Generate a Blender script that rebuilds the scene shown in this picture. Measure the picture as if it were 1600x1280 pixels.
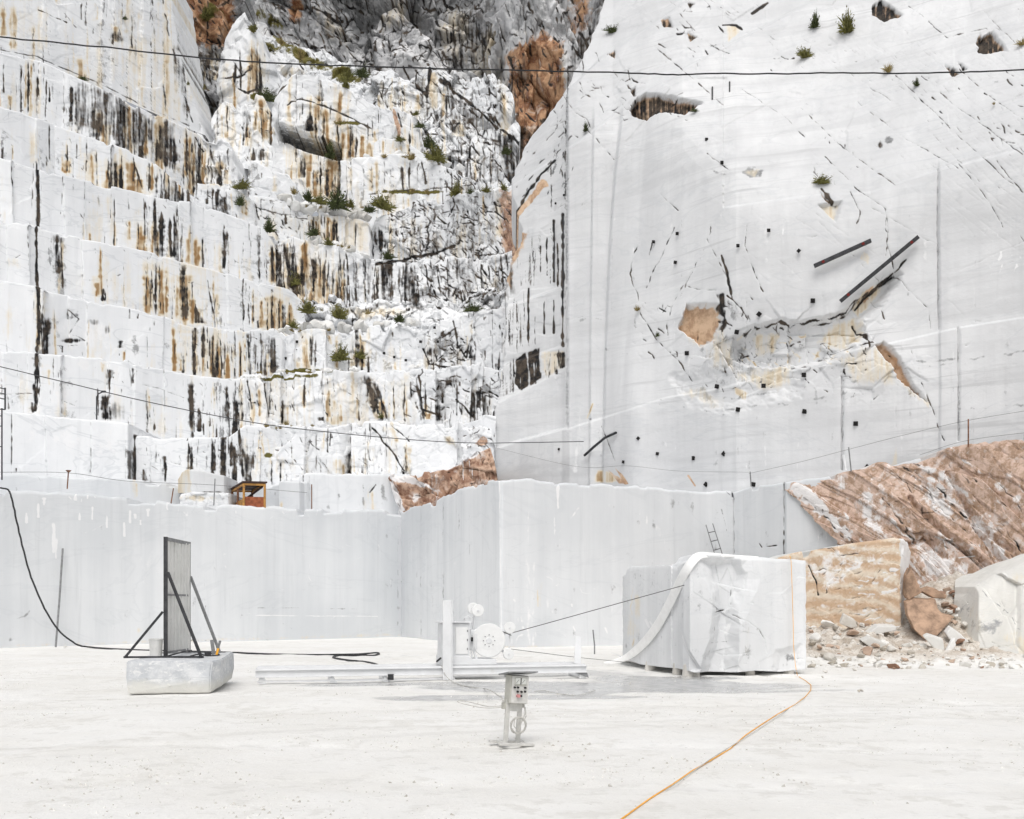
import bpy, bmesh, math, random
import numpy as np
from mathutils import Vector, Matrix
for o in list(bpy.data.objects): bpy.data.objects.remove(o)
SC = bpy.context.scene
COL = SC.collection
RAD = math.radians
# ------------------------------------------------------------------ camera, sky, sun, exposure
F, CX, HY, CH = 1600.0, 800.0, 945.0, 2.2       # focal length / centre / horizon in photo pixels, eye height (m)
cam = bpy.data.cameras.new('camera'); camo = bpy.data.objects.new('camera', cam); COL.objects.link(camo)
camo.location = (0, 0, CH); camo.rotation_euler = (RAD(90), 0, 0)
cam.sensor_width = 36; cam.lens = 36 * F / 1600; cam.shift_y = (HY - 640) / 1600; cam.clip_end = 3000; cam.clip_start = .1
SC.camera = camo
SUN_EL, SUN_AZ, SKY, SUN, EXPO = 56, 182, .135, 1.1, 0.03     # azimuth clockwise from +Y (behind the camera, to the right)
w = bpy.data.worlds.new('World'); SC.world = w; w.use_nodes = True
nt = w.node_tree; bg = nt.nodes['Background']
sky = nt.nodes.new('ShaderNodeTexSky'); sky.sky_type = 'NISHITA'; sky.sun_disc = False
sky.sun_elevation = RAD(SUN_EL); sky.sun_rotation = RAD(SUN_AZ); sky.air_density = 1.0; sky.dust_density = 4.0; sky.ozone_density = 1.0
hs = nt.nodes.new('ShaderNodeHueSaturation'); hs.inputs['Saturation'].default_value = .22      # overcast: the cloud takes the blue out
nt.links.new(sky.outputs[0], hs.inputs['Color']); nt.links.new(hs.outputs[0], bg.inputs[0]); bg.inputs[1].default_value = SKY
sl = bpy.data.lights.new('sun', 'SUN'); so = bpy.data.objects.new('sun', sl); COL.objects.link(so)
sl.energy = SUN; sl.angle = RAD(34); sl.color = (1, .965, .92)
so.rotation_euler = (RAD(90 - SUN_EL), 0, RAD(180 - SUN_AZ))
so.location = (30, -30, 60)
SC.view_settings.view_transform = 'Standard'; SC.view_settings.look = 'None'
SC.view_settings.exposure = EXPO; SC.view_settings.gamma = 1
SC.cycles.max_bounces = 6; SC.cycles.diffuse_bounces = 4; SC.cycles.glossy_bounces = 2
SC.cycles.use_denoising = True
# ------------------------------------------------------------------ projection helpers
def P(px, py, Y): return ((px - CX) / F * Y, Y, CH + (HY - py) / F * Y)
def V(px, py, Y): return Vector(P(px, py, Y))
def G(px, py, z=0.0):
    Y = (CH - z) * F / (py - HY); return Vector(((px - CX) / F * Y, Y, z))
def tag(o, label, cat=None, group=None, kind=None):
    if label: o['label'] = label
    if cat: o['category'] = cat
    if group: o['group'] = group
    if kind: o['kind'] = kind
    return o
# ------------------------------------------------------------------ noise
def h2(ix, iy, s):
    n = (ix.astype(np.int64) * 374761393 + iy.astype(np.int64) * 668265263 + s * 974126177) & 0xffffffff
    n = ((n ^ (n >> 13)) * 1274126177) & 0xffffffff
    n = ((n ^ (n >> 15)) * 668265263) & 0xffffffff
    return ((n ^ (n >> 16)) & 0xffff) / 65535.0
def vn(x, y, s=0):
    ix = np.floor(x); iy = np.floor(y); fx = x - ix; fy = y - iy
    fx = fx * fx * (3 - 2 * fx); fy = fy * fy * (3 - 2 * fy)
    a = h2(ix, iy, s); b = h2(ix + 1, iy, s); c = h2(ix, iy + 1, s); d = h2(ix + 1, iy + 1, s)
    return (a * (1 - fx) + b * fx) * (1 - fy) + (c * (1 - fx) + d * fx) * fy
def fbm(x, y, s=0, o=4):
    r = 0; a = .5; t = 0
    for i in range(o):
        r = r + a * vn(x, y, s + i * 17); t += a; a *= .5; x = x * 2.03 + 11.3; y = y * 2.03 + 5.7
    return r / t
def facets(x, y, s=0):
    """angular broken rock: every cell of a jittered grid is a tilted plane; returns height, edge distance"""
    ix = np.floor(x); iy = np.floor(y)
    b1 = np.full(x.shape, 9.); b2 = np.full(x.shape, 9.); hgt = np.zeros(x.shape)
    for dx in (-1, 0, 1):
        for dy in (-1, 0, 1):
            cx = ix + dx; cy = iy + dy
            qx = cx + h2(cx, cy, s); qy = cy + h2(cx, cy, s + 1)
            d = (x - qx) ** 2 + (y - qy) ** 2
            hh = h2(cx, cy, s + 2) - .5 + (h2(cx, cy, s + 3) - .5) * (x - qx) * 1.3 + (h2(cx, cy, s + 4) - .5) * (y - qy) * 1.3
            n = d < b1
            b2 = np.where(n, b1, np.minimum(b2, d)); hgt = np.where(n, hh, hgt); b1 = np.where(n, d, b1)
    return hgt, np.sqrt(b2) - np.sqrt(b1)
def sst(a, b, x):
    t = np.clip((x - a) / (b - a), 0, 1); return t * t * (3 - 2 * t)
# ------------------------------------------------------------------ stain and painted shade canvas of one wall (u along the wall, v up it, in pixel-sized cells)
CHN = {c: i for i, c in enumerate('korgwndc')}    # black, ochre, red-brown, grey, white, moss, depth, cracks
class Canvas:
    def __init__(s, x0, y0, x1, y1, seed):
        s.x0, s.y0 = int(x0) - 4, int(y0) - 4
        s.w, s.h = int(x1) - s.x0 + 6, int(y1) - s.y0 + 6
        s.a = np.zeros((8, s.h, s.w), np.float32); s.r = np.random.default_rng(seed); s.seed = seed
        s.yy, s.xx = np.mgrid[0:s.h, 0:s.w]; s.xx = s.xx + s.x0; s.yy = s.yy + s.y0
    def streak(s, x, y0, y1, w=3, a=1., ch='k', wand=1.5, slant=0., taper=None, _top=True):
        """a run of stain from y0 down to y1, width w px"""
        if y1 - y0 < 3: return
        if _top and ch in 'ko' and w >= 3.2:
            H = y1 - y0; x += s.r.normal() * 1.5; w *= math.exp(s.r.normal() * .4); y0 += H * s.r.uniform(-.15, .3); y1 += H * s.r.uniform(-.05, .14); H = y1 - y0
            if ch == 'k': s.streak(x, y0, y1 + H * .1, w * s.r.uniform(1.6, 2.6), .42 * a, 'g', wand, slant, taper, False)
            else: s.streak(x + s.r.normal() * w * .4, y0 - H * s.r.uniform(0, .5), y1 + H * .1, w * s.r.uniform(1.8, 3.4), .42 * a, 'o', wand, slant, taper, False)
            for _ in range(int(s.r.integers(1, 5))):
                q0 = y0 + H * s.r.uniform(-.15, .5); s.streak(x + s.r.normal() * w * 1.1, q0, q0 + H * s.r.uniform(.1, .7), s.r.uniform(.6, 1.4), a * s.r.uniform(.5, 1), 'k', wand, slant + s.r.normal() * .04, None, False)
            y0 = y0 + H * s.r.uniform(-.06, .12); w = w * s.r.uniform(.6, 1.2)
        if taper is None: taper = s.r.uniform(-.9, .7)
        y1 = y1 + (y1 - y0) * s.r.uniform(-.06, .06)
        i0, i1 = max(0, int(y0) - s.y0), min(s.h, int(y1) - s.y0)
        if i1 - i0 < 2: return
        y = np.arange(i0, i1) + s.y0; t = (y - y0) / max(1, (y1 - y0)); k = int(s.r.integers(9999))
        xc = x + slant * (y - y0) + wand * 2 * (fbm(y / 22., y * 0 + .5, k, 3) - .5)
        wd = np.maximum(.45, w * .5 * (.2 + .9 * vn(y / 11., y * 0 + 3.5, k + 5) + .7 * vn(y / 3.2, y * 0 + 8.5, k + 6)) * np.where(taper >= 0, 1 - taper * t, 1 + taper * (1 - t)))
        am = a * np.minimum(1, (1 - t) * 10.) * np.minimum(1, t * 6 + .25) * (.65 + .5 * vn(y / 6., y * 0 + 1.5, k + 8))
        j0, j1 = int(max(0, xc.min() - w - s.x0 - 3)), int(min(s.w, xc.max() + w - s.x0 + 4))
        if j1 <= j0: return
        d = np.abs(np.arange(j0, j1)[None] + s.x0 - xc[:, None]) / wd[:, None]
        v = am[:, None] * np.clip(1.5 - d, 0, 1)
        b = s.a[CHN[ch], i0:i1, j0:j1]; np.maximum(b, v, out=b)
    def rain(s, x0, x1, n, ytop, ybot, ch='k', w=(1, 3), L=(.3, 1.), a=(.5, 1.), slant=0., start=.25, wand=2):
        cl_ = s.r.uniform(x0, x1, max(2, int((x1 - x0) / 26)))
        for _ in range(n):
            x = s.r.uniform(x0, x1) if s.r.random() < .3 else s.r.choice(cl_) + s.r.normal() * min(7, (x1 - x0) / 8)
            yt = float(ytop(x)); yb = float(ybot(x)); H = yb - yt
            q = yt + H * (s.r.uniform(0, .06) if s.r.random() < .45 else s.r.uniform(0, max(start, .6))); l = H * s.r.uniform(*L)
            if s.r.random() < .5: q = yb + 3 - l; tp = s.r.uniform(-.95, -.2)
            else: tp = s.r.uniform(-.3, .8)
            s.streak(x, q, min(yb + 3, q + l), s.r.uniform(*w), s.r.uniform(*a), ch, wand, slant + s.r.normal() * .03, tp)
    def dots(s, xs, ys, w, a, ch):
        R = int(math.ceil(np.max(w))) + 1
        xi = np.floor(xs).astype(int); yi = np.floor(ys).astype(int)
        A = s.a[CHN[ch]]
        for dx in range(-R, R + 1):
            for dy in range(-R, R + 1):
                X = xi + dx; Y = yi + dy
                d = np.hypot(X + .5 - xs, Y + .5 - ys); v = (a * np.minimum(1, w / .7) * np.clip(1.3 - d / np.maximum(w, .55) * .8, 0, 1)).astype(np.float32)
                m = (X >= s.x0) & (X < s.x0 + s.w) & (Y >= s.y0) & (Y < s.y0 + s.h) & (v > 0)
                np.maximum.at(A, (Y[m] - s.y0, X[m] - s.x0), (v[m] if np.ndim(v) else v))
    def line(s, pts, w=1., a=1., ch='k', jit=2., broken=0.):
        P_ = np.array(pts, float); seg = np.hypot(*(np.diff(P_, axis=0).T)); L = np.r_[0, np.cumsum(seg)]
        n = max(3, int(L[-1] / .6)); t = np.linspace(0, L[-1], n)
        k = int(s.r.integers(9999))
        nx = (fbm(t / 14., t * 0, k, 4) - .5) * 2 * jit; ny = (fbm(t / 14., t * 0 + 9, k, 4) - .5) * 2 * jit
        x = np.interp(t, L, P_[:, 0]) + nx; y = np.interp(t, L, P_[:, 1]) + ny
        am = np.full(n, a) * (1 - broken * sst(.35, .6, vn(t / 9., t * 0 + 3, k + 3)))
        s.dots(x, y, w * (.35 + 1.15 * vn(t / 7., t * 0 + 6, k + 7)) if ch == 'k' else np.full(n, w), am, 'c' if ch == 'k' else ch)
    def cracks(s, x0, y0, x1, y1, n, L=(10, 40), ang=-35, spread=20, w=(.7, 1.4), a=(.4, 1), ch='k', jit=2.5, inside=None):
        for _ in range(n):
            x, y = s.r.uniform(x0, x1), s.r.uniform(y0, y1)
            if inside is not None and not inside(x, y): continue
            l = s.r.uniform(*L); g = RAD(ang + s.r.normal() * spread); m = max(2, int(l / 6)); pts = [(x, y)]
            for _k in range(m):
                x += l / m * math.cos(g); y -= l / m * math.sin(g); pts.append((x, y)); g += RAD(s.r.normal() * 24)
            s.line(pts, s.r.uniform(*w) * .85, s.r.uniform(*a), ch, jit * .6, .6)
            if l > 14 and s.r.random() < .4:
                q = pts[len(pts) // 2]; g += RAD(s.r.choice([-55, 55])); s.line([q, (q[0] + l * .35 * math.cos(g), q[1] - l * .35 * math.sin(g))], s.r.uniform(*w) * .6, s.r.uniform(*a), ch, jit * .6, .5)
    def poly(s, pts, a=1., ch='o', soft=3., rag=3., fs=9.):
        px_ = [p[0] for p in pts]; py_ = [p[1] for p in pts]; mg = int(rag * 2 + soft * 2 + 4)
        j0, j1 = max(0, int(min(px_)) - s.x0 - mg), min(s.w, int(max(px_)) - s.x0 + mg); i0, i1 = max(0, int(min(py_)) - s.y0 - mg), min(s.h, int(max(py_)) - s.y0 + mg)
        if j1 <= j0 or i1 <= i0: return
        x_, y_ = s.xx[i0:i1, j0:j1], s.yy[i0:i1, j0:j1]
        X = x_ + (fbm(x_ / fs, y_ / fs, s.seed + len(pts), 3) - .5) * 2 * rag
        Y = y_ + (fbm(x_ / fs + 40, y_ / fs, s.seed + 7, 3) - .5) * 2 * rag
        ins = np.zeros(X.shape, bool); dist = np.full(X.shape, 1e9)
        n = len(pts)
        for i in range(n):
            (ax, ay), (bx, by) = pts[i], pts[(i + 1) % n]
            if ay != by:
                c = ((ay > Y) != (by > Y)) & (X < (bx - ax) * (Y - ay) / (by - ay) + ax); ins ^= c
            ux, uy = bx - ax, by - ay; t = np.clip(((X - ax) * ux + (Y - ay) * uy) / max(1e-6, ux * ux + uy * uy), 0, 1)
            dist = np.minimum(dist, np.hypot(X - ax - t * ux, Y - ay - t * uy))
        v = a * np.clip(.5 + np.where(ins, dist, -dist) / (2 * soft), 0, 1)
        b = s.a[CHN[ch], i0:i1, j0:j1]; np.maximum(b, v, out=b)
    def ell(s, x, y, rx, ry, a=1., ch='g', rot=0, rag=.5):
        c, q = math.cos(RAD(rot)), math.sin(RAD(rot)); R = int(max(rx, ry) * (1.5 + rag)) + 2
        j0, j1 = max(0, int(x) - s.x0 - R), min(s.w, int(x) - s.x0 + R); i0, i1 = max(0, int(y) - s.y0 - R), min(s.h, int(y) - s.y0 + R)
        if j1 <= j0 or i1 <= i0: return
        x_, y_ = s.xx[i0:i1, j0:j1], s.yy[i0:i1, j0:j1]
        X = (x_ - x) * c + (y_ - y) * q; Y = -(x_ - x) * q + (y_ - y) * c
        d = np.hypot(X / rx, Y / ry) + (fbm(x_ / 12., y_ / 12., s.seed + int(x), 3) - .5) * 2 * rag
        b = s.a[CHN[ch], i0:i1, j0:j1]; np.maximum(b, a * np.clip(1.4 - d, 0, 1), out=b)
    def settle(s):
        """runs break up into fine vertical threads; cracks stay whole"""
        f = .55 * vn(s.xx / 1.5, s.yy / 26., 5) + .45 * fbm(s.xx / 3.1, s.yy / 34., 15, 3)
        g = fbm(s.xx / 4., s.yy / 5., 25, 3)
        s.a[0] *= np.clip(.15 + 1.35 * f + .5 * (g - .5), 0, 1.1); f2 = .5 * vn(s.xx / 2.2 + 9, s.yy / 40., 35) + .5 * fbm(s.xx / 5., s.yy / 60., 45, 3)
        s.a[1] *= np.clip(.25 + 1.3 * f2, 0, 1.15)
        s.a[0] = np.maximum(s.a[0], s.a[7])
    def sample(s, px, py):
        j = np.clip(px - s.x0, 0, s.w - 2); i = np.clip(py - s.y0, 0, s.h - 2)
        j0 = j.astype(int); i0 = i.astype(int); fj = (j - j0)[None]; fi = (i - i0)[None]; A = s.a
        return (A[:, i0, j0] * (1 - fj) + A[:, i0, j0 + 1] * fj) * (1 - fi) + (A[:, i0 + 1, j0] * (1 - fj) + A[:, i0 + 1, j0 + 1] * fj) * fi
# ------------------------------------------------------------------ meshes
def grid_obj(name, X, Y, Z, mat, chans=None, smooth=True, flip=False):
    R, C = X.shape; n = R * C
    co = np.stack([X, Y, Z], -1).reshape(-1).astype(np.float32)
    i = np.arange(R - 1)[:, None] * C + np.arange(C - 1)[None]
    q = np.stack([i, i + C, i + C + 1, i + 1], -1).reshape(-1)
    if flip: q = q.reshape(-1, 4)[:, ::-1].reshape(-1)
    nf = (R - 1) * (C - 1)
    me = bpy.data.meshes.new(name)
    me.vertices.add(n); me.vertices.foreach_set('co', co)
    me.loops.add(nf * 4); me.loops.foreach_set('vertex_index', q.astype(np.int32))
    me.polygons.add(nf); me.polygons.foreach_set('loop_start', np.arange(0, nf * 4, 4, dtype=np.int32))
    me.update(calc_edges=True)
    if smooth: me.polygons.foreach_set('use_smooth', np.ones(nf, bool))
    if chans is not None:
        chans = np.asarray(chans)
        for nm, (a, b, c) in (('mask_a', (0, 1, 2)), ('mask_b', (3, 4, 5))):
            at = me.attributes.new(nm, 'FLOAT_COLOR', 'POINT')
            v = np.ones((n, 4), np.float32)
            for k, ch in enumerate((a, b, c)): v[:, k] = np.clip(chans[ch].reshape(-1), 0, 1.5)
            at.data.foreach_set('color', v.reshape(-1))
    me.materials.append(mat)
    o = bpy.data.objects.new(name, me); COL.objects.link(o); return o
class MB:
    """collects boxes, bars, tubes, discs into one mesh"""
    def __init__(s): s.v = []; s.f = []
    def quadset(s, vs, fs): b = len(s.v); s.v += [tuple(v) for v in vs]; s.f += [tuple(b + i for i in f) for f in fs]; return s
    def box(s, c, sz, M=None):
        c = Vector(c); vs = []
        for x in (-.5, .5):
            for y in (-.5, .5):
                for z in (-.5, .5):
                    p = Vector((x * sz[0], y * sz[1], z * sz[2])); vs.append(c + (M @ p if M else p))
        return s.quadset(vs, [(0, 1, 3, 2), (4, 6, 7, 5), (0, 4, 5, 1), (2, 3, 7, 6), (0, 2, 6, 4), (1, 5, 7, 3)])
    def bar(s, a, b, w, h=None, up=(0, 0, 1)):
        a, b = Vector(a), Vector(b); d = (b - a); L = d.length; d.normalize(); u = Vector(up)
        if abs(d.dot(u)) > .95: u = Vector((0, 1, 0))
        x = d.cross(u).normalized(); z = x.cross(d).normalized()
        return s.box((a + b) / 2, (w, L, h or w), Matrix((x, d, z)).transposed())
    def cyl(s, a, b, r, r2=None, n=16):
        a, b = Vector(a), Vector(b); d = (b - a).normalized(); u = Vector((0, 0, 1)) if abs(d.z) < .9 else Vector((1, 0, 0))
        x = d.cross(u).normalized(); y = d.cross(x); r2 = r if r2 is None else r2
        vs = []
        for k in range(n):
            t = 2 * math.pi * k / n; e = x * math.cos(t) + y * math.sin(t); vs += [a + e * r, b + e * r2]
        fs = [(2 * k, 2 * k + 1, (2 * k + 3) % (2 * n), (2 * k + 2) % (2 * n)) for k in range(n)]
        fs += [tuple(range(0, 2 * n, 2)), tuple(range(2 * n - 1, 0, -2))]
        return s.quadset(vs, fs)
    def tube(s, pts, r, n=6):
        pts = [Vector(p) for p in pts]; vs = []; m = len(pts)
        for i, p in enumerate(pts):
            d = (pts[min(i + 1, m - 1)] - pts[max(i - 1, 0)]).normalized(); u = Vector((0, 0, 1)) if abs(d.z) < .9 else Vector((1, 0, 0))
            x = d.cross(u).normalized(); y = d.cross(x)
            for k in range(n):
                t = 2 * math.pi * k / n; vs.append(p + (x * math.cos(t) + y * math.sin(t)) * r)
        fs = [(i * n + k, i * n + (k + 1) % n, (i + 1) * n + (k + 1) % n, (i + 1) * n + k) for i in range(m - 1) for k in range(n)]
        fs += [tuple(range(n - 1, -1, -1)), tuple(range((m - 1) * n, m * n))]
        return s.quadset(vs, fs)
    def prism(s, pts, d):
        """polygon (3-D points) extruded by vector d"""
        n = len(pts); d = Vector(d); vs = [Vector(p) for p in pts] + [Vector(p) + d for p in pts]
        return s.quadset(vs, [tuple(range(n)), tuple(range(2 * n - 1, n - 1, -1))] + [(k, k + n, (k + 1) % n + n, (k + 1) % n) for k in range(n)])
    def build(s, name, mat, parent=None, smooth=False, bevel=0):
        me = bpy.data.meshes.new(name); me.from_pydata([tuple(v) for v in s.v], [], s.f); me.materials.append(mat)
        bm = bmesh.new(); bm.from_mesh(me); bmesh.ops.recalc_face_normals(bm, faces=bm.faces); bm.to_mesh(me); bm.free()
        if smooth: me.polygons.foreach_set('use_smooth', np.ones(len(me.polygons), bool)); me.set_sharp_from_angle(angle=RAD(40))
        o = bpy.data.objects.new(name, me); COL.objects.link(o)
        if bevel:
            b = o.modifiers.new('bevel', 'BEVEL'); b.width = bevel; b.segments = 2; b.limit_method = 'ANGLE'
        if parent is not None:
            o.parent = parent; o.matrix_parent_inverse = parent.matrix_basis.inverted()
        return o
def empty(name, loc, rz=0):
    o = bpy.data.objects.new(name, None); o.location = loc; o.rotation_euler = (0, 0, rz); o.empty_display_size = .3; COL.objects.link(o); return o
# ------------------------------------------------------------------ materials
class NT:
    def __init__(s, name):
        s.m = bpy.data.materials.new(name); s.m.use_nodes = True; s.t = s.m.node_tree; s.b = s.t.nodes['Principled BSDF']; s.b.inputs['Specular IOR Level'].default_value = .25
    def n(s, typ, **kw):
        o = s.t.nodes.new('ShaderNode' + typ)
        for k, v in kw.items(): setattr(o, k, v)
        return o
    def lk(s, a, b): s.t.links.new(a, b)
    def val(s, x, inp):
        if isinstance(x, (int, float)): inp.default_value = x
        elif isinstance(x, tuple): inp.default_value = x if len(x) == len(inp.default_value) else (*x, 1)
        else: s.lk(x, inp)
    def math(s, op, a, b=0., c=None, clamp=False):
        o = s.n('Math', operation=op, use_clamp=clamp); s.val(a, o.inputs[0]); s.val(b, o.inputs[1])
        if c is not None: s.val(c, o.inputs[2])
        return o.outputs[0]
    def mix(s, f, a, b):
        o = s.n('Mix', data_type='RGBA'); s.val(f, o.inputs[0]); s.val(a, o.inputs[6]); s.val(b, o.inputs[7]); return o.outputs[2]
    def mr(s, x, a, b, c=0., d=1., smooth=True):
        o = s.n('MapRange', interpolation_type='SMOOTHSTEP' if smooth else 'LINEAR'); s.val(x, o.inputs[0])
        for k, v in zip((1, 2, 3, 4), (a, b, c, d)): s.val(v, o.inputs[k])
        return o.outputs[0]
    def coord(s, scale=(1, 1, 1), rot=(0, 0, 0)):
        if not hasattr(s, 'tc'): s.tc = s.n('TexCoord')
        mp = s.n('Mapping'); mp.inputs['Scale'].default_value = scale; mp.inputs['Rotation'].default_value = rot
        s.lk(s.tc.outputs['Object'], mp.inputs[0]); return mp.outputs[0]
    def noise(s, scale=1., detail=6, rough=.6, vec=None, dist=0.):
        o = s.n('TexNoise'); o.inputs['Scale'].default_value = scale; o.inputs['Detail'].default_value = detail
        o.inputs['Roughness'].default_value = rough; o.inputs['Distortion'].default_value = dist
        s.lk(vec or s.coord(), o.inputs['Vector']); return o.outputs[0]
    def bump(s, h, strength=.3, dist=.05):
        o = s.n('Bump'); o.inputs['Strength'].default_value = strength; o.inputs['Distance'].default_value = dist
        s.lk(h, o.inputs['Height']); s.lk(o.outputs[0], s.b.inputs['Normal'])
def plain(name, col, rough=.6, metal=0., var=.25, scale=6., dust=None, dustamt=.5, bump=0.):
    t = NT(name); n = t.noise(scale, 6, .65)
    c = t.mix(t.mr(n, .3, .7), tuple(x * (1 - var) for x in col), tuple(min(1, x * (1 + var)) for x in col))
    if dust:
        c = t.mix(t.mr(t.noise(scale * .7, 8, .7), 1 - dustamt - .12, 1 - dustamt + .12), c, dust)
    t.lk(c, t.b.inputs['Base Color']); t.b.inputs['Roughness'].default_value = rough; t.b.inputs['Metallic'].default_value = metal
    if bump: t.bump(n, bump, .02)
    return t.m
def rock(name, white=(.85, .86, .87), shade=(.735, .748, .765), bump=.35, st=1., vein=.25, rcs=((.27, .15, .10), (.60, .42, .31), (.66, .59, .55)), band=0, lam=0):
    """quarried marble: white body, faint vertical runs and veins, stains driven by the wall's own stain marks"""
    t = NT(name)
    at = t.n('Attribute', attribute_name='mask_a'); bt = t.n('Attribute', attribute_name='mask_b')
    sa = t.n('SeparateColor'); t.lk(at.outputs[0], sa.inputs[0]); sb = t.n('SeparateColor'); t.lk(bt.outputs[0], sb.inputs[0])
    k, o, r = sa.outputs; g, wh, gn = sb.outputs
    vs = t.noise(1., 7, .62, t.coord((2.6 * st, 2.6 * st, .16 * st)))             # vertical runs
    iso = t.noise(1.1 * st, 10, .68)
    big = t.noise(.11 * st, 5, .55)
    fine = t.noise(7 * st, 6, .7)
    vr = t.noise(1., 5, .6, t.coord((.9 * st, .9 * st, .05 * st)))
    c = t.mix(t.mr(t.math('ADD', t.math('MULTIPLY', big, .65), t.math('MULTIPLY', vr, .35)), .36, .66), shade, white)
    c = t.mix(t.math('MULTIPLY', t.mr(vs, .52, .75), .35), c, tuple(x * .86 for x in shade))
    # soft grey veins
    wv = t.noise(1., 4, .6, t.coord((.10 * st, .10 * st, .30 * st), (0, RAD(14), 0)), 1.4)
    vm = t.mr(t.math('ABSOLUTE', t.math('SUBTRACT', wv, .5)), .0, .022, 1., 0.)
    c = t.mix(t.math('MULTIPLY', vm, vein), c, (.40, .43, .46))
    c = t.mix(t.math('MULTIPLY', t.mr(fine, .62, .72), .25), c, (.45, .45, .44))
    if lam:      # fine lamination of the marble, plunging to the right
        l1 = t.noise(1., 6, .6, t.coord((.10, .10, 2.6), (0, RAD(lam), 0)), .3); l2 = t.noise(1., 5, .6, t.coord((.05, .05, .7), (0, RAD(lam), 0)), .3); sw = t.noise(1., 4, .55, t.coord((.06, .06, 5.5), (0, RAD(-24), 0)), .4)
        c = t.mix(t.math('MULTIPLY', t.mr(l2, .46, .64), .5), c, tuple(x * .88 for x in shade)); c = t.mix(t.math('MULTIPLY', t.mr(l1, .57, .66), t.math('MULTIPLY', t.mr(big, .35, .6), .5)), c, (.46, .465, .47)); c = t.mix(t.math('MULTIPLY', t.mr(sw, .55, .72), .22), c, tuple(x * .85 for x in shade))
        bl = t.n('TexVoronoi', feature='F1'); bl.inputs['Scale'].default_value = 1.; t.lk(t.coord((.16, .16, .09), (0, RAD(-14), 0)), bl.inputs['Vector']); bs = t.n('SeparateColor'); t.lk(bl.outputs['Color'], bs.inputs[0])
        c = t.mix(t.math('MULTIPLY', bs.outputs[0], .16), c, tuple(x * .8 for x in shade))
    ns = t.math('SUBTRACT', t.math('ADD', t.math('MULTIPLY', vs, .6), t.math('MULTIPLY', iso, .4)), .5)
    ni = t.math('SUBTRACT', t.math('ADD', t.math('MULTIPLY', vs, .2), t.math('MULTIPLY', iso, .8)), .5)
    def thr(m, nz, amp, lo, hi):
        return t.math('MULTIPLY', t.mr(t.math('ADD', m, t.math('MULTIPLY', nz, amp)), lo, hi), t.mr(m, .02, .14))
    # white scuffs
    # weathered grey crust, plus the painted shade of the slot
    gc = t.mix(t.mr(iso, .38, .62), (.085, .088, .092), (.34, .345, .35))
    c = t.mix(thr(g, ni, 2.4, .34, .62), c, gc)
    # iron ochre and red-brown rock
    oc = t.mix(t.mr(t.math('ADD', o, t.math('MULTIPLY', ns, 1.2)), .4, 1.05), (.76, .655, .47), (.30, .175, .075))
    c = t.mix(thr(o, ns, 1.1, .12, .8), c, oc)
    rc = t.mix(t.mr(t.math('ADD', iso, t.math('MULTIPLY', ns, .6)), .34, .62), rcs[0], rcs[1])
    rc = t.mix(t.mr(t.noise(.55 * st, 8, .7, t.coord((1, 1, 1), (0, RAD(35), 0)), .6), .53, .66), rc, rcs[2])
    if band:
        wv2 = t.n('TexWave', wave_type='BANDS', bands_direction='Z'); t.lk(t.coord((1, 1, 1), (0, RAD(-9), 0)), wv2.inputs['Vector'])
        for k_, v_ in (('Scale', .55), ('Distortion', 9.), ('Detail', 5.), ('Detail Scale', .8), ('Detail Roughness', .6)): wv2.inputs[k_].default_value = v_
        rc = t.mix(t.math('MULTIPLY', t.mr(wv2.outputs['Fac'], .45, .95), .75), rc, (.55, .38, .25)); rc = t.mix(t.math('MULTIPLY', t.mr(wv2.outputs['Fac'], .30, .02), .5), rc, (.76, .70, .60))
    c = t.mix(thr(r, ni, 1.2, .3, .55), c, rc)
    c = t.mix(t.math('MULTIPLY', thr(wh, ni, 1.6, .35, .65), .85), c, (.84, .84, .845))
    # moss / dry grass film
    c = t.mix(thr(gn, ni, 1.8, .35, .6), c, (.13, .115, .03))
    # black runs and cracks, plus painted shade of the pits and lip
    kc = t.mix(t.mr(iso, .42, .62), (.012, .012, .013), (.085, .066, .05))
    c = t.mix(thr(k, ns, .95, .20, .72), c, kc)
    t.lk(c, t.b.inputs['Base Color']); t.b.inputs['Roughness'].default_value = .75
    t.bump(t.math('ADD', iso, t.math('MULTIPLY', fine, .35)), bump, .12 / st)
    return t.m
M = {}
M['rock'] = rock('quarried_marble')
M['sawn'] = rock('sawn_marble', (.752, .766, .78), (.625, .645, .665), .12, 1., .10)
M['block'] = rock('block_marble', (.79, .80, .81), (.66, .67, .68), .16, 2.2, .10)
M['ochre'] = rock('ochre_banded_marble', (.74, .74, .72), (.60, .60, .58), .25, 2.4, .15, ((.56, .41, .28), (.72, .59, .46), (.76, .68, .57)), 1)
M['crag'] = rock('weathered_crag', (.70, .70, .70), (.40, .40, .41), .8, .7, .3, ((.20, .085, .04), (.50, .30, .175), (.58, .46, .37)))
M['cream'] = rock('cream_boulder_marble', (.78, .77, .735), (.64, .63, .59), .3, 1.6, .10)
M['stone'] = rock('broken_stone', (.74, .72, .68), (.52, .50, .46), .5, 3., .1)
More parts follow.
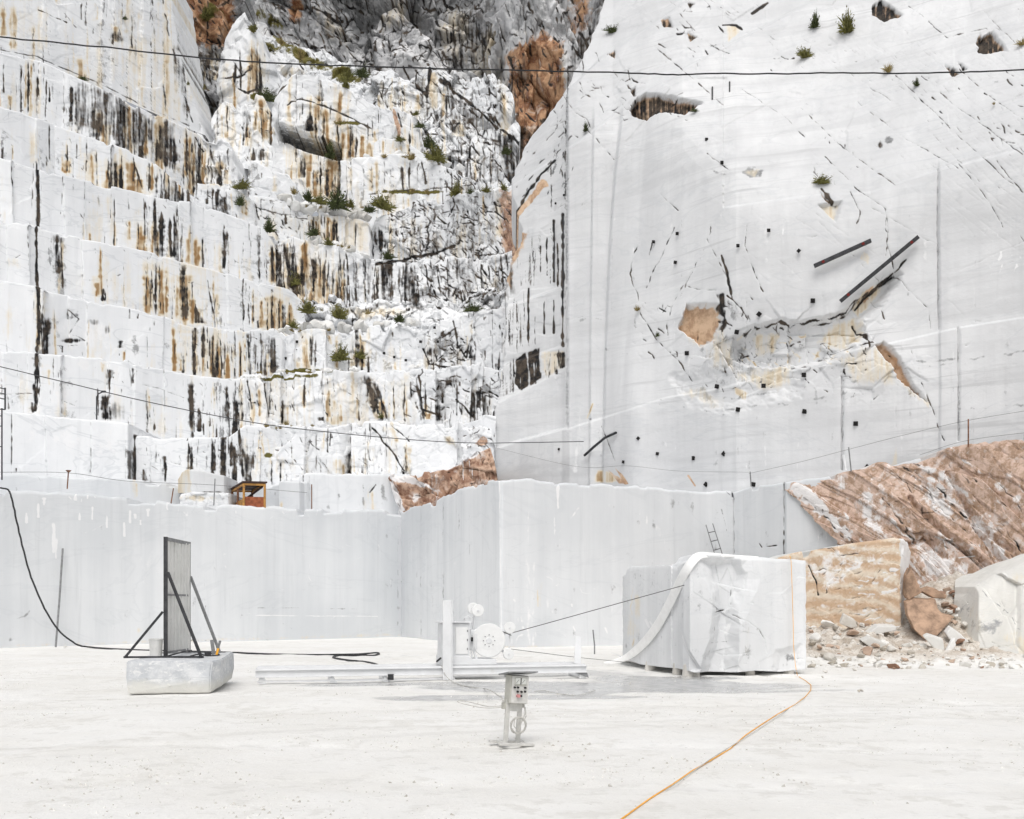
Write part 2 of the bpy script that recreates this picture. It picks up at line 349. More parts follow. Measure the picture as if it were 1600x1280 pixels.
# ------------------------------------------------------------------ wall patches
SURF = {}
def ip(pts):
    p = sorted(pts); xs = [a for a, _ in p]; ys = [b for _, b in p]
    return lambda x: np.interp(x, xs, ys)
def idep(pts):
    p = sorted(pts); xs = np.array([a for a, _ in p], float); ys = 1 / np.array([b for _, b in p], float)
    def f(px, py=0):
        px = np.asarray(px, float); v = np.interp(px, xs, ys)
        if len(xs) > 1:
            v = np.where(px < xs[0], ys[0] + (px - xs[0]) * (ys[1] - ys[0]) / (xs[1] - xs[0]), v)
            v = np.where(px > xs[-1], ys[-1] + (px - xs[-1]) * (ys[-1] - ys[-2]) / (xs[-1] - xs[-2]), v)
        return 1 / np.clip(v, 1 / 400, 1)
    return f
def finish(name, PX, PY, Yb, cv, mat, rough, fac, fsc, rnd, ledge, side, seed, chip=0., ang=0., stretch=1., under=0., lt=0, ext=(False, False)):
    R, C = PX.shape; cv.settle()
    ch = cv.sample(PX, PY)
    X = (PX - CX) / F * Yb; Z = CH + (HY - PY) / F * Yb
    U = np.cumsum(np.r_[np.zeros((1, 1)), np.hypot(np.diff(X[:1]), np.diff(Yb[:1])).T]).reshape(1, -1) + Z * 0   # metres along the wall
    D = ch[6].copy()
    fm = 1 if np.isscalar(fac) else fac(PX, PY)
    fa = fac if np.isscalar(fac) else 1
    if fa:
        c_, s_ = math.cos(RAD(ang)), math.sin(RAD(ang)); A = (U * c_ + Z * s_) / stretch; B = -U * s_ + Z * c_
        w_ = (fbm(U / fsc * 1.3, Z / fsc * 1.3, seed + 3, 3) - .5) * .16
        f1, e1 = facets(A / fsc + w_, B / fsc - w_, seed); f2, e2 = facets(A / fsc * 2.7 + w_ * 2, B / fsc * 2.7, seed + 50)
        D += fm * fa * (f1 * 1. + f2 * .38)
        crack = sst(.05, .0, e1) * .35 + sst(.06, .0, e2) * .2
        D += np.maximum(0, fm * fa - .06) * crack * .5
    D += rough * ((fbm(U / 3., Z / 3., seed + 9, 5) - .5) * 2 + (vn(U / 12., Z / 12., seed + 29) - .5) * 2.5)
    D += ch[0] * .06
    # rounded arris along the top
    dt = (PY - PY[:1]) * Yb / F
    if rnd: D += rnd * np.clip(1 - dt / (rnd * 1.3), 0, 1) ** 2 * (0.4 + 1.2 * vn(U / 1.7, Z * 0, seed + 77))
    Y = Yb + D
    if chip: Z = Z + ((fbm(U / 1.1, U * 0, seed + 5, 5) - .6) * .8 - 1.1 * sst(.66, .74, vn(U / .9, U * 0, seed + 6)) * vn(U / 4., U * 0, seed + 7)) * chip * np.clip(1 - dt / 1.2, 0, 1)
    if ledge:
        e = [.12, .4, 1.]
        lt_ = np.clip(np.linspace(0, 1, X.shape[1])[None] / lt, .04, 1) if lt else 1
        aX = [X[:1] for _ in e]; aY = [Y[:1] + ledge * q * lt_ for q in e]; aZ = [Z[:1] + .02 * q for q in e]
        X = np.r_[tuple(aX[::-1] + [X])]; Y = np.r_[tuple(aY[::-1] + [Y])]; Z = np.r_[tuple(aZ[::-1] + [Z])]
        ch = np.concatenate([np.repeat(ch[:, :1] * 0, 3, 1), ch], 1)
    if under:
        X = np.r_[X, X[-1:]]; Y = np.r_[Y, Y[-1:] + under]; Z = np.r_[Z, Z[-1:]]; ch = np.concatenate([ch, ch[:, -1:]], 1)
    if side or max(ext):
        sl_, sr_ = side if isinstance(side, tuple) else (side, side)
        if ext[0]:      # the face simply runs on past the picture
            n_ = min(40, X.shape[1] - 1); dx, dy = float(np.mean(X[:, 0] - X[:, n_])), float(np.mean(Y[:, 0] - Y[:, n_])); L_ = math.hypot(dx, dy); dx, dy = dx / L_, dy / L_
            X = np.c_[X[:, :1] + dx * 45, X[:, :1] + dx * 15, X]; Y = np.c_[Y[:, :1] + dy * 45, Y[:, :1] + dy * 15, Y]; Z = np.c_[Z[:, :1], Z[:, :1], Z]; ch = np.concatenate([ch[:, :, :1] * 0, ch[:, :, :1] * 0, ch], 2)
        if ext[1]:
            n_ = min(40, X.shape[1] - 1); dx, dy = float(np.mean(X[:, -1] - X[:, -1 - n_])), float(np.mean(Y[:, -1] - Y[:, -1 - n_])); L_ = math.hypot(dx, dy); dx, dy = dx / L_, dy / L_
            X = np.c_[X, X[:, -1:] + dx * 10, X[:, -1:] + dx * 30]; Y = np.c_[Y, Y[:, -1:] + dy * 10, Y[:, -1:] + dy * 30]; Z = np.c_[Z, Z[:, -1:], Z[:, -1:]]; ch = np.concatenate([ch, ch[:, :, -1:], ch[:, :, -1:]], 2)
        if sl_ and not ext[0]:
            X = np.c_[X[:, :1], X[:, :1], X]; Y = np.c_[Y[:, :1] + sl_, Y[:, :1] + sl_ * .3, Y]; Z = np.c_[Z[:, :1], Z[:, :1], Z]; ch = np.concatenate([ch[:, :, :1], ch[:, :, :1], ch], 2)
        if sr_:
            X = np.c_[X, X[:, -1:], X[:, -1:]]; Y = np.c_[Y, Y[:, -1:] + sr_ * .3, Y[:, -1:] + sr_]; Z = np.c_[Z, Z[:, -1:], Z[:, -1:]]; ch = np.concatenate([ch, ch[:, :, -1:], ch[:, :, -1:]], 2)
    return grid_obj(name, X, Y, Z, mat, ch)
def patch(name, top, bot, dep, paint=None, step=1.45, dl=None, dr=None, mat='rock', rough=.08, fac=0., fsc=3., rnd=.12, ledge=10, side=6, seed=1, chip=.25, ang=0., stretch=1., batter=0., label=None, under=0., key=None, rag=3., blocks=0., lt=0):
    tx = [a for a, _ in top]; x0, x1 = min(tx), max(tx)
    T, Yf = ip(top), (dep if callable(dep) else idep(dep))
    B0 = bot if callable(bot) else ip(bot); B = B0 if callable(bot) else (lambda x: B0(x) + 14)
    C = max(6, int((x1 - x0) / step)); u = np.linspace(0, 1, C)
    xt = x0 + u * (x1 - x0)
    hmax = float(np.max(B(xt) - T(xt))); R = max(5, int(hmax / step)); v = np.linspace(0, 1, R)[:, None]
    DL = ip(dl)(v) if dl else 0 * v; DR = ip(dr)(v) if dr else 0 * v
    PX = (x0 + DL) * (1 - u) + (x1 + DR) * u
    PY = T(xt)[None] * (1 - v) + B(xt)[None] * v
    if rag: PX = PX + (fbm(PY / 12., PX * 0 + 2.5, seed, 4) - .5) * 2 * rag * (1 - u) ** 12 + (fbm(PY / 12., PX * 0 + 7.5, seed + 3, 4) - .5) * 2 * rag * u ** 12
    Yb = Yf(PX, PY) + 0 * PX
    if batter: Yb = Yb + (B(xt)[None] - PY) / F * Yb * batter
    cv = Canvas(PX.min(), PY.min(), PX.max(), PY.max(), seed)
    if blocks:
        rb = np.random.default_rng(seed + 500); bk = [x0]
        while bk[-1] < x1: bk.append(bk[-1] + rb.choice([18, 30, 46, 70, 100]) * rb.uniform(.8, 1.2))
        bk = np.array(bk[1:]); oy = rb.uniform(-1, 1, len(bk) + 1) * blocks; ot = np.round(rb.uniform(-2.2, 2.2, len(bk) + 1) * min(1, blocks * 4), 1); tl = rb.normal(size=len(bk) + 1) * .004 * min(1, blocks * 4)
        ii = np.searchsorted(bk, PX + (PY - PY[:1]) * .03 * np.sin(seed)); Yb = Yb + oy[ii] + tl[ii] * 3 * (PX - np.r_[x0, bk][ii]) * blocks * 3
        PY = PY + ot[np.searchsorted(bk, PX)] * (1 - v)
        for q in bk:
            if rb.random() < .6: cv.line([(q, float(T(q))), (q + rb.normal() * 1.5, float(T(q)) + (float(B0(q)) - float(T(q))) * rb.uniform(.5, 1))], rb.uniform(.5, 1.), rb.uniform(.4, .9), 'k', 1., .4)
    if paint: paint(cv, T, B0)
    SURF[key or name + str(seed)] = Yf
    o = finish(name, PX, PY, Yb, cv, M[mat], rough, fac, fsc, rnd, ledge, side, seed, chip, ang, stretch, under, lt, (x0 < -80, x1 > 1680))
    tag(o, label, kind='structure')
    return o
def gline(Yf): return lambda x: HY + CH * F / Yf(x) + 2
# ================================================================== THE QUARRY
def SK(c, ch, L, a=1.1, wand=2., taper=None):
    for q in L: c.streak(q[0], q[1], q[2], q[3], a, ch, wand, q[4] if len(q) > 4 else 0., taper)
def seams(c, L, w=1.1, a=.8, jit=.8):
    for x, y0, y1 in L: c.line([(x, y0), (x, y1)], w, a, 'k', jit, .35)
def dirt(c, T, B, x0, x1, nk=30, no=12, ng=8, k=.9):
    """the thin drips every old face has"""
    c.rain(x0, x1, int(nk * 1.5), T, B, 'k', (.7, 2.4), (.08, .6), (.4, k))
    c.rain(x0, x1, int(no * 1.6), T, B, 'o', (2, 7), (.3, .95), (.3, .75))
    c.rain(x0, x1, int(ng * 2), T, B, 'g', (2, 6), (.3, .9), (.35, .6))
    for _ in range(int((x1 - x0) / 16)):
        x = c.r.uniform(x0, x1); h = float(B(x) - T(x)); c.ell(x, float(B(x)) - h * c.r.uniform(.1, .5), c.r.uniform(4, 13), h * c.r.uniform(.25, .6), c.r.uniform(.15, .42), 'o' if c.r.random() < .7 else 'g', 0, .6)
    y0 = float(np.min(T(np.array([x0, x1])))); y1 = float(np.max(B(np.array([x0, x1]))))
    c.cracks(x0, y0, x1, y1, nk * 2, (3, 14), -50, 50, (.5, 1.1), (.3, .9))
# ---- left side: eight benches going up, each recedes to the right
def p_l8(c, T, B):
    SK(c, 'o', [(8, -10, 60, 16), (22, -10, 75, 14), (50, 35, 100, 8), (152, 0, 30, 10), (188, -10, 66, 11), (180, 30, 66, 10), (222, 120, 165, 8), (262, 60, 190, 9), (282, 130, 195, 8), (200, -10, 30, 8), (125, 80, 125, 14)], .8)
    SK(c, 'k', [(190, -10, 40, 3), (128, -10, 35, 5), (134, 5, 45, 3), (204, 20, 75, 4), (172, 48, 68, 5), (52, 40, 95, 3), (67, 72, 110, 2), (255, 130, 180, 3, .1), (160, 90, 130, 2), (283, 60, 200, 4, .1), (145, 42, 55, 3)], .9)
    c.line([(0, 78), (60, 90), (150, 128), (230, 170), (300, 198)], .9, .7, jit=1)
    c.line([(60, 15), (105, 36)], 1, .8, jit=1); c.line([(250, -10), (266, 60), (278, 110), (300, 190)], 1.1, .8, jit=3, broken=.7)
    c.line([(100, 20), (118, 44)], .8, .6); c.cracks(0, 0, 280, 180, 40, (8, 40), -20, 30, (.5, .9), (.3, .7))
    c.ell(182, 58, 14, 8, .6, 'k', 30); c.ell(280, 120, 10, 70, .5, 'k', -12)
    dirt(c, T, B, 0, 290, 22, 10, 4)
patch('rock_terrace', [(-90, -60), (258, -60)], [(-90, 60), (0, 92), (60, 103), (150, 143), (230, 184), (312, 222)], [(0, 95), (310, 110.5)], p_l8, dr=[(0, 0), (.5, 20), (1, 62)], blocks=0.25, seed=8, rough=.15, label='topmost pale quarry bench at the upper left, crossed by a dark cable', side=(0, 9), ledge=0, fac=.15, fsc=4)
def p_l7(c, T, B):
    SK(c, 'o', [(40, 90, 178, 8), (46, 100, 178, 6), (14, 140, 168, 6), (165, 190, 230, 14), (224, 205, 245, 12), (300, 215, 300, 14), (318, 230, 310, 12), (152, 170, 205, 8), (252, 230, 262, 10), (289, 200, 280, 9)], .95)
    SK(c, 'k', [(31, 100, 175, 4), (43, 92, 175, 3), (58, 95, 186, 4), (70, 105, 190, 4), (76, 130, 160, 3), (110, 128, 195, 6), (115, 135, 200, 5), (5, 95, 150, 3), (260, 190, 265, 10), (268, 195, 270, 10), (290, 190, 285, 8), (304, 210, 300, 6), (244, 205, 250, 6), (252, 200, 256, 8)], 1)
    c.poly([(118, 122), (175, 140), (210, 165), (235, 185), (245, 220), (215, 232), (165, 215), (112, 196), (108, 150)], .62, 'k', 7, 5)
    c.poly([(244, 196), (275, 190), (272, 262), (248, 252)], .55, 'k', 5, 4)
    c.rain(115, 245, 46, T, B, 'k', (2, 6), (.3, 1), (.6, 1)); c.rain(240, 320, 26, T, B, 'k', (1.5, 4), (.3, 1), (.6, 1)); c.rain(200, 325, 12, T, B, 'o', (4, 9), (.5, 1), (.6, 1))
    dirt(c, T, B, -20, 120, 12, 4, 3); c.line([(305, 215), (330, 260), (345, 300)], 1.2, .9, jit=2, broken=.5)
patch('rock_terrace', [(-90, 52), (0, 80), (60, 91), (150, 131), (230, 172), (310, 210), (333, 236)], [(-90, 150), (0, 177), (110, 212), (230, 257), (300, 322), (333, 330)], [(0, 91), (110, 95), (230, 101), (333, 107)], p_l7, blocks=0.3, seed=7, rough=.15, dr=[(0, 0), (1, 10)], label='pale quarry bench under the topmost left bench, with a broad black stained patch', fac=.12, fsc=3)
def p_l6(c, T, B):
    c.poly([(186, 226), (224, 300), (222, 310), (158, 300), (164, 262)], .5, 'o', 3, 3); c.poly([(244, 252), (300, 285), (318, 320), (250, 312)], .3, 'k', 5, 4)
    SK(c, 'o', [(148, 222, 292, 9), (140, 240, 292, 6), (170, 240, 305, 14), (185, 232, 305, 18), (203, 248, 305, 18), (216, 262, 305, 14), (235, 240, 300, 9), (240, 250, 300, 6), (105, 240, 272, 7), (95, 245, 268, 5), (280, 270, 315, 10), (262, 262, 310, 10), (20, 225, 250, 6)], 1)
    SK(c, 'k', [(75, 190, 262, 3, .03), (72, 210, 262, 2), (104, 222, 270, 3), (135, 212, 280, 3), (152, 225, 288, 4), (178, 236, 300, 7), (188, 240, 302, 6), (172, 250, 296, 4), (233, 248, 300, 4), (245, 250, 312, 6), (252, 255, 315, 7), (262, 262, 318, 5), (274, 266, 320, 6), (285, 270, 318, 5), (296, 285, 322, 4), (3, 230, 272, 3), (57, 240, 268, 4), (210, 255, 300, 3, .3)], 1)
    c.rain(240, 310, 26, T, B, 'k', (1.5, 5), (.5, 1), (.7, 1)); c.rain(150, 225, 14, T, B, 'k', (1, 2.5), (.4, .9), (.5, 1)); dirt(c, T, B, -20, 150, 14, 4, 3)
    c.cracks(0, 175, 220, 260, 26, (8, 30), -55, 14, (.6, 1), (.4, .9))
patch('rock_terrace', [(-90, 140), (0, 165), (110, 200), (230, 245), (300, 307), (322, 322)], [(-90, 235), (0, 257), (150, 297), (322, 335)], [(0, 87.5), (150, 92.5), (322, 98.5)], p_l6, blocks=0.28, seed=6, rough=.13, label='left quarry bench with a pointed ochre stain near its right end', fac=.1, fsc=3)
def p_l5(c, T, B):
    SK(c, 'k', [(58, 262, 356, 5), (61, 268, 350, 3), (245, 304, 402, 12), (252, 310, 404, 8), (240, 305, 400, 5), (263, 310, 405, 4, .06), (272, 330, 405, 3), (314, 375, 425, 4), (317, 370, 425, 3), (353, 345, 425, 6, -.03), (350, 350, 400, 3), (403, 358, 440, 4), (424, 365, 450, 9), (418, 380, 450, 4), (200, 300, 330, 2), (178, 305, 395, 3), (226, 320, 372, 3), (5, 340, 348, 5), (98, 255, 262, 5), (216, 345, 392, 3)], 1)
    SK(c, 'o', [(130, 338, 384, 7), (178, 340, 392, 10), (200, 330, 375, 5), (217, 340, 400, 12), (222, 360, 402, 12), (248, 350, 404, 10), (262, 360, 404, 10), (305, 355, 418, 12), (312, 370, 420, 8), (140, 365, 386, 6), (426, 370, 450, 12), (290, 370, 414, 8), (240, 330, 400, 10)], .95)
    c.line([(58, 262), (60, 300), (62, 330), (59, 358)], 2.2, 1, jit=1.5); dirt(c, T, B, 180, 430, 22, 8, 5); dirt(c, T, B, -20, 180, 7, 1, 2); c.rain(225, 275, 14, T, B, 'k', (1, 3), (.4, 1), (.6, 1))
    c.cracks(0, 255, 420, 420, 26, (8, 34), -30, 26, (.5, .9), (.3, .7))
patch('rock_terrace', [(-90, 222), (0, 245), (58, 262), (150, 285), (240, 306), (300, 314), (380, 340), (410, 352), (424, 372), (434, 398)], [(-90, 330), (0, 352), (60, 362), (240, 407), (434, 462)], [(0, 83.5), (240, 91.5), (434, 101)], p_l5, blocks=0.22, seed=5, rough=.1, label='left quarry bench below the bench with the ochre point, split by a black seam', fac=.06)
def p_l4(c, T, B):
    c.poly([(281, 410), (300, 445), (326, 508), (268, 500), (272, 450)], .55, 'o', 3, 3); c.poly([(246, 405), (258, 405), (260, 490), (242, 488)], .5, 'o', 2, 2); c.poly([(420, 462), (462, 462), (462, 520), (420, 518)], .36, 'o', 4, 3)
    SK(c, 'k', [(57, 352, 450, 5), (92, 365, 420, 9), (96, 380, 450, 7), (88, 368, 400, 4), (157, 440, 468, 5), (164, 445, 470, 4), (228, 410, 480, 3), (233, 430, 482, 4), (244, 408, 490, 5), (250, 410, 490, 3), (284, 415, 500, 9), (291, 430, 502, 8), (300, 425, 505, 4), (305, 470, 506, 9, .25), (322, 430, 508, 3, .2), (380, 436, 512, 6), (390, 440, 512, 3), (396, 450, 505, 3), (424, 450, 520, 5), (436, 470, 520, 4), (444, 470, 520, 4), (452, 468, 516, 3), (404, 500, 515, 3), (418, 465, 520, 3)], 1)
    SK(c, 'o', [(157, 395, 470, 11), (152, 430, 466, 7), (230, 405, 486, 12), (236, 430, 488, 10), (252, 408, 490, 16), (256, 440, 492, 14), (280, 420, 500, 14), (290, 425, 503, 20), (300, 450, 505, 20), (312, 470, 508, 14), (425, 460, 520, 16), (440, 462, 520, 16), (454, 470, 520, 12), (332, 440, 508, 6), (275, 425, 495, 7), (406, 470, 516, 8), (395, 455, 510, 5)], 1)
    c.ell(90, 372, 12, 8, .5, 'k'); dirt(c, T, B, 200, 460, 12, 4, 4); dirt(c, T, B, -20, 200, 5, 2, 3)
    c.line([(57, 352), (57, 446)], 2, 1, jit=1); c.ell(20, 410, 22, 14, .35, 'o'); c.cracks(60, 360, 420, 500, 22, (8, 34), -25, 30, (.5, .9), (.3, .7))
patch('rock_terrace', [(-90, 322), (0, 340), (58, 351), (62, 356), (240, 395), (420, 445), (452, 452), (470, 470)], [(-90, 430), (0, 447), (60, 458), (300, 512), (450, 530), (470, 533)], [(0, 79.5), (240, 88), (470, 98.5)], p_l4, blocks=0.2, seed=4, rough=.09, dr=[(0, 0), (.4, 6), (1, 0)], label='left quarry bench with two broad ochre and black stained triangles', fac=.05)
def p_l3(c, T, B):
    c.poly([(306, 512), (356, 518), (356, 594), (306, 592)], .42, 'o', 4, 4); c.poly([(386, 516), (428, 516), (428, 594), (390, 592)], .3, 'k', 5, 4)
    SK(c, 'k', [(60, 448, 548, 9), (66, 470, 548, 8), (58, 448, 520, 4), (70, 485, 550, 7), (284, 548, 582, 5), (303, 508, 592, 6), (300, 505, 560, 4), (318, 516, 560, 4), (332, 518, 590, 6), (338, 520, 592, 5), (345, 522, 590, 6), (326, 520, 585, 4), (352, 525, 585, 4), (366, 515, 595, 5), (376, 540, 590, 3), (392, 515, 590, 7), (400, 518, 592, 7), (408, 518, 590, 6), (416, 520, 590, 5), (424, 525, 590, 6), (388, 516, 560, 4), (190, 528, 545, 4), (105, 482, 500, 3), (202, 482, 500, 3), (215, 490, 500, 3), (241, 498, 510, 2), (98, 540, 552, 3)], 1)
    SK(c, 'o', [(62, 480, 550, 12), (270, 510, 578, 10), (274, 530, 578, 6), (304, 505, 592, 10), (318, 520, 592, 12), (330, 522, 592, 14), (344, 522, 592, 14), (356, 530, 594, 8), (376, 530, 592, 10), (194, 545, 567, 6), (285, 555, 582, 6), (420, 540, 590, 8), (424, 550, 590, 10)], 1)
    c.ell(116, 495, 12, 12, .55, 'g', 20); c.ell(112, 532, 20, 4, .9, 'k'); c.ell(146, 503, 8, 6, .6, 'k'); c.ell(168, 515, 5, 8, .6, 'k'); c.line([(105, 482), (125, 500), (108, 522), (132, 532)], 1, .7)
    dirt(c, T, B, 300, 430, 30, 8, 8); dirt(c, T, B, -20, 300, 5, 3, 4); c.line([(59, 448), (61, 500), (58, 552)], 2.4, 1, jit=1.5); seams(c, [(205, 480, 570)], .8, .4)
    c.ell(140, 525, 70, 30, .5, 'w'); c.ell(30, 500, 30, 30, .4, 'w'); c.line([(90, 540), (130, 541), (128, 556)], .7, .7)
patch('rock_terrace', [(-90, 428), (0, 440), (58, 447), (64, 452), (200, 480), (300, 505), (360, 514), (430, 512), (442, 530)], [(-90, 540), (0, 556), (200, 575), (442, 606)], [(0, 75.6), (300, 85.5), (442, 91)], p_l3, blocks=0.16, seed=3, rough=.08, label='left quarry bench with a brown seam and dense black streaks at its right end', fac=.04)
def p_l2(c, T, B):
    SK(c, 'k', [(56, 550, 645, 6), (54, 590, 645, 9), (52, 620, 645, 11), (168, 575, 600, 9), (172, 585, 615, 5), (206, 568, 600, 5), (208, 580, 600, 6), (232, 615, 680, 4), (240, 616, 670, 4), (300, 590, 680, 8), (302, 620, 680, 6), (309, 634, 672, 5), (324, 636, 650, 4), (330, 636, 665, 4), (358, 592, 690, 8), (364, 592, 690, 8), (354, 592, 660, 6), (370, 600, 690, 5), (375, 600, 660, 4), (153, 605, 652, 3), (165, 618, 655, 7), (170, 630, 656, 5), (15, 616, 640, 4), (318, 660, 680, 3), (160, 620, 640, 4)], 1)
    SK(c, 'o', [(300, 590, 680, 6), (160, 565, 582, 7), (78, 575, 600, 5), (100, 628, 650, 3), (232, 612, 640, 4), (374, 600, 690, 8)], .8)
    c.poly([(155, 612), (200, 640), (200, 660), (155, 655)], .5, 'k', 8, 6); c.poly([(16, 617), (50, 617), (50, 640), (16, 640)], .3, 'g', 3, 3)
    c.line([(0, 617), (50, 615)], .8, .7, jit=.6); c.line([(220, 600), (250, 608), (310, 630)], .8, .5, jit=1); c.line([(200, 560), (206, 600), (204, 655)], .8, .6, jit=.8); c.line([(100, 628), (120, 636)], .8, .6)
    dirt(c, T, B, 310, 380, 16, 3, 5); dirt(c, T, B, -20, 300, 6, 1, 4); c.line([(57, 548), (55, 600), (56, 642)], 2.2, 1, jit=1)
    c.ell(90, 620, 60, 25, .5, 'w'); c.ell(130, 570, 12, 14, .7, 'w'); c.cracks(70, 560, 340, 660, 14, (6, 28), -20, 40, (.5, .9), (.3, .7))
patch('rock_terrace', [(-90, 533), (0, 545), (56, 550), (164, 558), (200, 562), (205, 568), (300, 585), (352, 590), (384, 588)], [(-90, 645), (0, 655), (205, 678), (300, 690), (384, 700)], [(0, 73.5), (300, 82), (384, 84.5)], p_l2, blocks=0.14, seed=2, rough=.07, label='left quarry bench with a black wedge-shaped seam at the left and a broad black run at the right', fac=.03)
def p_l1(c, T, B):
    SK(c, 'k', [(206, 705, 752, 3), (224, 725, 752, 6), (228, 740, 752, 4), (294, 680, 735, 5), (298, 690, 736, 6), (303, 705, 740, 4), (333, 684, 748, 6), (336, 690, 735, 4), (349, 684, 752, 5), (352, 690, 750, 3), (366, 690, 755, 7), (362, 684, 730, 5), (372, 676, 755, 5, .1), (380, 690, 756, 9, .15), (388, 700, 756, 7, .1), (397, 684, 740, 4), (258, 708, 735, 4), (256, 720, 752, 4), (22, 725, 740, 5)], 1)
    c.poly([(196, 703), (211, 703), (211, 752), (199, 752)], .6, 'k', 2, 3); c.poly([(197, 702), (207, 702), (206, 728), (198, 735)], .5, 'g', 2, 2)
    c.line([(211, 682), (211, 752)], 1.6, 1, jit=.4); c.line([(196, 662), (196, 752)], .8, .5, jit=.5); c.line([(18, 645), (18, 740)], 1., .8, jit=.6)
    SK(c, 'o', [(404, 672, 720, 8, .15), (415, 685, 755, 8, .15), (424, 720, 755, 5)], .8); c.ell(420, 712, 8, 5, .8, 'n')
    c.rain(215, 260, 10, T, B, 'k', (.8, 2), (.2, .6), (.4, .8)); dirt(c, T, B, 290, 440, 30, 3, 10)
    for x in (60, 110, 160): c.ell(x, 690, 34, 32, .45, 'w', 20)
    c.ell(150, 690, 30, 45, .25, 'g', 60, .3); c.cracks(20, 655, 190, 735, 30, (8, 40), 55, 40, (.5, .8), (.25, .55), 'g'); c.cracks(215, 690, 290, 750, 20, (6, 24), -30, 60, (.5, .9), (.3, .8))
patch('rock_terrace', [(-90, 634), (0, 640), (100, 650), (200, 662), (206, 668), (212, 682), (300, 683), (358, 682), (372, 672), (384, 664), (440, 668)], [(-90, 745), (0, 752), (212, 760), (440, 768)], [(0, 70), (200, 73.5), (206, 74.5), (440, 79)], p_l1, blocks=0.1, seed=11, rough=.07, label='lowest tall bench on the left, with a small black recess beside a vertical seam', fac=.03)
def p_l0(c, T, B):
    c.cracks(0, 735, 480, 790, 14, (6, 22), -60, 30, (.5, .9), (.3, .7)); SK(c, 'o', [(214, 752, 775, 4), (212, 755, 770, 5)], .8); c.rain(0, 480, 18, T, B, 'g', (2, 7), (.4, 1), (.2, .4)); c.line([(8, 742), (480, 770)], .6, .3, 'g', 1)
patch('rock_terrace', [(-90, 736), (0, 740), (30, 739), (205, 748), (300, 756), (412, 758), (436, 753), (470, 752), (480, 752)], [(-90, 790), (0, 795), (300, 812), (480, 818)], [(0, 62), (205, 65), (480, 72.5)], p_l0, seed=12, rough=.05, rnd=.15, label='low smooth white step behind the front left wall', mat='sawn')
def p_j2(c, T, B):
    c.rain(478, 640, 14, T, B, 'g', (2, 8), (.4, 1), (.2, .4)); SK(c, 'o', [(581, 760, 800, 5), (580, 758, 790, 4)], .7); c.line([(578, 770), (588, 758)], 1, .9, jit=.5); c.line([(474, 742), (474, 800)], 1.3, .8, jit=.4); c.line([(484, 745), (484, 800)], .8, .5, jit=.4); c.cracks(490, 745, 620, 790, 14, (8, 30), 40, 20, (.5, .8), (.2, .5), 'g')
patch('rock_terrace', [(468, 741), (478, 739), (560, 741), (640, 740)], [(468, 812), (640, 820)], [(468, 73.2), (640, 75.5)], p_j2, seed=13, rough=.04, rnd=.12, label='smooth pale sawn step to the left of the red-brown rock', mat='sawn', side=4)
# ---- the middle of the bowl
def p_j(c, T, B):
    SK(c, 'o', [(405, 672, 720, 8, .15), (528, 712, 742, 10), (545, 705, 742, 9), (538, 720, 742, 6), (636, 690, 740, 8), (640, 695, 745, 9), (508, 665, 700, 4), (552, 700, 735, 5), (612, 660, 690, 6, .3), (575, 680, 720, 5)], .75)
    SK(c, 'k', [(512, 670, 705, 4), (516, 675, 700, 3), (545, 690, 742, 5), (547, 700, 742, 4), (633, 690, 745, 4), (636, 720, 748, 8), (630, 735, 748, 10), (500, 715, 740, 3), (565, 725, 740, 3), (404, 690, 700, 6), (416, 710, 755, 6, .1), (425, 715, 755, 4), (438, 720, 755, 3), (446, 725, 755, 4, .1)], 1)
    c.cracks(395, 670, 640, 740, 60, (8, 46), -62, 16, (.5, 1.1), (.3, .85)); c.cracks(640, 655, 770, 690, 30, (6, 26), -40, 40, (.5, 1.1), (.3, .9)); c.line([(582, 668), (608, 700), (632, 735)], 1.2, .9); c.line([(612, 665), (640, 690)], 1, .8)
    c.cracks(440, 675, 500, 700, 26, (5, 16), -20, 50, (.5, .8), (.3, .8)); c.line([(640, 668), (712, 672), (712, 690)], .7, .5); c.ell(705, 690, 14, 6, .6, 'o', 40); seams(c, [(494, 675, 740), (512, 668, 700), (545, 690, 745)], 1, .6)
    dirt(c, T, B, 390, 640, 14, 6, 6)
patch('rock_terrace', [(392, 678), (404, 668), (440, 664), (520, 668), (560, 658), (600, 656), (640, 660), (700, 660), (765, 648), (775, 652)], [(392, 775), (480, 770), (640, 775), (775, 760)], [(392, 78), (600, 80.5), (775, 77)], p_j, blocks=.4, seed=21, rough=.2, fac=.35, fsc=2.6, label='lowest middle bench, creamy white with diagonal hairline cracks, left of the red-brown rock', mat='rock', chip=.5)
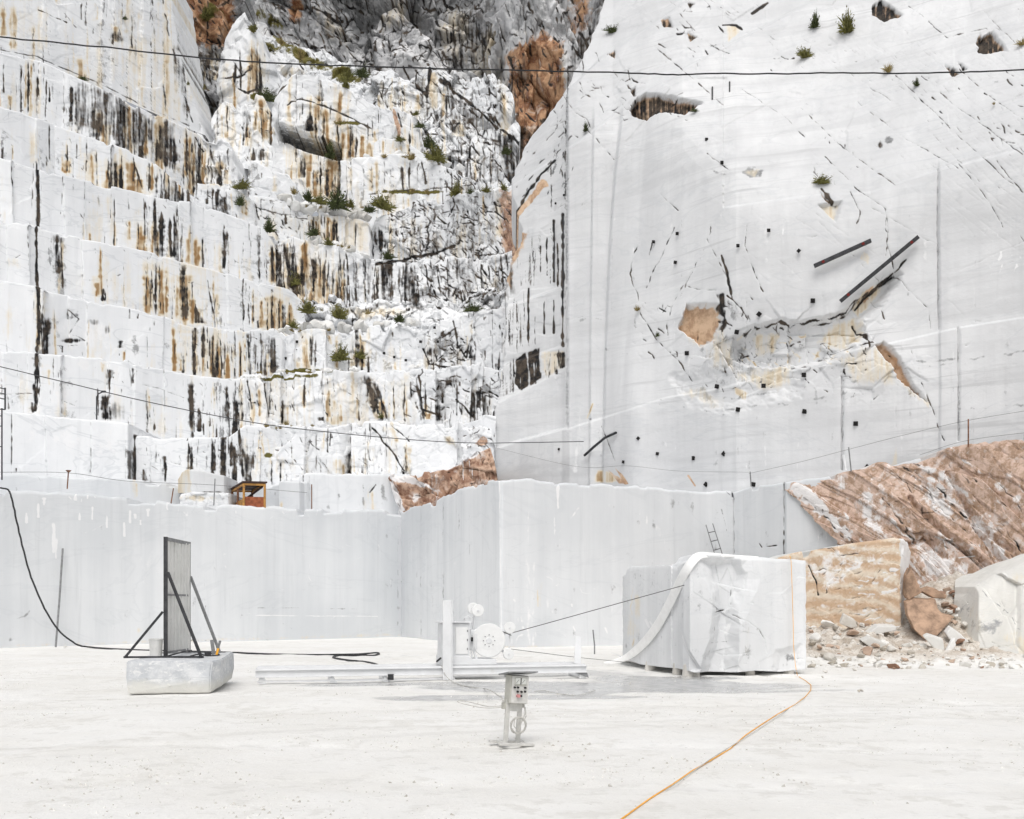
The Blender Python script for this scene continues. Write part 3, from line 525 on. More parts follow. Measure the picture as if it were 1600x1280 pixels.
def p_i(c, T, B):
    c.poly([(385, 590), (470, 585), (470, 660), (385, 665)], .3, 'o', 10, 10); c.poly([(505, 590), (545, 600), (540, 662), (505, 662)], .4, 'o', 5, 5); c.poly([(560, 585), (640, 590), (650, 655), (580, 655)], .3, 'o', 8, 8)
    SK(c, 'k', [(386, 590, 640, 3, .15), (398, 588, 640, 3, .1), (412, 590, 655, 3, .12), (422, 590, 645, 3), (430, 595, 640, 2), (476, 590, 640, 3), (478, 588, 620, 3), (444, 620, 660, 4), (570, 585, 640, 10, .3), (578, 590, 655, 8, .3), (586, 600, 655, 9, .35), (596, 620, 657, 8), (615, 600, 655, 3), (632, 590, 655, 4), (642, 592, 620, 5), (650, 596, 650, 6, .2), (686, 586, 655, 6), (692, 590, 630, 8), (700, 590, 600, 8), (712, 600, 652, 5), (724, 620, 650, 4), (738, 598, 652, 5), (745, 600, 640, 8), (750, 605, 628, 6), (706, 620, 650, 4), (664, 590, 640, 4), (560, 628, 655, 4), (500, 650, 658, 8)], 1)
    SK(c, 'o', [(442, 625, 662, 10), (450, 630, 662, 9), (516, 596, 660, 12), (524, 605, 662, 16), (512, 610, 660, 10), (533, 620, 660, 10), (560, 625, 656, 9), (580, 600, 655, 16, .2), (615, 620, 655, 7), (638, 600, 652, 8), (665, 630, 652, 8), (404, 600, 655, 5), (478, 600, 640, 8), (598, 615, 655, 8), (670, 640, 655, 8), (392, 590, 660, 10)], .9)
    c.cracks(380, 590, 560, 650, 50, (8, 30), -70, 14, (.5, 1.1), (.3, .9)); c.cracks(640, 585, 780, 640, 90, (6, 26), -40, 55, (.6, 1.5), (.5, 1)); c.line([(655, 588), (660, 640), (690, 650)], 1.4, 1); c.rain(685, 750, 16, T, B, 'k', (1, 4), (.3, 1), (.6, 1))
    dirt(c, T, B, 380, 790, 30, 8, 8); c.ell(440, 588, 60, 4, .8, 'n'); c.ell(700, 595, 20, 10, .6, 'k')
patch('rock_terrace', [(368, 592), (380, 583), (440, 581), (540, 580), (620, 578), (700, 572), (760, 566), (800, 570)], [(368, 690), (520, 685), (640, 680), (800, 672)], [(368, 85), (600, 86.5), (800, 82)], p_i, blocks=.4, seed=22, rough=.2, fac=.38, fsc=2.4, label='second middle bench from the bottom, cut by a slanting dark brown crack', chip=.5)
def p_h(c, T, B):
    c.poly([(465, 515), (490, 515), (490, 578), (465, 578)], .4, 'o', 5, 5); c.poly([(545, 515), (575, 512), (575, 580), (545, 580)], .36, 'o', 5, 5)
    SK(c, 'k', [(490, 512, 575, 5), (492, 520, 575, 4), (431, 520, 560, 5), (545, 550, 580, 6), (552, 555, 580, 5), (560, 510, 580, 6), (566, 520, 580, 7), (572, 545, 580, 4), (440, 560, 580, 4), (735, 535, 560, 8), (716, 540, 575, 4), (740, 535, 580, 4)], 1)
    SK(c, 'o', [(474, 520, 575, 10), (480, 525, 575, 10), (512, 515, 540, 8, .3), (526, 520, 575, 8), (562, 512, 580, 10), (570, 515, 580, 8), (551, 530, 575, 8), (480, 560, 578, 6)], .85)
    c.cracks(665, 520, 735, 575, 110, (6, 22), -35, 55, (.6, 1.5), (.5, 1)); c.ell(695, 545, 30, 26, .5, 'g'); c.ell(672, 550, 10, 8, .8, 'k'); c.cracks(590, 515, 665, 560, 16, (6, 20), -60, 30, (.5, .9), (.3, .8)); c.line([(662, 545), (672, 570), (720, 580)], 1.4, 1); c.line([(708, 500), (715, 540), (728, 560), (738, 530)], 1.2, .9)
    seams(c, [(738, 490, 560), (770, 486, 575)], 1, .8); dirt(c, T, B, 430, 800, 24, 6, 6); c.cracks(735, 490, 800, 560, 24, (6, 26), -75, 10, (.6, 1.3), (.5, 1)); c.rain(740, 800, 12, lambda x: 545, B, 'k', (2, 4), (.4, 1), (.7, 1))
    c.ell(470, 580, 60, 4, .8, 'n')
patch('rock_terrace', [(424, 528), (440, 518), (486, 512), (516, 512), (540, 516), (600, 508), (660, 506), (700, 498), (760, 486), (812, 478)], [(424, 600), (600, 598), (812, 590)], [(424, 92), (600, 92.5), (812, 86.5)], p_h, blocks=.4, seed=23, rough=.2, fac=.38, fsc=2.6, label='third middle bench from the bottom, with black anchor plates and a shattered dark patch', chip=.6)
def p_rub(c, T, B):
    c.cracks(460, 460, 800, 505, 150, (5, 18), -30, 60, (.6, 1.6), (.5, 1)); c.ell(470, 480, 20, 16, .7, 'k'); c.ell(650, 480, 16, 10, .7, 'k'); c.ell(590, 490, 60, 10, .5, 'o'); c.ell(530, 485, 30, 14, .5, 'n'); c.cracks(700, 450, 800, 490, 60, (6, 22), 25, 25, (.6, 1.5), (.5, 1)); c.ell(760, 470, 40, 16, .5, 'g')
patch('rock_terrace', [(452, 462), (500, 460), (560, 466), (640, 472), (720, 468), (800, 440)], [(452, 530), (800, 505)], [(452, 97.5), (640, 98), (800, 91)], p_rub, seed=24, rough=.5, fac=1.3, fsc=1.6, label='broken rubble ledge between two middle benches', batter=.5, chip=.8)
def p_g(c, T, B):
    c.poly([(640, 405), (800, 395), (800, 470), (650, 478)], .3, 'g', 10, 14); c.poly([(425, 370), (540, 395), (540, 480), (425, 470)], .3, 'o', 6, 6)
    c.rain(424, 545, 70, T, B, 'k', (1.5, 4.5), (.35, 1), (.6, 1)); c.rain(424, 545, 34, T, B, 'o', (4, 10), (.5, 1), (.6, 1)); c.rain(555, 645, 44, T, B, 'k', (1.5, 4.5), (.4, 1), (.7, 1)); c.rain(640, 790, 60, T, B, 'k', (.8, 3), (.2, .8), (.6, 1), .12)
    SK(c, 'k', [(440, 378, 450, 12, .2), (452, 400, 470, 14, .1), (432, 375, 470, 8), (426, 375, 465, 7), (470, 385, 450, 7), (490, 395, 460, 6), (505, 410, 470, 5), (522, 420, 470, 6), (556, 400, 470, 6), (600, 410, 470, 8), (612, 412, 472, 7), (624, 410, 465, 6), (590, 415, 470, 5)], 1)
    c.cracks(640, 405, 800, 470, 170, (8, 34), -58, 26, (.6, 1.7), (.5, 1)); c.poly([(690, 400), (740, 395), (760, 470), (720, 460)], .4, 'k', 10, 8); c.line([(590, 415), (650, 404), (700, 385), (720, 372)], 2, 1, jit=1.5); c.poly([(640, 478), (730, 472), (780, 430), (800, 460), (740, 480)], .5, 'k', 8, 6); c.ell(460, 430, 14, 30, .5, 'n', -20)
    dirt(c, T, B, 540, 800, 20, 8, 8)
patch('rock_terrace', [(418, 368), (450, 366), (480, 378), (530, 388), (575, 402), (620, 408), (700, 398), (760, 402), (800, 390)], [(418, 480), (560, 490), (700, 486), (800, 470)], [(418, 100.5), (580, 103), (700, 101.5), (800, 97)], p_g, blocks=.4, seed=25, rough=.25, fac=.5, fsc=2.4, label='middle bench densely striped in brown, black and cream', chip=.6)
def p_f(c, T, B):
    c.poly([(600, 320), (790, 292), (800, 400), (620, 405)], .3, 'g', 10, 14)
    c.cracks(590, 305, 800, 405, 330, (8, 40), -58, 26, (.6, 1.6), (.5, 1)); c.cracks(590, 320, 700, 400, 60, (8, 40), 50, 25, (.6, 1.3), (.4, .9)); c.poly([(700, 330), (730, 310), (770, 390), (700, 405), (650, 400)], .38, 'k', 14, 10); c.poly([(588, 350), (600, 365), (605, 385), (590, 392), (582, 370)], .9, 'k', 3, 3)
    c.poly([(720, 300), (800, 290), (800, 380), (760, 390)], .4, 'g', 12, 8); c.poly([(776, 295), (812, 300), (812, 420), (786, 400)], .6, 'r', 8, 6); c.ell(645, 350, 30, 10, .35, 'o'); dirt(c, T, B, 600, 780, 30, 12, 8)
    c.line([(600, 410), (660, 402), (710, 384)], 2, 1)
patch('rock_terrace', [(582, 342), (600, 335), (640, 318), (670, 308), (700, 312), (720, 304), (760, 296), (800, 288), (815, 290)], [(582, 420), (700, 412), (760, 420), (815, 450)], [(582, 106), (700, 105), (815, 98)], p_f, blocks=.4, seed=26, rough=.25, fac=.9, fsc=3., ang=-35, stretch=1.8, label='heavily fractured white bench in the centre, netted with black cracks', chip=.6)
def p_e(c, T, B):
    c.poly([(400, 320), (480, 330), (480, 370), (410, 360)], .3, 'o', 8, 8)
    c.poly([(484, 328), (578, 340), (578, 395), (486, 385)], .42, 'o', 4, 3); c.rain(486, 578, 26, T, B, 'o', (4, 10), (.6, 1), (.7, 1)); c.rain(486, 578, 26, T, B, 'k', (.9, 3), (.5, 1), (.6, 1)); SK(c, 'k', [(488, 330, 390, 6), (483, 335, 375, 5), (449, 335, 350, 5), (555, 345, 392, 3), (430, 325, 350, 4)], 1)
    c.cracks(395, 300, 480, 360, 60, (6, 26), -30, 45, (.6, 1.3), (.5, 1)); c.line([(400, 325), (440, 335), (480, 340)], 1, .8); dirt(c, T, B, 395, 480, 10, 6, 4)
patch('rock_terrace', [(398, 306), (430, 304), (450, 316), (466, 326), (500, 328), (530, 336), (576, 342)], [(398, 385), (450, 380), (500, 390), (576, 412)], [(398, 103), (480, 104), (486, 102.5), (576, 105)], p_e, blocks=.4, seed=27, rough=.2, fac=.25, fsc=2.4, dr=[(0, 0), (1, 2)], side=(6, 9), label='short bench in the middle with an evenly striped cream and brown end', chip=.7)
def p_c(c, T, B):
    dirt(c, T, B, 534, 745, 40, 16, 12); SK(c, 'o', [(578, 250, 300, 9), (582, 255, 300, 6), (632, 250, 300, 8), (545, 250, 300, 5), (590, 250, 300, 6)], .7); SK(c, 'k', [(628, 245, 296, 6, .1), (638, 252, 298, 4), (662, 250, 290, 4, .15), (581, 250, 295, 3), (690, 270, 300, 5), (700, 272, 300, 5), (715, 275, 300, 5)], 1)
    c.cracks(540, 250, 690, 300, 50, (6, 24), -60, 30, (.5, 1), (.4, .9)); c.cracks(690, 255, 790, 300, 70, (6, 20), -75, 20, (.7, 1.8), (.6, 1)); c.ell(655, 300, 60, 4, .8, 'n'); c.line([(560, 305), (740, 290)], .9, .8)
patch('rock_terrace', [(532, 252), (560, 246), (600, 242), (650, 243), (670, 254), (700, 262), (735, 268), (760, 290), (790, 296)], [(532, 352), (640, 350), (790, 330)], [(532, 108.5), (640, 109.5), (790, 104)], p_c, blocks=.4, seed=28, rough=.2, fac=.2, fsc=2.6, label='short white bench in the upper middle, right of the dark slot', chip=.6)
def p_b(c, T, B):
    c.poly([(478, 160), (590, 205), (600, 255), (535, 250), (480, 215)], .36, 'o', 8, 8); c.poly([(440, 225), (532, 250), (532, 312), (450, 290)], .4, 'o', 6, 6)
    SK(c, 'o', [(452, 120, 200, 7), (500, 125, 190, 5), (530, 130, 205, 7), (486, 150, 220, 12), (496, 165, 225, 12), (508, 175, 230, 10), (540, 195, 245, 14), (552, 205, 250, 14), (564, 210, 250, 12), (576, 220, 252, 12), (455, 230, 290, 6), (480, 240, 300, 12), (495, 250, 305, 16), (510, 250, 310, 14), (468, 240, 280, 10), (524, 250, 310, 10), (585, 190, 235, 7)], .95)
    SK(c, 'k', [(500, 120, 160, 3), (486, 165, 205, 7), (494, 175, 215, 6), (503, 182, 220, 5), (536, 192, 245, 4), (545, 196, 250, 6), (556, 208, 250, 4), (528, 190, 230, 5), (575, 190, 220, 3), (582, 180, 215, 3), (472, 160, 180, 3), (500, 255, 310, 5), (512, 255, 312, 6), (522, 250, 312, 6), (528, 248, 312, 7), (490, 262, 300, 4), (470, 235, 280, 4), (505, 210, 235, 4)], 1)
    c.poly([(430, 192), (470, 205), (530, 226), (533, 250), (480, 236), (434, 218)], 4.5, 'd', 1.2, 1); c.poly([(430, 191), (470, 204), (532, 226), (533, 250), (480, 236), (434, 216)], .8, 'g', 2, 1); c.poly([(500, 220), (533, 228), (533, 250), (505, 243)], .8, 'n', 3, 3)  # grey fill adds painted shade to the slot's real depth
    c.line([(470, 155), (490, 160), (520, 172), (580, 200)], 1.3, .9, jit=1.5); c.cracks(440, 110, 600, 190, 30, (6, 30), -30, 40, (.5, 1), (.4, .8)); c.line([(432, 150), (450, 128)], 1, .8); c.line([(450, 165), (455, 158), (470, 155)], 1, .9); dirt(c, T, B, 435, 615, 24, 8, 6); c.ell(540, 193, 30, 3, .8, 'n')
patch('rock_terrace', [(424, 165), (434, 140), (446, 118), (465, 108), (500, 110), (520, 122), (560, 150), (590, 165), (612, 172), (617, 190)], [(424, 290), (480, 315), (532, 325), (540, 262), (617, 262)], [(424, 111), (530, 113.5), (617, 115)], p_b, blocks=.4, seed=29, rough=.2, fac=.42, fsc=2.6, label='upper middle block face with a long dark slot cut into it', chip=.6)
def p_b2(c, T, B):
    SK(c, 'k', [(618, 175, 200, 4, .3), (640, 205, 240, 3)], 1); SK(c, 'r', [(616, 170, 200, 6, .2), (622, 190, 215, 6)], 1); SK(c, 'o', [(612, 218, 242, 12), (625, 222, 244, 12), (600, 215, 240, 8)], .8); dirt(c, T, B, 590, 680, 14, 8, 4); c.cracks(590, 170, 680, 250, 20, (6, 20), -50, 30, (.5, 1), (.4, .8))
patch('rock_terrace', [(614, 166), (624, 168), (650, 182), (656, 200), (662, 226)], [(614, 252), (662, 262)], [(614, 113), (662, 113.5)], p_b2, seed=30, rough=.15, fac=0.4, fsc=2.4, label='white upright slab right of the slotted block face', side=4)
patch('rock_terrace', [(584, 222), (596, 214), (620, 215), (640, 225), (662, 240), (668, 252)], [(584, 262), (668, 270)], [(584, 111.5), (668, 111.5)], p_b2, seed=31, rough=.15, fac=.15, fsc=2.4, label='low slab with cream stains at the foot of the upright slab', side=4)
# chain of slabs left of the middle
def p_d(c, T, B):
    SK(c, 'o', [(352, 160, 220, 9), (345, 170, 215, 6), (408, 155, 215, 16), (415, 165, 225, 16), (398, 160, 200, 10), (385, 190, 230, 6), (424, 170, 225, 9)], .95); SK(c, 'k', [(340, 165, 215, 3), (356, 160, 218, 4), (384, 172, 215, 3), (380, 185, 230, 3), (408, 160, 210, 3), (398, 225, 250, 8), (412, 228, 250, 10), (425, 228, 252, 6), (420, 160, 225, 5)], 1); c.cracks(335, 160, 430, 235, 40, (6, 26), -50, 30, (.5, 1), (.4, .9)); c.poly([(392, 226), (425, 232), (430, 252), (395, 248)], .45, 'k', 6, 5); dirt(c, T, B, 330, 432, 14, 6, 4)
patch('rock_terrace', [(332, 190), (340, 158), (350, 154), (380, 165), (386, 150), (398, 144), (410, 150), (424, 176), (430, 205)], [(332, 240), (430, 262)], [(332, 113), (430, 111.5)], p_d, seed=32, rough=.2, fac=0.6, fsc=2.4, label='leaning slab with an ochre flank below the white pinnacle', chip=1., rag=5, side=5)
def p_d2(c, T, B):
    dirt(c, T, B, 300, 440, 14, 6, 3); c.cracks(300, 200, 440, 330, 40, (6, 24), -50, 35, (.5, 1.1), (.4, .9)); SK(c, 'o', [(330, 235, 290, 10), (345, 245, 290, 12), (355, 255, 288, 9), (432, 270, 300, 9), (322, 230, 280, 6), (378, 300, 335, 9), (384, 310, 340, 7)], .85); SK(c, 'k', [(325, 225, 285, 5, .35), (336, 240, 288, 5, .2), (345, 250, 290, 4), (330, 292, 335, 5), (338, 292, 335, 5), (350, 295, 335, 6, .1), (344, 294, 325, 4), (322, 292, 320, 4), (300, 255, 300, 8), (310, 270, 312, 6)], 1); c.rain(318, 360, 12, T, B, 'k', (1, 3), (.4, .9), (.6, 1))
patch('rock_terrace', [(308, 205), (330, 210), (345, 214), (362, 224), (366, 252), (374, 272)], [(308, 315), (374, 312)], [(308, 106.5), (374, 107)], p_d2, seed=33, rough=.18, fac=0.5, fsc=2.4, label='pale slab with ochre runs beside the gully, left of the middle', chip=.9, rag=5, side=5)
patch('rock_terrace', [(386, 254), (392, 249), (420, 262), (450, 272), (462, 290)], [(386, 320), (462, 330)], [(386, 107), (462, 107)], p_d2, seed=34, rough=.12, fac=0.5, label='small clean white slab above the shrubby ledge', side=4)
patch('rock_terrace', [(302, 296), (308, 283), (340, 287), (368, 294), (392, 310), (400, 336)], [(302, 362), (400, 372)], [(302, 99.5), (400, 102.5)], p_d2, seed=35, rough=.16, fac=0.45, label='slab with black drips just above the left benches', side=4)
def p_pin(c, T, B):
    SK(c, 'o', [(394, 50, 145, 15), (396, 70, 150, 14), (388, 110, 145, 12), (362, 110, 170, 9), (366, 130, 170, 7), (402, 80, 150, 8)], 1); SK(c, 'k', [(401, 60, 150, 5), (404, 90, 155, 5), (375, 75, 140, 3), (366, 100, 130, 5), (346, 130, 160, 3), (393, 80, 130, 3)], 1); c.cracks(340, 30, 440, 190, 50, (8, 34), -45, 40, (.5, 1), (.4, .9)); c.line([(340, 125), (370, 122), (400, 100)], 1.2, .9); c.line([(372, 138), (384, 144), (404, 140)], 2, 1); c.line([(420, 150), (470, 110)], 1.6, .9); c.ell(395, 42, 7, 10, .9, 'n'); c.ell(405, 150, 14, 6, .9, 'n')
patch('rock_terrace', [(340, 110), (352, 60), (366, 30), (384, 16), (392, 22), (408, 52), (424, 90), (436, 120), (444, 150)], [(340, 210), (444, 215)], [(340, 118.5), (392, 116), (444, 119)], p_pin, seed=36, rough=.18, fac=0.55, fsc=3, label='white rock pinnacle with an ochre stripe near the top left', chip=1., rag=6, side=6)
# gully and back crag
def p_gul(c, T, B):
    c.poly([(250, -40), (420, -40), (420, 330), (310, 330)], .55, 'g', 5, 5); c.poly([(265, -40), (370, -40), (360, 75), (300, 70)], .62, 'r', 9, 9); c.ell(325, 90, 30, 40, .5, 'k'); c.ell(300, 115, 24, 20, .6, 'n'); c.ell(310, 150, 22, 30, .7, 'n', -30); c.ell(330, 20, 20, 12, .7, 'n', -40); c.rain(300, 350, 24, lambda x: 55, lambda x: 130, 'k', (1.5, 5), (.4, 1), (.6, 1)); c.rain(300, 350, 10, lambda x: 55, lambda x: 130, 'o', (3, 7), (.4, 1), (.6, 1)); c.cracks(255, -20, 400, 330, 300, (8, 36), -50, 35, (.8, 2.4), (.6, 1)); c.poly([(255, -40), (275, -40), (300, 60), (340, 210), (362, 300), (345, 300), (318, 210), (280, 60)], .8, 'k', 5, 7)
patch('rock_terrace', [(225, -60), (376, -60)], [(225, 345), (436, 345)], [(225, 122), (330, 128), (440, 124)], p_gul, dr=[(0, 0), (.2, 0), (.5, 40), (1, 60)], rag=12, seed=37, rough=.9, fac=2.2, fsc=3.2, ang=-40, stretch=1.6, mat='crag', ledge=0, label='dark rubbly gully between the left benches and the pinnacle')
def p_scr(c, T, B):
    c.cracks(400, 60, 620, 200, 200, (5, 20), -35, 40, (.6, 1.6), (.5, 1)); c.ell(440, 62, 26, 9, .8, 'n', 20); c.ell(470, 85, 34, 12, .7, 'n', 30); c.ell(540, 115, 30, 14, .8, 'n', 20); c.ell(425, 75, 14, 10, .6, 'n'); c.ell(500, 98, 36, 8, .6, 'n', 20); c.ell(480, 70, 30, 20, .35, 'g'); c.ell(570, 120, 14, 20, .6, 'k'); c.ell(450, 110, 24, 10, .4, 'o'); c.poly([(405, 40), (640, 110), (640, 180), (520, 130), (420, 110)], .32, 'g', 8, 6)
patch('rock_terrace', [(404, 46), (440, 58), (500, 75), (560, 96), (640, 130)], [(404, 175), (640, 205)], [(404, 126), (640, 120)], p_scr, seed=38, rough=.5, fac=1.1, fsc=2, batter=.9, mat='rock', label='grassy scree slope above the slotted block face', chip=.8)
def p_k(c, T, B):
    c.poly([(570, 110), (800, 110), (800, 300), (640, 250)], .34, 'g', 14, 18)
    c.cracks(575, 105, 800, 300, 420, (8, 40), -55, 28, (.6, 1.8), (.5, 1)); c.cracks(600, 110, 760, 280, 60, (8, 44), 55, 20, (.6, 1.4), (.5, .9)); dirt(c, T, B, 580, 790, 50, 24, 20)
    c.poly([(570, 130), (600, 120), (605, 165), (580, 155)], .5, 'g', 5, 5); c.poly([(640, 120), (675, 115), (668, 150), (655, 150)], .55, 'g', 4, 3); c.line([(672, 112), (668, 150)], 2, 1); c.line([(645, 128), (668, 152)], 2, 1); c.poly([(690, 150), (720, 140), (760, 200), (740, 210), (700, 190)], .5, 'k', 7, 6)
    c.line([(690, 128), (725, 150), (775, 195), (810, 230)], 2.4, 1, jit=2.5); c.poly([(725, 150), (780, 195), (800, 235), (770, 215), (735, 180)], .55, 'g', 4, 5); SK(c, 'o', [(680, 95, 165, 12), (690, 140, 180, 10), (652, 140, 165, 10), (790, 140, 220, 8), (720, 190, 215, 14)], .7)
    c.poly([(735, 245), (780, 235), (800, 290), (745, 290)], .45, 'k', 8, 8); c.rain(700, 790, 30, lambda x: 225, lambda x: 300, 'k', (1.5, 4.5), (.4, 1), (.6, 1)); c.poly([(770, 200), (815, 235), (812, 300), (790, 290)], .7, 'k', 6, 4); c.ell(710, 205, 10, 7, .9, 'k'); c.line([(643, 175), (660, 200), (690, 240)], 1.4, .9)
patch('rock_terrace', [(566, 140), (590, 112), (612, 104), (632, 120), (660, 112), (690, 100), (720, 118), (770, 118), (800, 150), (812, 190)], [(566, 185), (615, 195), (660, 262), (740, 300), (812, 310)], [(566, 121), (660, 118), (740, 113), (812, 108)], p_k, seed=39, rough=.5, fac=1.3, fsc=3.6, ang=-40, stretch=1.7, batter=.35, label='big shattered white and grey rock mass in the upper middle', chip=.8)
def p_bk(c, T, B):
    c.poly([(395, -60), (800, -60), (800, 105), (690, 112), (560, 108), (470, 75), (410, 55)], .5, 'g', 10, 12, 20); c.poly([(400, -60), (520, -60), (560, 60), (470, 60), (410, 40)], .5, 'g', 14, 12); c.cracks(400, -40, 800, 130, 620, (8, 44), -48, 26, (.7, 2.2), (.5, 1)); c.cracks(400, -40, 900, 130, 160, (8, 44), 50, 26, (.7, 1.6), (.5, .9)); c.ell(465, 20, 16, 24, .7, 'r'); c.ell(520, 40, 30, 20, .4, 'o', 40); c.ell(620, 20, 24, 40, .4, 'o', 30); c.ell(710, 30, 30, 50, .45, 'o'); c.ell(770, 70, 40, 40, .5, 'o'); c.ell(560, 80, 40, 14, .5, 'w', 20); c.ell(670, 60, 30, 30, .5, 'w'); c.ell(380, 10, 20, 30, .55, 'w'); c.ell(760, 60, 60, 24, .35, 'o'); c.ell(640, 90, 50, 20, .55, 'w'); c.ell(600, 75, 30, 20, .5, 'w'); c.ell(430, 40, 30, 8, .6, 'n', 20); c.ell(360, 10, 30, 24, .5, 'o'); c.ell(700, 50, 40, 40, .4, 'w')
    c.poly([(700, 10), (780, -20), (800, 60), (760, 80), (720, 60)], .5, 'k', 12, 10); c.rain(700, 800, 30, lambda x: 10, lambda x: 80, 'k', (1.5, 5), (.4, 1), (.6, 1))
patch('rock_terrace', [(330, -150), (860, -150)], [(330, 190), (860, 190)], [(330, 150), (560, 158), (860, 142)], p_bk, seed=40, rough=1.8, fac=5.5, fsc=8.5, ang=-50, stretch=2., mat='crag', ledge=0, batter=.25, label='grey weathered mountainside closing the quarry at the top')
def p_or(c, T, B):
    c.poly([(790, 90), (850, 50), (880, 70), (885, 150), (850, 210), (828, 260), (805, 250), (798, 150)], .62, 'r', 8, 6); c.poly([(792, 100), (850, 95), (885, 130), (868, 190), (820, 200)], .5, 'r', 8, 8); c.ell(835, 105, 36, 44, .55, 'o'); c.poly([(775, -60), (960, -60), (960, 40), (900, 90), (850, 50), (790, 80)], .42, 'g', 10, 10); c.ell(905, 30, 26, 50, .5, 'r'); c.ell(870, 20, 30, 14, .5, 'w', -30); c.ell(860, 60, 30, 20, .4, 'w'); c.poly([(895, 60), (930, 10), (950, 10), (905, 120), (885, 140)], .55, 'k', 6, 5); c.poly([(770, 130), (800, 110), (810, 260), (790, 230)], .5, 'k', 8, 5)
    c.rain(795, 890, 46, lambda x: 85, lambda x: 240, 'k', (1.2, 4.5), (.15, .6), (.5, 1), 0, .8); c.rain(795, 890, 30, lambda x: 85, lambda x: 240, 'o', (3, 8), (.15, .5), (.5, .9), 0, .8); c.cracks(780, -30, 950, 290, 240, (8, 40), -62, 24, (.8, 2.4), (.6, 1)); c.poly([(845, 180), (885, 150), (880, 165), (850, 195)], 1, 'k', 2, 2); c.rain(770, 800, 14, lambda x: 110, lambda x: 240, 'o', (3, 8), (.4, 1), (.5, .9)); c.poly([(800, 200), (850, 190), (815, 300), (795, 290)], .6, 'k', 8, 8)
patch('rock_terrace', [(770, -150), (985, -150)], [(770, 330), (985, 330)], [(770, 137), (835, 128), (985, 120)], p_or, rag=22, seed=41, rough=1.5, fac=4.5, fsc=6., ang=-65, stretch=2.2, mat='crag', ledge=0, batter=.2, label='orange-brown overhanging rock chimney at the top behind the white cliff', side=(1, 8))
# red-brown rock standing behind the corner of the front wall
def p_red(c, T, B):
    c.poly([(600, 740), (640, 742), (700, 730), (740, 712), (770, 690), (790, 690), (790, 800), (630, 810)], .75, 'r', 4, 4); c.poly([(605, 730), (660, 750), (690, 770), (660, 760), (612, 752)], .8, 'w', 3, 4); c.poly([(720, 700), (760, 695), (745, 718), (700, 735), (640, 742)], .7, 'w', 3, 3); c.poly([(605, 750), (615, 750), (636, 800), (620, 800)], .8, 'w', 2, 2); c.cracks(610, 700, 775, 800, 70, (6, 24), -62, 22, (.6, 1.4), (.4, .9)); c.rain(680, 770, 16, T, B, 'w', (1.5, 5), (.2, .6), (.4, .9)); c.rain(650, 775, 16, T, B, 'k', (1, 2.5), (.3, .8), (.3, .7)); c.ell(650, 780, 10, 10, .6, 'w')
patch('rock_terrace', [(606, 738), (622, 744), (650, 742), (700, 732), (735, 716), (745, 706), (766, 699), (776, 735)], [(606, 815), (776, 770)], [(606, 74.5), (690, 72.5), (776, 71)], p_red, seed=42, rough=.3, fac=.9, fsc=2., dl=[(0, 0), (1, 24)], label='red-brown streaked rock standing behind the corner of the front wall', chip=.3, side=5, mat='rock')
def p_tp(c, T, B):
    c.ell(752, 690, 12, 8, .8, 'r'); c.cracks(700, 650, 775, 700, 40, (6, 20), -30, 40, (.6, 1.3), (.5, 1)); c.line([(768, 640), (764, 670)], 2.4, 1)
patch('rock_terrace', [(722, 668), (745, 660), (768, 668), (772, 690)], [(722, 725), (772, 720)], [(722, 75), (772, 74)], p_tp, seed=43, rough=.3, fac=.6, fsc=1.6, label='small broken white outcrop above the red-brown rock', chip=.3, side=4)
# ================================================================== THE WHITE CLIFF ON THE RIGHT
_rx = idep([(760, 75.6), (800, 74.4), (840, 73.1), (878, 71.9), (890, 71.2), (924, 70.5), (926, 70.2), (955, 70.1), (958, 69.5), (1000, 68.3), (1064, 65.9), (1150, 63.0), (1300, 60.3), (1466, 57.6), (1469, 57.4), (1600, 55), (1720, 53)])
_S = ip([(760, 420), (800, 330), (885, 190), (960, 178), (1000, 182), (1066, 190), (1120, 250), (1200, 300), (1262, 306), (1360, 300), (1466, 265), (1605, 230), (1720, 205)])
_steps = [  # polyline, metres the rock above the line stands back, softness px
    ([(740, 330), (860, 252), (955, 182), (985, 154), (1060, 112), (1140, 70), (1230, 22), (1275, 0), (1330, -35), (1900, -330)], 2.2, 2., 0, 9999),
    ([(740, 280), (840, 190), (880, 148), (938, 92), (1000, 52), (1062, 10), (1100, -20), (1700, -340)], 2.6, 2., 0, 9999),
    ([(885, 672), (910, 663), (985, 640), (1040, 622), (1130, 605), (1340, 548), (1500, 512), (1605, 495), (1720, 480)], .12, .9, 885, 1730),
    ([(756, 492), (800, 476), (886, 445)], 1.3, 2, 750, 887), ([(756, 582), (800, 566), (886, 538)], .9, 2, 750, 887),
    ([(756, 640), (785, 626), (886, 574)], 1.3, 2, 750, 887), ([(756, 706), (800, 692), (910, 662)], 1., 2, 750, 887),
    ([(1060, 330), (1120, 326), (1262, 306), (1360, 300), (1466, 265), (1605, 230), (1720, 205)], .12, 1.5, 1130, 1730)]
_rs = idep([(760, 75.6), (800, 74.4), (850, 72.8), (900, 71.), (958, 70), (1064, 66), (1150, 63.2), (1300, 60.4), (1466, 57.6), (1600, 55.1), (1720, 53)])
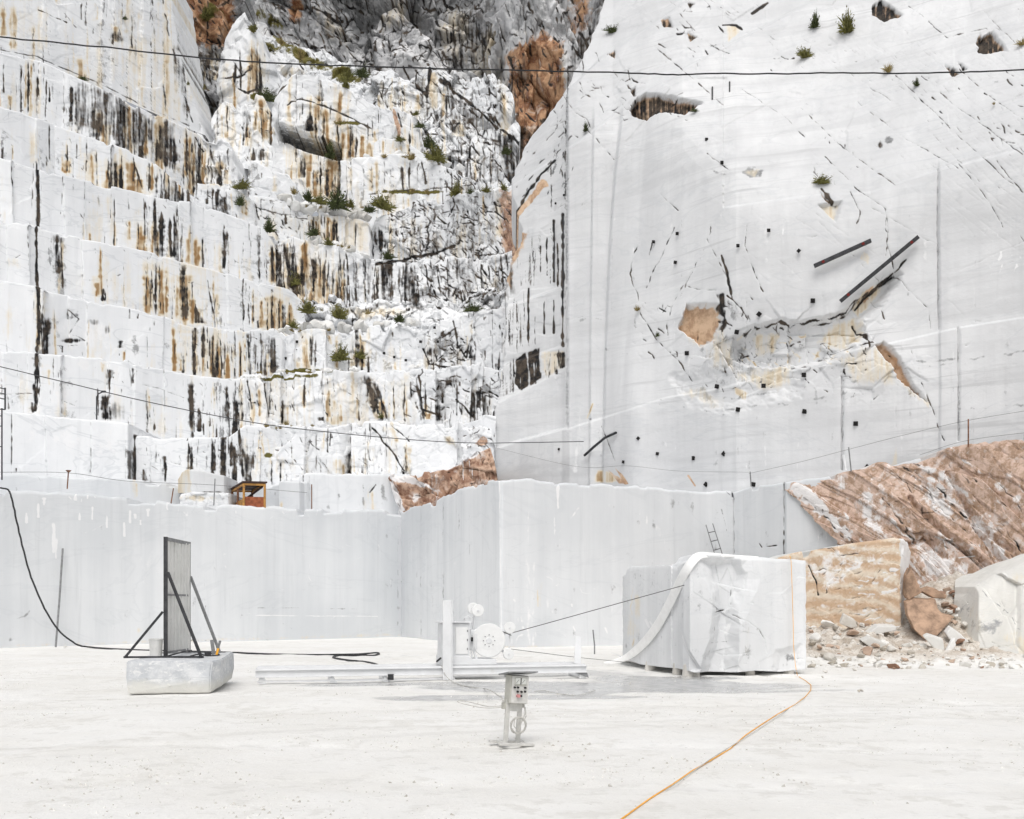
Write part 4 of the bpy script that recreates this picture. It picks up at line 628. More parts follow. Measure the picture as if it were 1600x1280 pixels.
def Yright(px, py):
    px = np.asarray(px, float); py = np.asarray(py, float)
    q = px + (py - 330) * .11 * np.exp(-((px - 985) / 42) ** 2)
    S = _S(px) + (fbm(px / 60., px * 0 + 1, 3, 3) - .5) * 24
    m = sst(-30, 12, py - S); Y = _rx(q) * m + _rs(px) * (1 - m); Y0 = Y; a = (HY - py) / F; t = 2.1; acc = 0
    for o_, w_ in ((-72, .1), (-45, .18), (-18, .22), (10, .22), (38, .18), (66, .1)):
        as_ = (HY - S - o_) / F; acc = acc + w_ * np.where(py < S + o_, Y0 * (t - as_) / np.maximum(.2, t - a), Y0)
    Y = acc
    for pts, d, so_, x0, x1 in _steps:
        yl = np.interp(px, [p[0] for p in pts], [p[1] for p in pts])
        m = ((px >= x0) & (px < x1)) * 1.
        Y = Y + d * sst(-so_, so_, yl - py) * m
    # the great white boss bulges towards the viewer
    Y = Y - 1.1 * np.exp(-(((px - 1180) / 150) ** 2 + ((py - 400) / 190) ** 2))
    return Y
def p_rc(c, T, B):
    K = lambda *p, w=1., a=.9, j=1.6, b=0.: c.line(list(p), w, a, 'k', j, b)
    # ---- stained flank at the left
    for x, y0, y1, w_ in [(880, 335, 455, 2.2), (866, 345, 440, 1.6), (855, 370, 430, 1.2), (845, 385, 440, 1), (872, 380, 450, 1.4), (880, 455, 540, 2), (866, 470, 520, 1.6), (826, 450, 535, 1.6), (808, 465, 560, 1), (851, 470, 520, 1.4), (740, 490, 560, 1), (884, 190, 335, .8), (862, 250, 330, .8), (838, 560, 600, 1), (770, 640, 672, 3)]: K((x, y0), (x, y1), w=w_, j=1.)
    c.rain(795, 884, 34, lambda x: 350, lambda x: 445, 'k', (.8, 2), (.2, .7), (.5, 1)); c.rain(780, 884, 18, lambda x: 450, lambda x: 540, 'k', (1, 2.4), (.3, 1), (.6, 1))
    c.poly([(806, 560), (822, 550), (828, 600), (815, 612), (805, 600)], 1., 'k', 1.5, 2); c.poly([(824, 550), (842, 543), (846, 590), (828, 604)], .95, 'k', 1.5, 2); c.poly([(776, 572), (800, 562), (800, 610), (780, 622)], .35, 'k', 5, 4); c.poly([(846, 548), (882, 548), (884, 574), (850, 590)], .55, 'o', 3, 3); c.poly([(868, 552), (884, 548), (884, 575), (874, 578)], .9, 'k', 2, 2); c.rain(780, 884, 22, lambda x: 548 + (846 - x) * .2, lambda x: 612 - (x - 800) * .4, 'k', (1, 3), (.4, 1), (.7, 1))
    c.cracks(800, 190, 884, 330, 50, (8, 36), 52, 16, (.6, 1.3), (.4, .9), inside=lambda x, y: x > 945 - (y - 0) * .5); c.cracks(850, 60, 960, 200, 40, (8, 30), -45, 20, (.5, 1.1), (.4, .9)); c.cracks(880, 100, 990, 190, 16, (8, 30), -50, 20)
    K((806, 332), (826, 300), (846, 272), (868, 250), w=2.2); c.poly([(806, 330), (848, 278), (856, 290), (820, 325), (806, 345)], .8, 'r', 3, 4); c.poly([(800, 345), (828, 365), (812, 405), (796, 420)], .6, 'r', 5, 5); c.poly([(780, 420), (798, 400), (806, 460), (790, 470)], .6, 'k', 4, 5); c.poly([(786, 430), (800, 420), (804, 460)], .5, 'r', 3, 4)
    c.rain(864, 884, 10, lambda x: 200, lambda x: 270, 'g', (1, 3), (.3, .9), (.5, .9), -.3)
    for p in [((783, 700), (1400, 700))]: pass
    # ---- seams of the sawn panels
    for x, y0, y1 in [(887, 195, 560), (925, 215, 445), (957, 185, 500), (987, 200, 310), (1466, 300, 512), (1497, 512, 690), (1315, 585, 735), (1400, 610, 690), (1153, 640, 765), (908, 662, 752), (1066, 250, 452), (1362, 300, 330)]: K((x, y0), (x, y1), w=.8, a=.4, j=.6, b=.5)
    for x, y0, y1 in [(1468, 266, 515), (1498, 514, 690), (1316, 590, 735)]: c.line([(x, y0), (x, y1)], 1.2, .3, 'd', .8); c.line([(x + 1, y0), (x + 1, y1)], 1., .5, 'g', .8)
    for L in [[(1494, 425), (1610, 372)], [(885, 500), (1010, 470)], [(900, 330), (960, 285)]]: K(*L, w=.7, a=.35)
    # ---- long drawn cracks running down to the right over the slabs
    for i in range(95):
        x = c.r.uniform(1090, 1600); y = c.r.uniform(-20, 430); l = c.r.uniform(30, 170)
        if y > 60 + (x - 1000) * .55 and c.r.random() < .75: continue
        g = RAD(36 + c.r.normal() * 4 + (x > 1450) * 5); c.line([(x, y), (x + l * math.cos(g), y + l * math.sin(g))], c.r.uniform(.4, .7), c.r.uniform(.25, .65), 'k', 2.2, .4)
    for i in range(150):
        x = c.r.uniform(960, 1600); y = c.r.uniform(-40, 330); l = c.r.uniform(50, 240)
        if y > 20 + (x - 980) * .6: continue
        g = RAD(37 + c.r.normal() * 3 + (x > 1450) * 4); c.line([(x, y), (x + l * math.cos(g), y + l * math.sin(g))], c.r.uniform(.35, .55), c.r.uniform(.25, .6), 'k', 2.5, .3)
        if c.r.random() < .4: c.line([(x + 4, y), (x + 4 + l * .6 * math.cos(g), y + l * .6 * math.sin(g))], c.r.uniform(2, 6), c.r.uniform(.12, .26), 'g', 4, .5)
    for L in [[(1440, 120), (1500, 170), (1560, 210), (1600, 240)], [(1500, 110), (1560, 160), (1600, 185)], [(1400, 120), (1460, 175), (1520, 230), (1600, 300)], [(1340, 160), (1400, 205), (1460, 240), (1500, 262)], [(1250, 170), (1330, 240), (1400, 290)], [(1290, 245), (1345, 300), (1385, 325), (1390, 360), (1385, 400)], [(1500, 255), (1545, 310), (1570, 355)], [(1560, 250), (1600, 300)], [(1020, 70), (1080, 120), (1130, 165)], [(1060, 20), (1110, 70), (1140, 85)], [(1420, 10), (1480, 60), (1540, 45), (1552, 55)], [(1160, 140), (1220, 180), (1260, 215)], [(880, 150), (900, 175), (925, 190)], [(955, 105), (970, 125), (985, 140)], [(910, 195), (935, 220), (960, 250)]]: K(*L, w=.8, a=.8, j=2, b=.3)
    c.cracks(1010, 0, 1130, 90, 26, (8, 30), -38, 10); c.cracks(1440, 100, 1600, 220, 46, (4, 18), -38, 14, (.6, 1.3), (.5, 1)); c.cracks(1200, 60, 1330, 110, 30, (4, 18), -10, 20, (.6, 1.2)); c.cracks(1270, 210, 1350, 310, 30, (4, 14), -50, 30, (.6, 1.3))
    # pits, notches and openings: shallow hollows, their shade painted black over brown
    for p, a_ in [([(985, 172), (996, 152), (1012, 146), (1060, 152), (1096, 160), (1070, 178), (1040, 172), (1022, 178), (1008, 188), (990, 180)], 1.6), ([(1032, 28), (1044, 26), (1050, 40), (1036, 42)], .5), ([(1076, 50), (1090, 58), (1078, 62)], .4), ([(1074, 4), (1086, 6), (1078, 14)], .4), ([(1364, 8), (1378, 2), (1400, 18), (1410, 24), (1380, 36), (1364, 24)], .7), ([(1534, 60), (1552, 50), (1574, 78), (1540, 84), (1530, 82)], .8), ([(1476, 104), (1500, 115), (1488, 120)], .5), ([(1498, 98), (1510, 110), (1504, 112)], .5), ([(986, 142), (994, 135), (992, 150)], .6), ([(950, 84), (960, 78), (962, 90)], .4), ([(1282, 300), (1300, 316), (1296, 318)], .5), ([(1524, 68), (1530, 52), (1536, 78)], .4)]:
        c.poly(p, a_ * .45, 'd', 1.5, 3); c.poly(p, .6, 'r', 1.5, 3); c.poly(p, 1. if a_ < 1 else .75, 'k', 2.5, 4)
    c.poly([(1012, 150), (1060, 152), (1094, 160), (1068, 178), (1040, 170), (1020, 172)], .5, 'r', 5, 4); c.cracks(960, 150, 1060, 186, 34, (6, 20), -20, 50)
    c.poly([(1132, 36), (1158, 42), (1156, 50), (1138, 66)], .55, 'o', 2, 2); K((1130, 38), (1150, 40), (1160, 46), w=1.6); K((1176, 20), (1200, 4), w=2); c.poly([(1160, 268), (1176, 258), (1196, 262), (1190, 276), (1170, 280)], .55, 'g', 3, 4); c.poly([(1160, 268), (1190, 260), (1180, 280)], .4, 'o', 3, 3); c.poly([(1106, 262), (1128, 270), (1148, 272), (1125, 276)], .4, 'g', 2, 2)
    c.poly([(1280, 322), (1314, 316), (1306, 342), (1298, 338)], .55, 'o', 2, 2); c.poly([(1302, 318), (1316, 314), (1308, 324)], .5, 'k', 2, 2); c.poly([(1280, 320), (1316, 314), (1306, 344)], .35, 'd', 2, 2); c.line([(1284, 296), (1302, 316)], 2.4, 1, 'k', 1); c.poly([(1350, 392), (1362, 402), (1358, 415), (1344, 404)], .5, 'o', 2, 2)
    # crack network round the boss
    for L in [[(1112, 350), (1110, 365), (1104, 374), (1126, 410), (1140, 440), (1144, 468), (1156, 480), (1170, 500)], [(1055, 355), (1040, 390), (1020, 425), (1010, 450)], [(1005, 365), (990, 400), (985, 430), (1000, 470)], [(1068, 448), (1050, 480), (1042, 505), (1045, 525)], [(1020, 380), (1015, 400)], [(1168, 352), (1165, 385), (1180, 425), (1192, 455)], [(1030, 300), (1060, 330)], [(998, 480), (1012, 510), (1030, 535), (1060, 565), (1085, 595)], [(1385, 340), (1388, 380), (1398, 420)], [(1400, 425), (1420, 455), (1450, 480), (1455, 515)], [(1370, 465), (1382, 500)], [(1330, 300), (1345, 330), (1340, 350)], [(1440, 600), (1460, 650), (1475, 690)], [(1105, 240), (1140, 268)], [(1100, 390), (1060, 470)]]: K(*L, w=.9, a=.85, j=2.4, b=.35)
    c.line([(1128, 400), (1138, 425), (1142, 460)], 1.6, 1, 'k', 2); c.cracks(985, 465, 1060, 560, 30, (4, 16), -45, 30)
    # overhanging lip, its shadow line painted black along the crack; rough break below
    lip = [(1168, 522), (1176, 514), (1200, 508), (1222, 500), (1238, 508), (1270, 500), (1300, 496), (1326, 484), (1340, 468), (1372, 446), (1398, 426)]
    c.poly(lip + [(1408, 430), (1380, 470), (1345, 500), (1350, 530), (1300, 560), (1236, 575), (1180, 570), (1150, 555), (1150, 530)], .85, 'd', 5, 5); c.line(lip, 1.25, 1, 'k', 2.5, .2); c.line([(x + 2, y + 4) for x, y in lip[5:]], 1.8, .8, 'k', 2, .4)
    c.poly([(1170, 522), (1240, 506), (1246, 545), (1190, 565), (1150, 550)], .32, 'g', 8, 8); c.cracks(1160, 505, 1250, 560, 70, (4, 18), -30, 60, (.5, 1.2)); c.poly([(1310, 500), (1345, 490), (1352, 530), (1320, 545), (1285, 530)], .55, 'o', 6, 6); c.cracks(1240, 510, 1350, 560, 50, (4, 14), -30, 60, (.4, .8), (.3, .7)); c.poly([(1338, 475), (1360, 445), (1385, 440), (1370, 470), (1345, 490)], .6, 'o', 3, 4); c.poly([(1352, 452), (1366, 444), (1368, 462), (1356, 468)], .6, 'r', 2, 3); c.line([(1345, 478), (1370, 450), (1405, 420), (1418, 405)], 1.4, .9, 'k', 2.5); c.line([(1340, 505), (1350, 525), (1355, 545)], 1.8, 1, 'k', 2)
    c.poly([(1060, 612), (1090, 602), (1130, 620), (1128, 640), (1100, 635)], .35, 'o', 6, 6); c.poly([(1060, 600), (1100, 600), (1132, 630), (1125, 645)], .35, 'g', 6, 6); c.poly([(1150, 580), (1240, 568), (1235, 600), (1195, 610), (1150, 590)], .5, 'o', 8, 8); c.poly([(1100, 520), (1150, 540), (1150, 580), (1110, 570)], .42, 'o', 8, 8); c.poly([(1250, 505), (1345, 490), (1352, 535), (1290, 560), (1240, 560)], .2, 'g', 10, 10); c.cracks(1090, 530, 1350, 600, 160, (5, 22), -40, 70, (.5, 1.2), (.4, .95)); c.cracks(1160, 510, 1340, 560, 50, (6, 20), -70, 40, (1, 2.2), (.4, .8), 'o'); c.poly([(1180, 520), (1225, 512), (1215, 545), (1190, 550)], .55, 'o', 4, 5); c.cracks(1110, 560, 1240, 620, 110, (4, 14), -30, 70, (.4, .9), (.3, .8)); c.poly([(1146, 604), (1172, 612), (1165, 625), (1150, 615)], .7, 'o', 2, 3); c.poly([(1090, 530), (1180, 540), (1250, 575), (1180, 615), (1110, 605)], .38, 'g', 12, 10)
    c.poly([(1050, 590), (1240, 560), (1250, 610), (1140, 640), (1080, 625)], .3, 'd', 10, 8)
    # ochre socket with a white upper lip
    sock = [(1066, 500), (1074, 476), (1124, 476), (1130, 500), (1118, 530), (1096, 540), (1080, 525), (1060, 512)]
    c.poly(sock, .7, 'd', 2, 2.5, 5); c.poly(sock, .45, 'o', 4, 4, 6); c.poly(sock, .62, 'r', 5, 6, 6); c.cracks(1065, 480, 1120, 535, 24, (5, 16), -60, 40, (.4, .8), (.3, .8)); c.ell(1090, 525, 26, 18, .4, 'o'); c.poly([(1066, 500), (1080, 478), (1118, 478), (1110, 520), (1090, 530)], .6, 'r', 6, 4); c.poly([(1118, 458), (1132, 456), (1134, 480), (1126, 486)], .8, 'k', 2, 3); c.line([(1126, 478), (1132, 500), (1128, 520)], 2.6, .9, 'k', 3); c.line([(1076, 448), (1090, 452), (1120, 454)], .9, .6, 'k', 1); c.poly([(1128, 462), (1165, 490), (1170, 515), (1140, 500)], .4, 'g', 5, 5); c.cracks(1125, 460, 1172, 540, 50, (4, 16), -60, 30); c.poly([(1126, 500), (1150, 550), (1110, 560), (1100, 540)], .4, 'o', 8, 6)
    # brown wedge and rough lip on the right
    wd = [(1366, 542), (1380, 535), (1396, 545), (1412, 575), (1424, 598), (1448, 628), (1428, 612), (1404, 592), (1388, 568)]
    c.poly(wd, .7, 'd', 1.5, 2.5, 5); c.poly(wd, .75, 'r', 2.5, 3, 5); c.cracks(1375, 540, 1440, 620, 20, (5, 16), -55, 20, (.4, .8), (.3, .8)); c.poly([(1300, 560), (1366, 542), (1390, 572), (1400, 600), (1345, 604)], .5, 'o', 8, 6); c.cracks(1300, 545, 1440, 625, 70, (4, 16), -40, 60, (.4, .9), (.3, .8)); K((1305, 550), (1362, 538), w=1, a=.9); c.poly([(1340, 575), (1390, 570), (1380, 602), (1345, 604)], .35, 'g', 6, 5); c.poly([(1402, 592), (1450, 628), (1452, 640), (1420, 615)], .4, 'o', 3, 3)
    # blue-grey veins across the lower panels
    for L in [[(1110, 625), (1230, 612), (1330, 598), (1420, 580), (1610, 548)], [(1120, 640), (1240, 632), (1340, 612)], [(940, 545), (1000, 560), (1060, 552), (1080, 560)], [(905, 500), (945, 498)], [(1020, 620), (1090, 642), (1130, 650)], [(1290, 630), (1390, 610)], [(1500, 640), (1600, 632)], [(1330, 600), (1400, 570), (1500, 560)]]: c.line(L, 2.2, .36, 'g', 4)
    # triangular brown cut and small marks at the foot
    c.poly([(928, 745), (934, 735), (956, 738), (966, 754), (925, 754)], .7, 'o', 2, 3); c.poly([(932, 712), (942, 728), (984, 758), (966, 757)], .6, 'r', 1.5, 1.5); c.poly([(960, 730), (972, 742), (982, 756), (976, 758)], .9, 'r', 1.5, 1); c.line([(918, 654), (926, 632)], 1.6, .7, 'o', 1); c.ell(922, 655, 6, 4, .6, 'g'); c.poly([(1388, 740), (1400, 695), (1404, 735)], .45, 'o', 2, 2); c.line([(940, 665), (962, 722)], 1, .8, 'k', 1, .4); c.line([(1075, 744), (1086, 760)], 1.4, .8, 'r', .6); c.line([(1318, 712), (1322, 735)], 1.4, .8, 'w', .6)
    c.cracks(890, 200, 1100, 480, 40, (10, 50), 40, 22, (.5, .8), (.2, .5), 'g'); c.rain(890, 1600, 60, lambda x: 320, lambda x: 740, 'g', (2, 8), (.2, .6), (.12, .3)); c.rain(890, 1600, 60, lambda x: 320, lambda x: 740, 'w', (2, 8), (.05, .3), (.2, .5))
    c.cracks(900, 200, 1600, 700, 120, (4, 14), 30, 60, (.4, .8), (.25, .6)); c.cracks(1540, 400, 1600, 440, 10, (5, 20), 70, 10, (1, 3), (.4, .8), 'w')
    c.ell(1390, 220, 8, 8, .6, 'g'); c.ell(1376, 226, 4, 6, .7, 'k')
right_left = ip([(-330, 1090), (-50, 968), (0, 945), (40, 935), (120, 895), (150, 880), (190, 850), (230, 820), (285, 800), (320, 806), (372, 820), (400, 800), (440, 790), (480, 792), (560, 788), (600, 785), (640, 772), (700, 765), (775, 758)])
def right_cliff():
    step = 1.35; R = int((785 + 50) / step); C = int(860 / step)
    v = np.r_[-330, -240, -170, -120, -85, np.linspace(-50, 785, R)][:, None]; u = np.r_[np.linspace(0, 1, C), 1.05, 1.12, 1.22, 1.36, 1.6, 1.95][None]
    PX = right_left(v) * (1 - u) + 1715 * u + (vn(v / 7., v * 0, 3) - .5) * 5 * np.clip(1 - u, 0, 1) ** 40; PY = v + 0 * u
    cv = Canvas(755, -55, 1715, 790, 90); p_rc(cv, None, None)
    def fm(px, py):
        m = .10 * sst(884, 870, px) * sst(250, 300, py) * sst(640, 560, py) + .07 * sst(330, 150, py) + .95 * np.exp(-(((px - 1190) / 85) ** 2 + ((py - 552) / 42) ** 2)) + .7 * np.exp(-(((px - 1325) / 45) ** 2 + ((py - 530) / 40) ** 2)) + .5 * np.exp(-(((px - 1370) / 60) ** 2 + ((py - 585) / 30) ** 2))
        return m
    o = finish('white_cliff', PX, PY, Yright(PX, PY), cv, M['cliff'], .10, fm, 2.6, 0, 0, (10, 0), 90)
    tag(o, 'huge smooth white marble cliff filling the right side', kind='structure')
M['cliff'] = rock('white_cliff_marble', (.76, .766, .773), (.62, .627, .637), .25, .9, .16, ((.40, .25, .155), (.66, .47, .32), (.72, .58, .44)), 0, 37)
right_cliff()
# ================================================================== FRONT WALLS OF THE PIT
Yw1 = idep([(0, 52.5), (625, 70)])
def p_w1(c, T, B):
    c.rain(-60, 620, 40, T, B, 'g', (6, 22), (.3, 1), (.08, .2)); c.rain(-60, 620, 34, T, B, 'w', (3, 12), (.1, .6), (.15, .35))
    for x, y in [(70, 775), (118, 768), (138, 772), (168, 800), (204, 790), (212, 798), (232, 790), (262, 780), (145, 790), (60, 785), (42, 800), (195, 815), (220, 812), (125, 800)]: c.streak(x, y, y + c.r.uniform(8, 30), c.r.uniform(3, 7), 1, 'w', 1)
    c.streak(84, 815, 870, 6, 1, 'w'); c.streak(88, 840, 875, 6, 1, 'w')
    c.cracks(250, 790, 620, 990, 60, (8, 50), 55, 30, (.7, 1.6), (.3, .6), 'w'); c.cracks(0, 780, 620, 990, 16, (10, 40), -70, 20, (.5, .8), (.2, .5), 'g')
    c.line([(100, 955), (145, 956)], .6, .5, 'g', .3); c.line([(380, 950), (560, 952)], .7, .5, 'g', .5); c.line([(400, 962), (590, 964)], 1, .7, 'w', .6); c.line([(10, 972), (40, 964), (60, 940)], 2, .4, 'g', 1); c.line([(320, 890), (322, 985)], .6, .4, 'g', .4)
    c.ell(218, 985, 5, 7, .7, 'o'); c.ell(18, 1000, 8, 4, .5, 'k'); c.line([(0, 1011), (140, 1006), (300, 1001), (450, 998), (560, 994), (625, 992)], 2.6, .34, 'o', 2, .3); c.cracks(200, 995, 620, 1003, 30, (3, 10), 0, 20, (.5, 1), (.3, .7)); c.ell(600, 900, 30, 80, .16, 'g'); c.ell(260, 880, 100, 60, .3, 'w')
    for k in range(16):
        x = c.r.uniform(-20, 520); y = c.r.uniform(820, 985); R_ = c.r.uniform(40, 130); c.line([(x + R_ * q, y + R_ * .35 * q * q * (1 if k % 2 else -1)) for q in (0, .33, .66, 1)], c.r.uniform(.5, 1.4), c.r.uniform(.2, .42), 'w' if k % 3 else 'g', .8, .4)
    c.cracks(-20, 775, 620, 800, 40, (3, 9), -80, 30, (.8, 2.2), (.4, .9), 'w')
    seams(c, [(622, 805, 990)], 1, .5, .5); c.line([(318, 800), (330, 860), (340, 900)], .6, .4, 'k', 1, .5)
patch('quarry_wall', [(-100, 760), (0, 762), (14, 766), (100, 766), (200, 776), (300, 787), (400, 790), (450, 794), (520, 795), (600, 797), (628, 797)], gline(Yw1), Yw1, p_w1, seed=60, mat='sawn', rough=.05, rnd=.16, ledge=22, side=(6, 0), chip=.4, label='smooth pale sawn marble wall across the left of the quarry floor', key='w1')
Yw2 = idep([(626, 70.1), (657, 66.3), (659, 65.8), (692, 62.1), (694, 61.7), (780, 52.4), (786, 52.3), (860, 53.6), (1147, 58.7)])
def p_w2(c, T, B):
    seams(c, [(658, 790, 1000)], .8, .5, .8); c.line([(693, 775), (693, 1005)], 1.5, .34, 'g', .4); c.line([(734, 765), (734, 990)], .6, .45, 'k', .6, .6); c.line([(626, 800), (627, 993)], .9, .5, 'k', .5, .2); c.line([(781, 750), (784, 1010)], 1.4, .6, 'w', 1)
    c.rain(790, 1140, 70, T, B, 'w', (2, 8), (.15, .9), (.15, .38)); c.rain(630, 1140, 50, T, B, 'g', (4, 16), (.3, 1), (.08, .2)); c.rain(785, 840, 14, T, B, 'w', (2, 7), (.3, .9), (.25, .5), .0, .3); c.streak(840, 905, 950, 5, .8, 'o'); c.streak(872, 752, 800, 5, 1, 'w'); c.streak(866, 800, 840, 3, .6, 'w')
    c.line([(868, 840), (905, 795)], 1.6, .45, 'w', 1); c.poly([(690, 900), (700, 860), (720, 890), (726, 930), (700, 960)], .3, 'w', 6, 6); c.cracks(800, 900, 960, 1000, 30, (8, 40), -60, 30, (1, 2.5), (.3, .7), 'w'); c.line([(640, 998), (700, 1006), (800, 1012), (950, 1012)], 2.6, .4, 'o', 2, .3)
    for x in (1128,): c.line([(1128, 796), (1136, 830), (1146, 865)], .8, .7, 'g', .6)
    c.line([(1136, 770), (1142, 775)], 1.6, .8, 'g', .6); c.line([(1104, 748), (1108, 770)], 1, .5, 'g', .6); c.rain(1000, 1140, 20, T, B, 'g', (3, 9), (.3, .9), (.12, .3))
patch('quarry_wall', [(626, 797), (658, 789), (693, 775), (740, 757), (782, 748), (800, 746), (860, 750), (950, 757), (1050, 764), (1088, 766), (1148, 768)], gline(Yw2), Yw2, p_w2, seed=61, mat='sawn', rough=.05, rnd=.12, ledge=14, side=0, chip=.35, label='smooth pale sawn marble wall jutting out behind the wire saw', key='w2')
Yw3 = idep([(1147, 58.6), (1226, 55.2), (1228, 54.8), (1350, 52.2), (1440, 50.4)])
def p_w3(c, T, B):
    c.line([(1226, 756), (1225, 900)], 1., .85, 'k', .8, .4); c.line([(1149, 770), (1149, 900)], 1.2, .4, 'g', .5); c.rain(1150, 1330, 20, T, B, 'g', (4, 14), (.3, 1), (.1, .25)); c.line([(1187, 850), (1191, 856)], 1.4, 1, 'k', .3); c.line([(1198, 855), (1214, 853)], .8, .9, 'k', .3); c.rain(1228, 1340, 14, T, B, 'w', (2, 8), (.2, .8), (.2, .5))
patch('quarry_wall', [(1147, 768), (1178, 760), (1228, 753), (1350, 736), (1440, 716)], gline(Yw3), Yw3, p_w3, seed=62, mat='sawn', rough=.05, rnd=.1, ledge=12, side=0, chip=.3, label='smooth grey-white sawn wall between the ladder and the brown rock face', key='w3')
# brown broken rock face on the right, bedding plunging to the lower right
Ybr = idep([(1228, 53.75), (1345, 50.7), (1500, 47.2), (1700, 43)])
def p_br(c, T, B):
    c.poly([(1200, 735), (1800, 600), (1800, 1100), (1200, 1100)], .62, 'r', 3, 3)
    for i in range(260):     # bedding: long pale, brown and dark bands
        x = c.r.uniform(1210, 1700); y = c.r.uniform(680, 1000); l = c.r.uniform(24, 110); g = RAD(46 + c.r.normal() * 5)
        ch, w_, a_ = [('w', c.r.uniform(2, 9), .62), ('k', c.r.uniform(.7, 1.6), .8), ('g', c.r.uniform(2, 5), .42), ('w', c.r.uniform(1, 3), .7)][int(c.r.integers(4))]
        c.line([(x, y), (x + l * math.cos(g), y + l * math.sin(g))], w_, a_ * c.r.uniform(.6, 1), ch, 4, .5)
    c.poly([(1228, 752), (1262, 756), (1300, 800), (1335, 835), (1328, 850), (1290, 815), (1250, 780)], .75, 'w', 4, 6); c.cracks(1230, 752, 1340, 850, 60, (4, 16), -45, 25, (.5, 1.1), (.4, .9), inside=lambda x, y: abs((y - 756) - (x - 1235) * .85) < 22)
    c.poly([(1340, 760), (1360, 765), (1375, 800), (1385, 840), (1350, 830)], .55, 'w', 8, 8); c.poly([(1440, 745), (1475, 770), (1500, 820), (1470, 810), (1440, 780)], .6, 'w', 9, 9); c.poly([(1420, 840), (1480, 860), (1540, 900), (1560, 920), (1500, 930), (1440, 900)], .58, 'w', 12, 12); c.poly([(1500, 790), (1540, 800), (1580, 860), (1560, 880), (1520, 840)], .52, 'w', 10, 10)
    for L in [[(1422, 778), (1450, 810), (1490, 845), (1530, 875), (1560, 905)], [(1478, 740), (1510, 790), (1550, 840), (1580, 860)], [(1395, 850), (1430, 850), (1450, 842), (1480, 870)], [(1500, 770), (1530, 830), (1570, 880)]]: c.line(L, 2.6, .42, 'k', 3, .3); c.line([(x + 5, y - 5) for x, y in L], 5, 1, 'r', 3); c.line(L, 4, .35, 'd', 3)
    c.line([(1475, 838), (1480, 860)], 1, .9, 'w', 1); c.line([(1500, 872), (1525, 870)], 1, .9, 'w', 1); c.cracks(1340, 700, 1690, 990, 120, (5, 20), -46, 30, (.5, 1.2), (.4, .9)); c.cracks(1240, 740, 1690, 990, 60, (5, 20), 40, 20, (.5, 1.2), (.4, .9), 'w')
M['rockf'] = rock('bedded_brown_rock', (.72, .69, .67), (.58, .55, .53), .8, 2.2, .1, ((.36, .235, .155), (.64, .48, .395), (.70, .62, .58)))
patch('brown_rock_face', [(1226, 756), (1250, 748), (1345, 731), (1372, 722), (1430, 711), (1470, 704), (1520, 694), (1610, 680), (1700, 664)], [(1226, 1030), (1700, 1050)], Ybr, p_br, seed=63, mat='rockf', rough=.25, fac=.34, fsc=1.25, ang=-46, stretch=5., rnd=.15, ledge=9, side=0, chip=.45, dl=[(0, 0), (.12, 26), (.3, 78), (.42, 125), (.6, 150), (1, 160)], rag=7, batter=.12, step=1.2, label='brown broken rock face with slanting layers at the lower right')
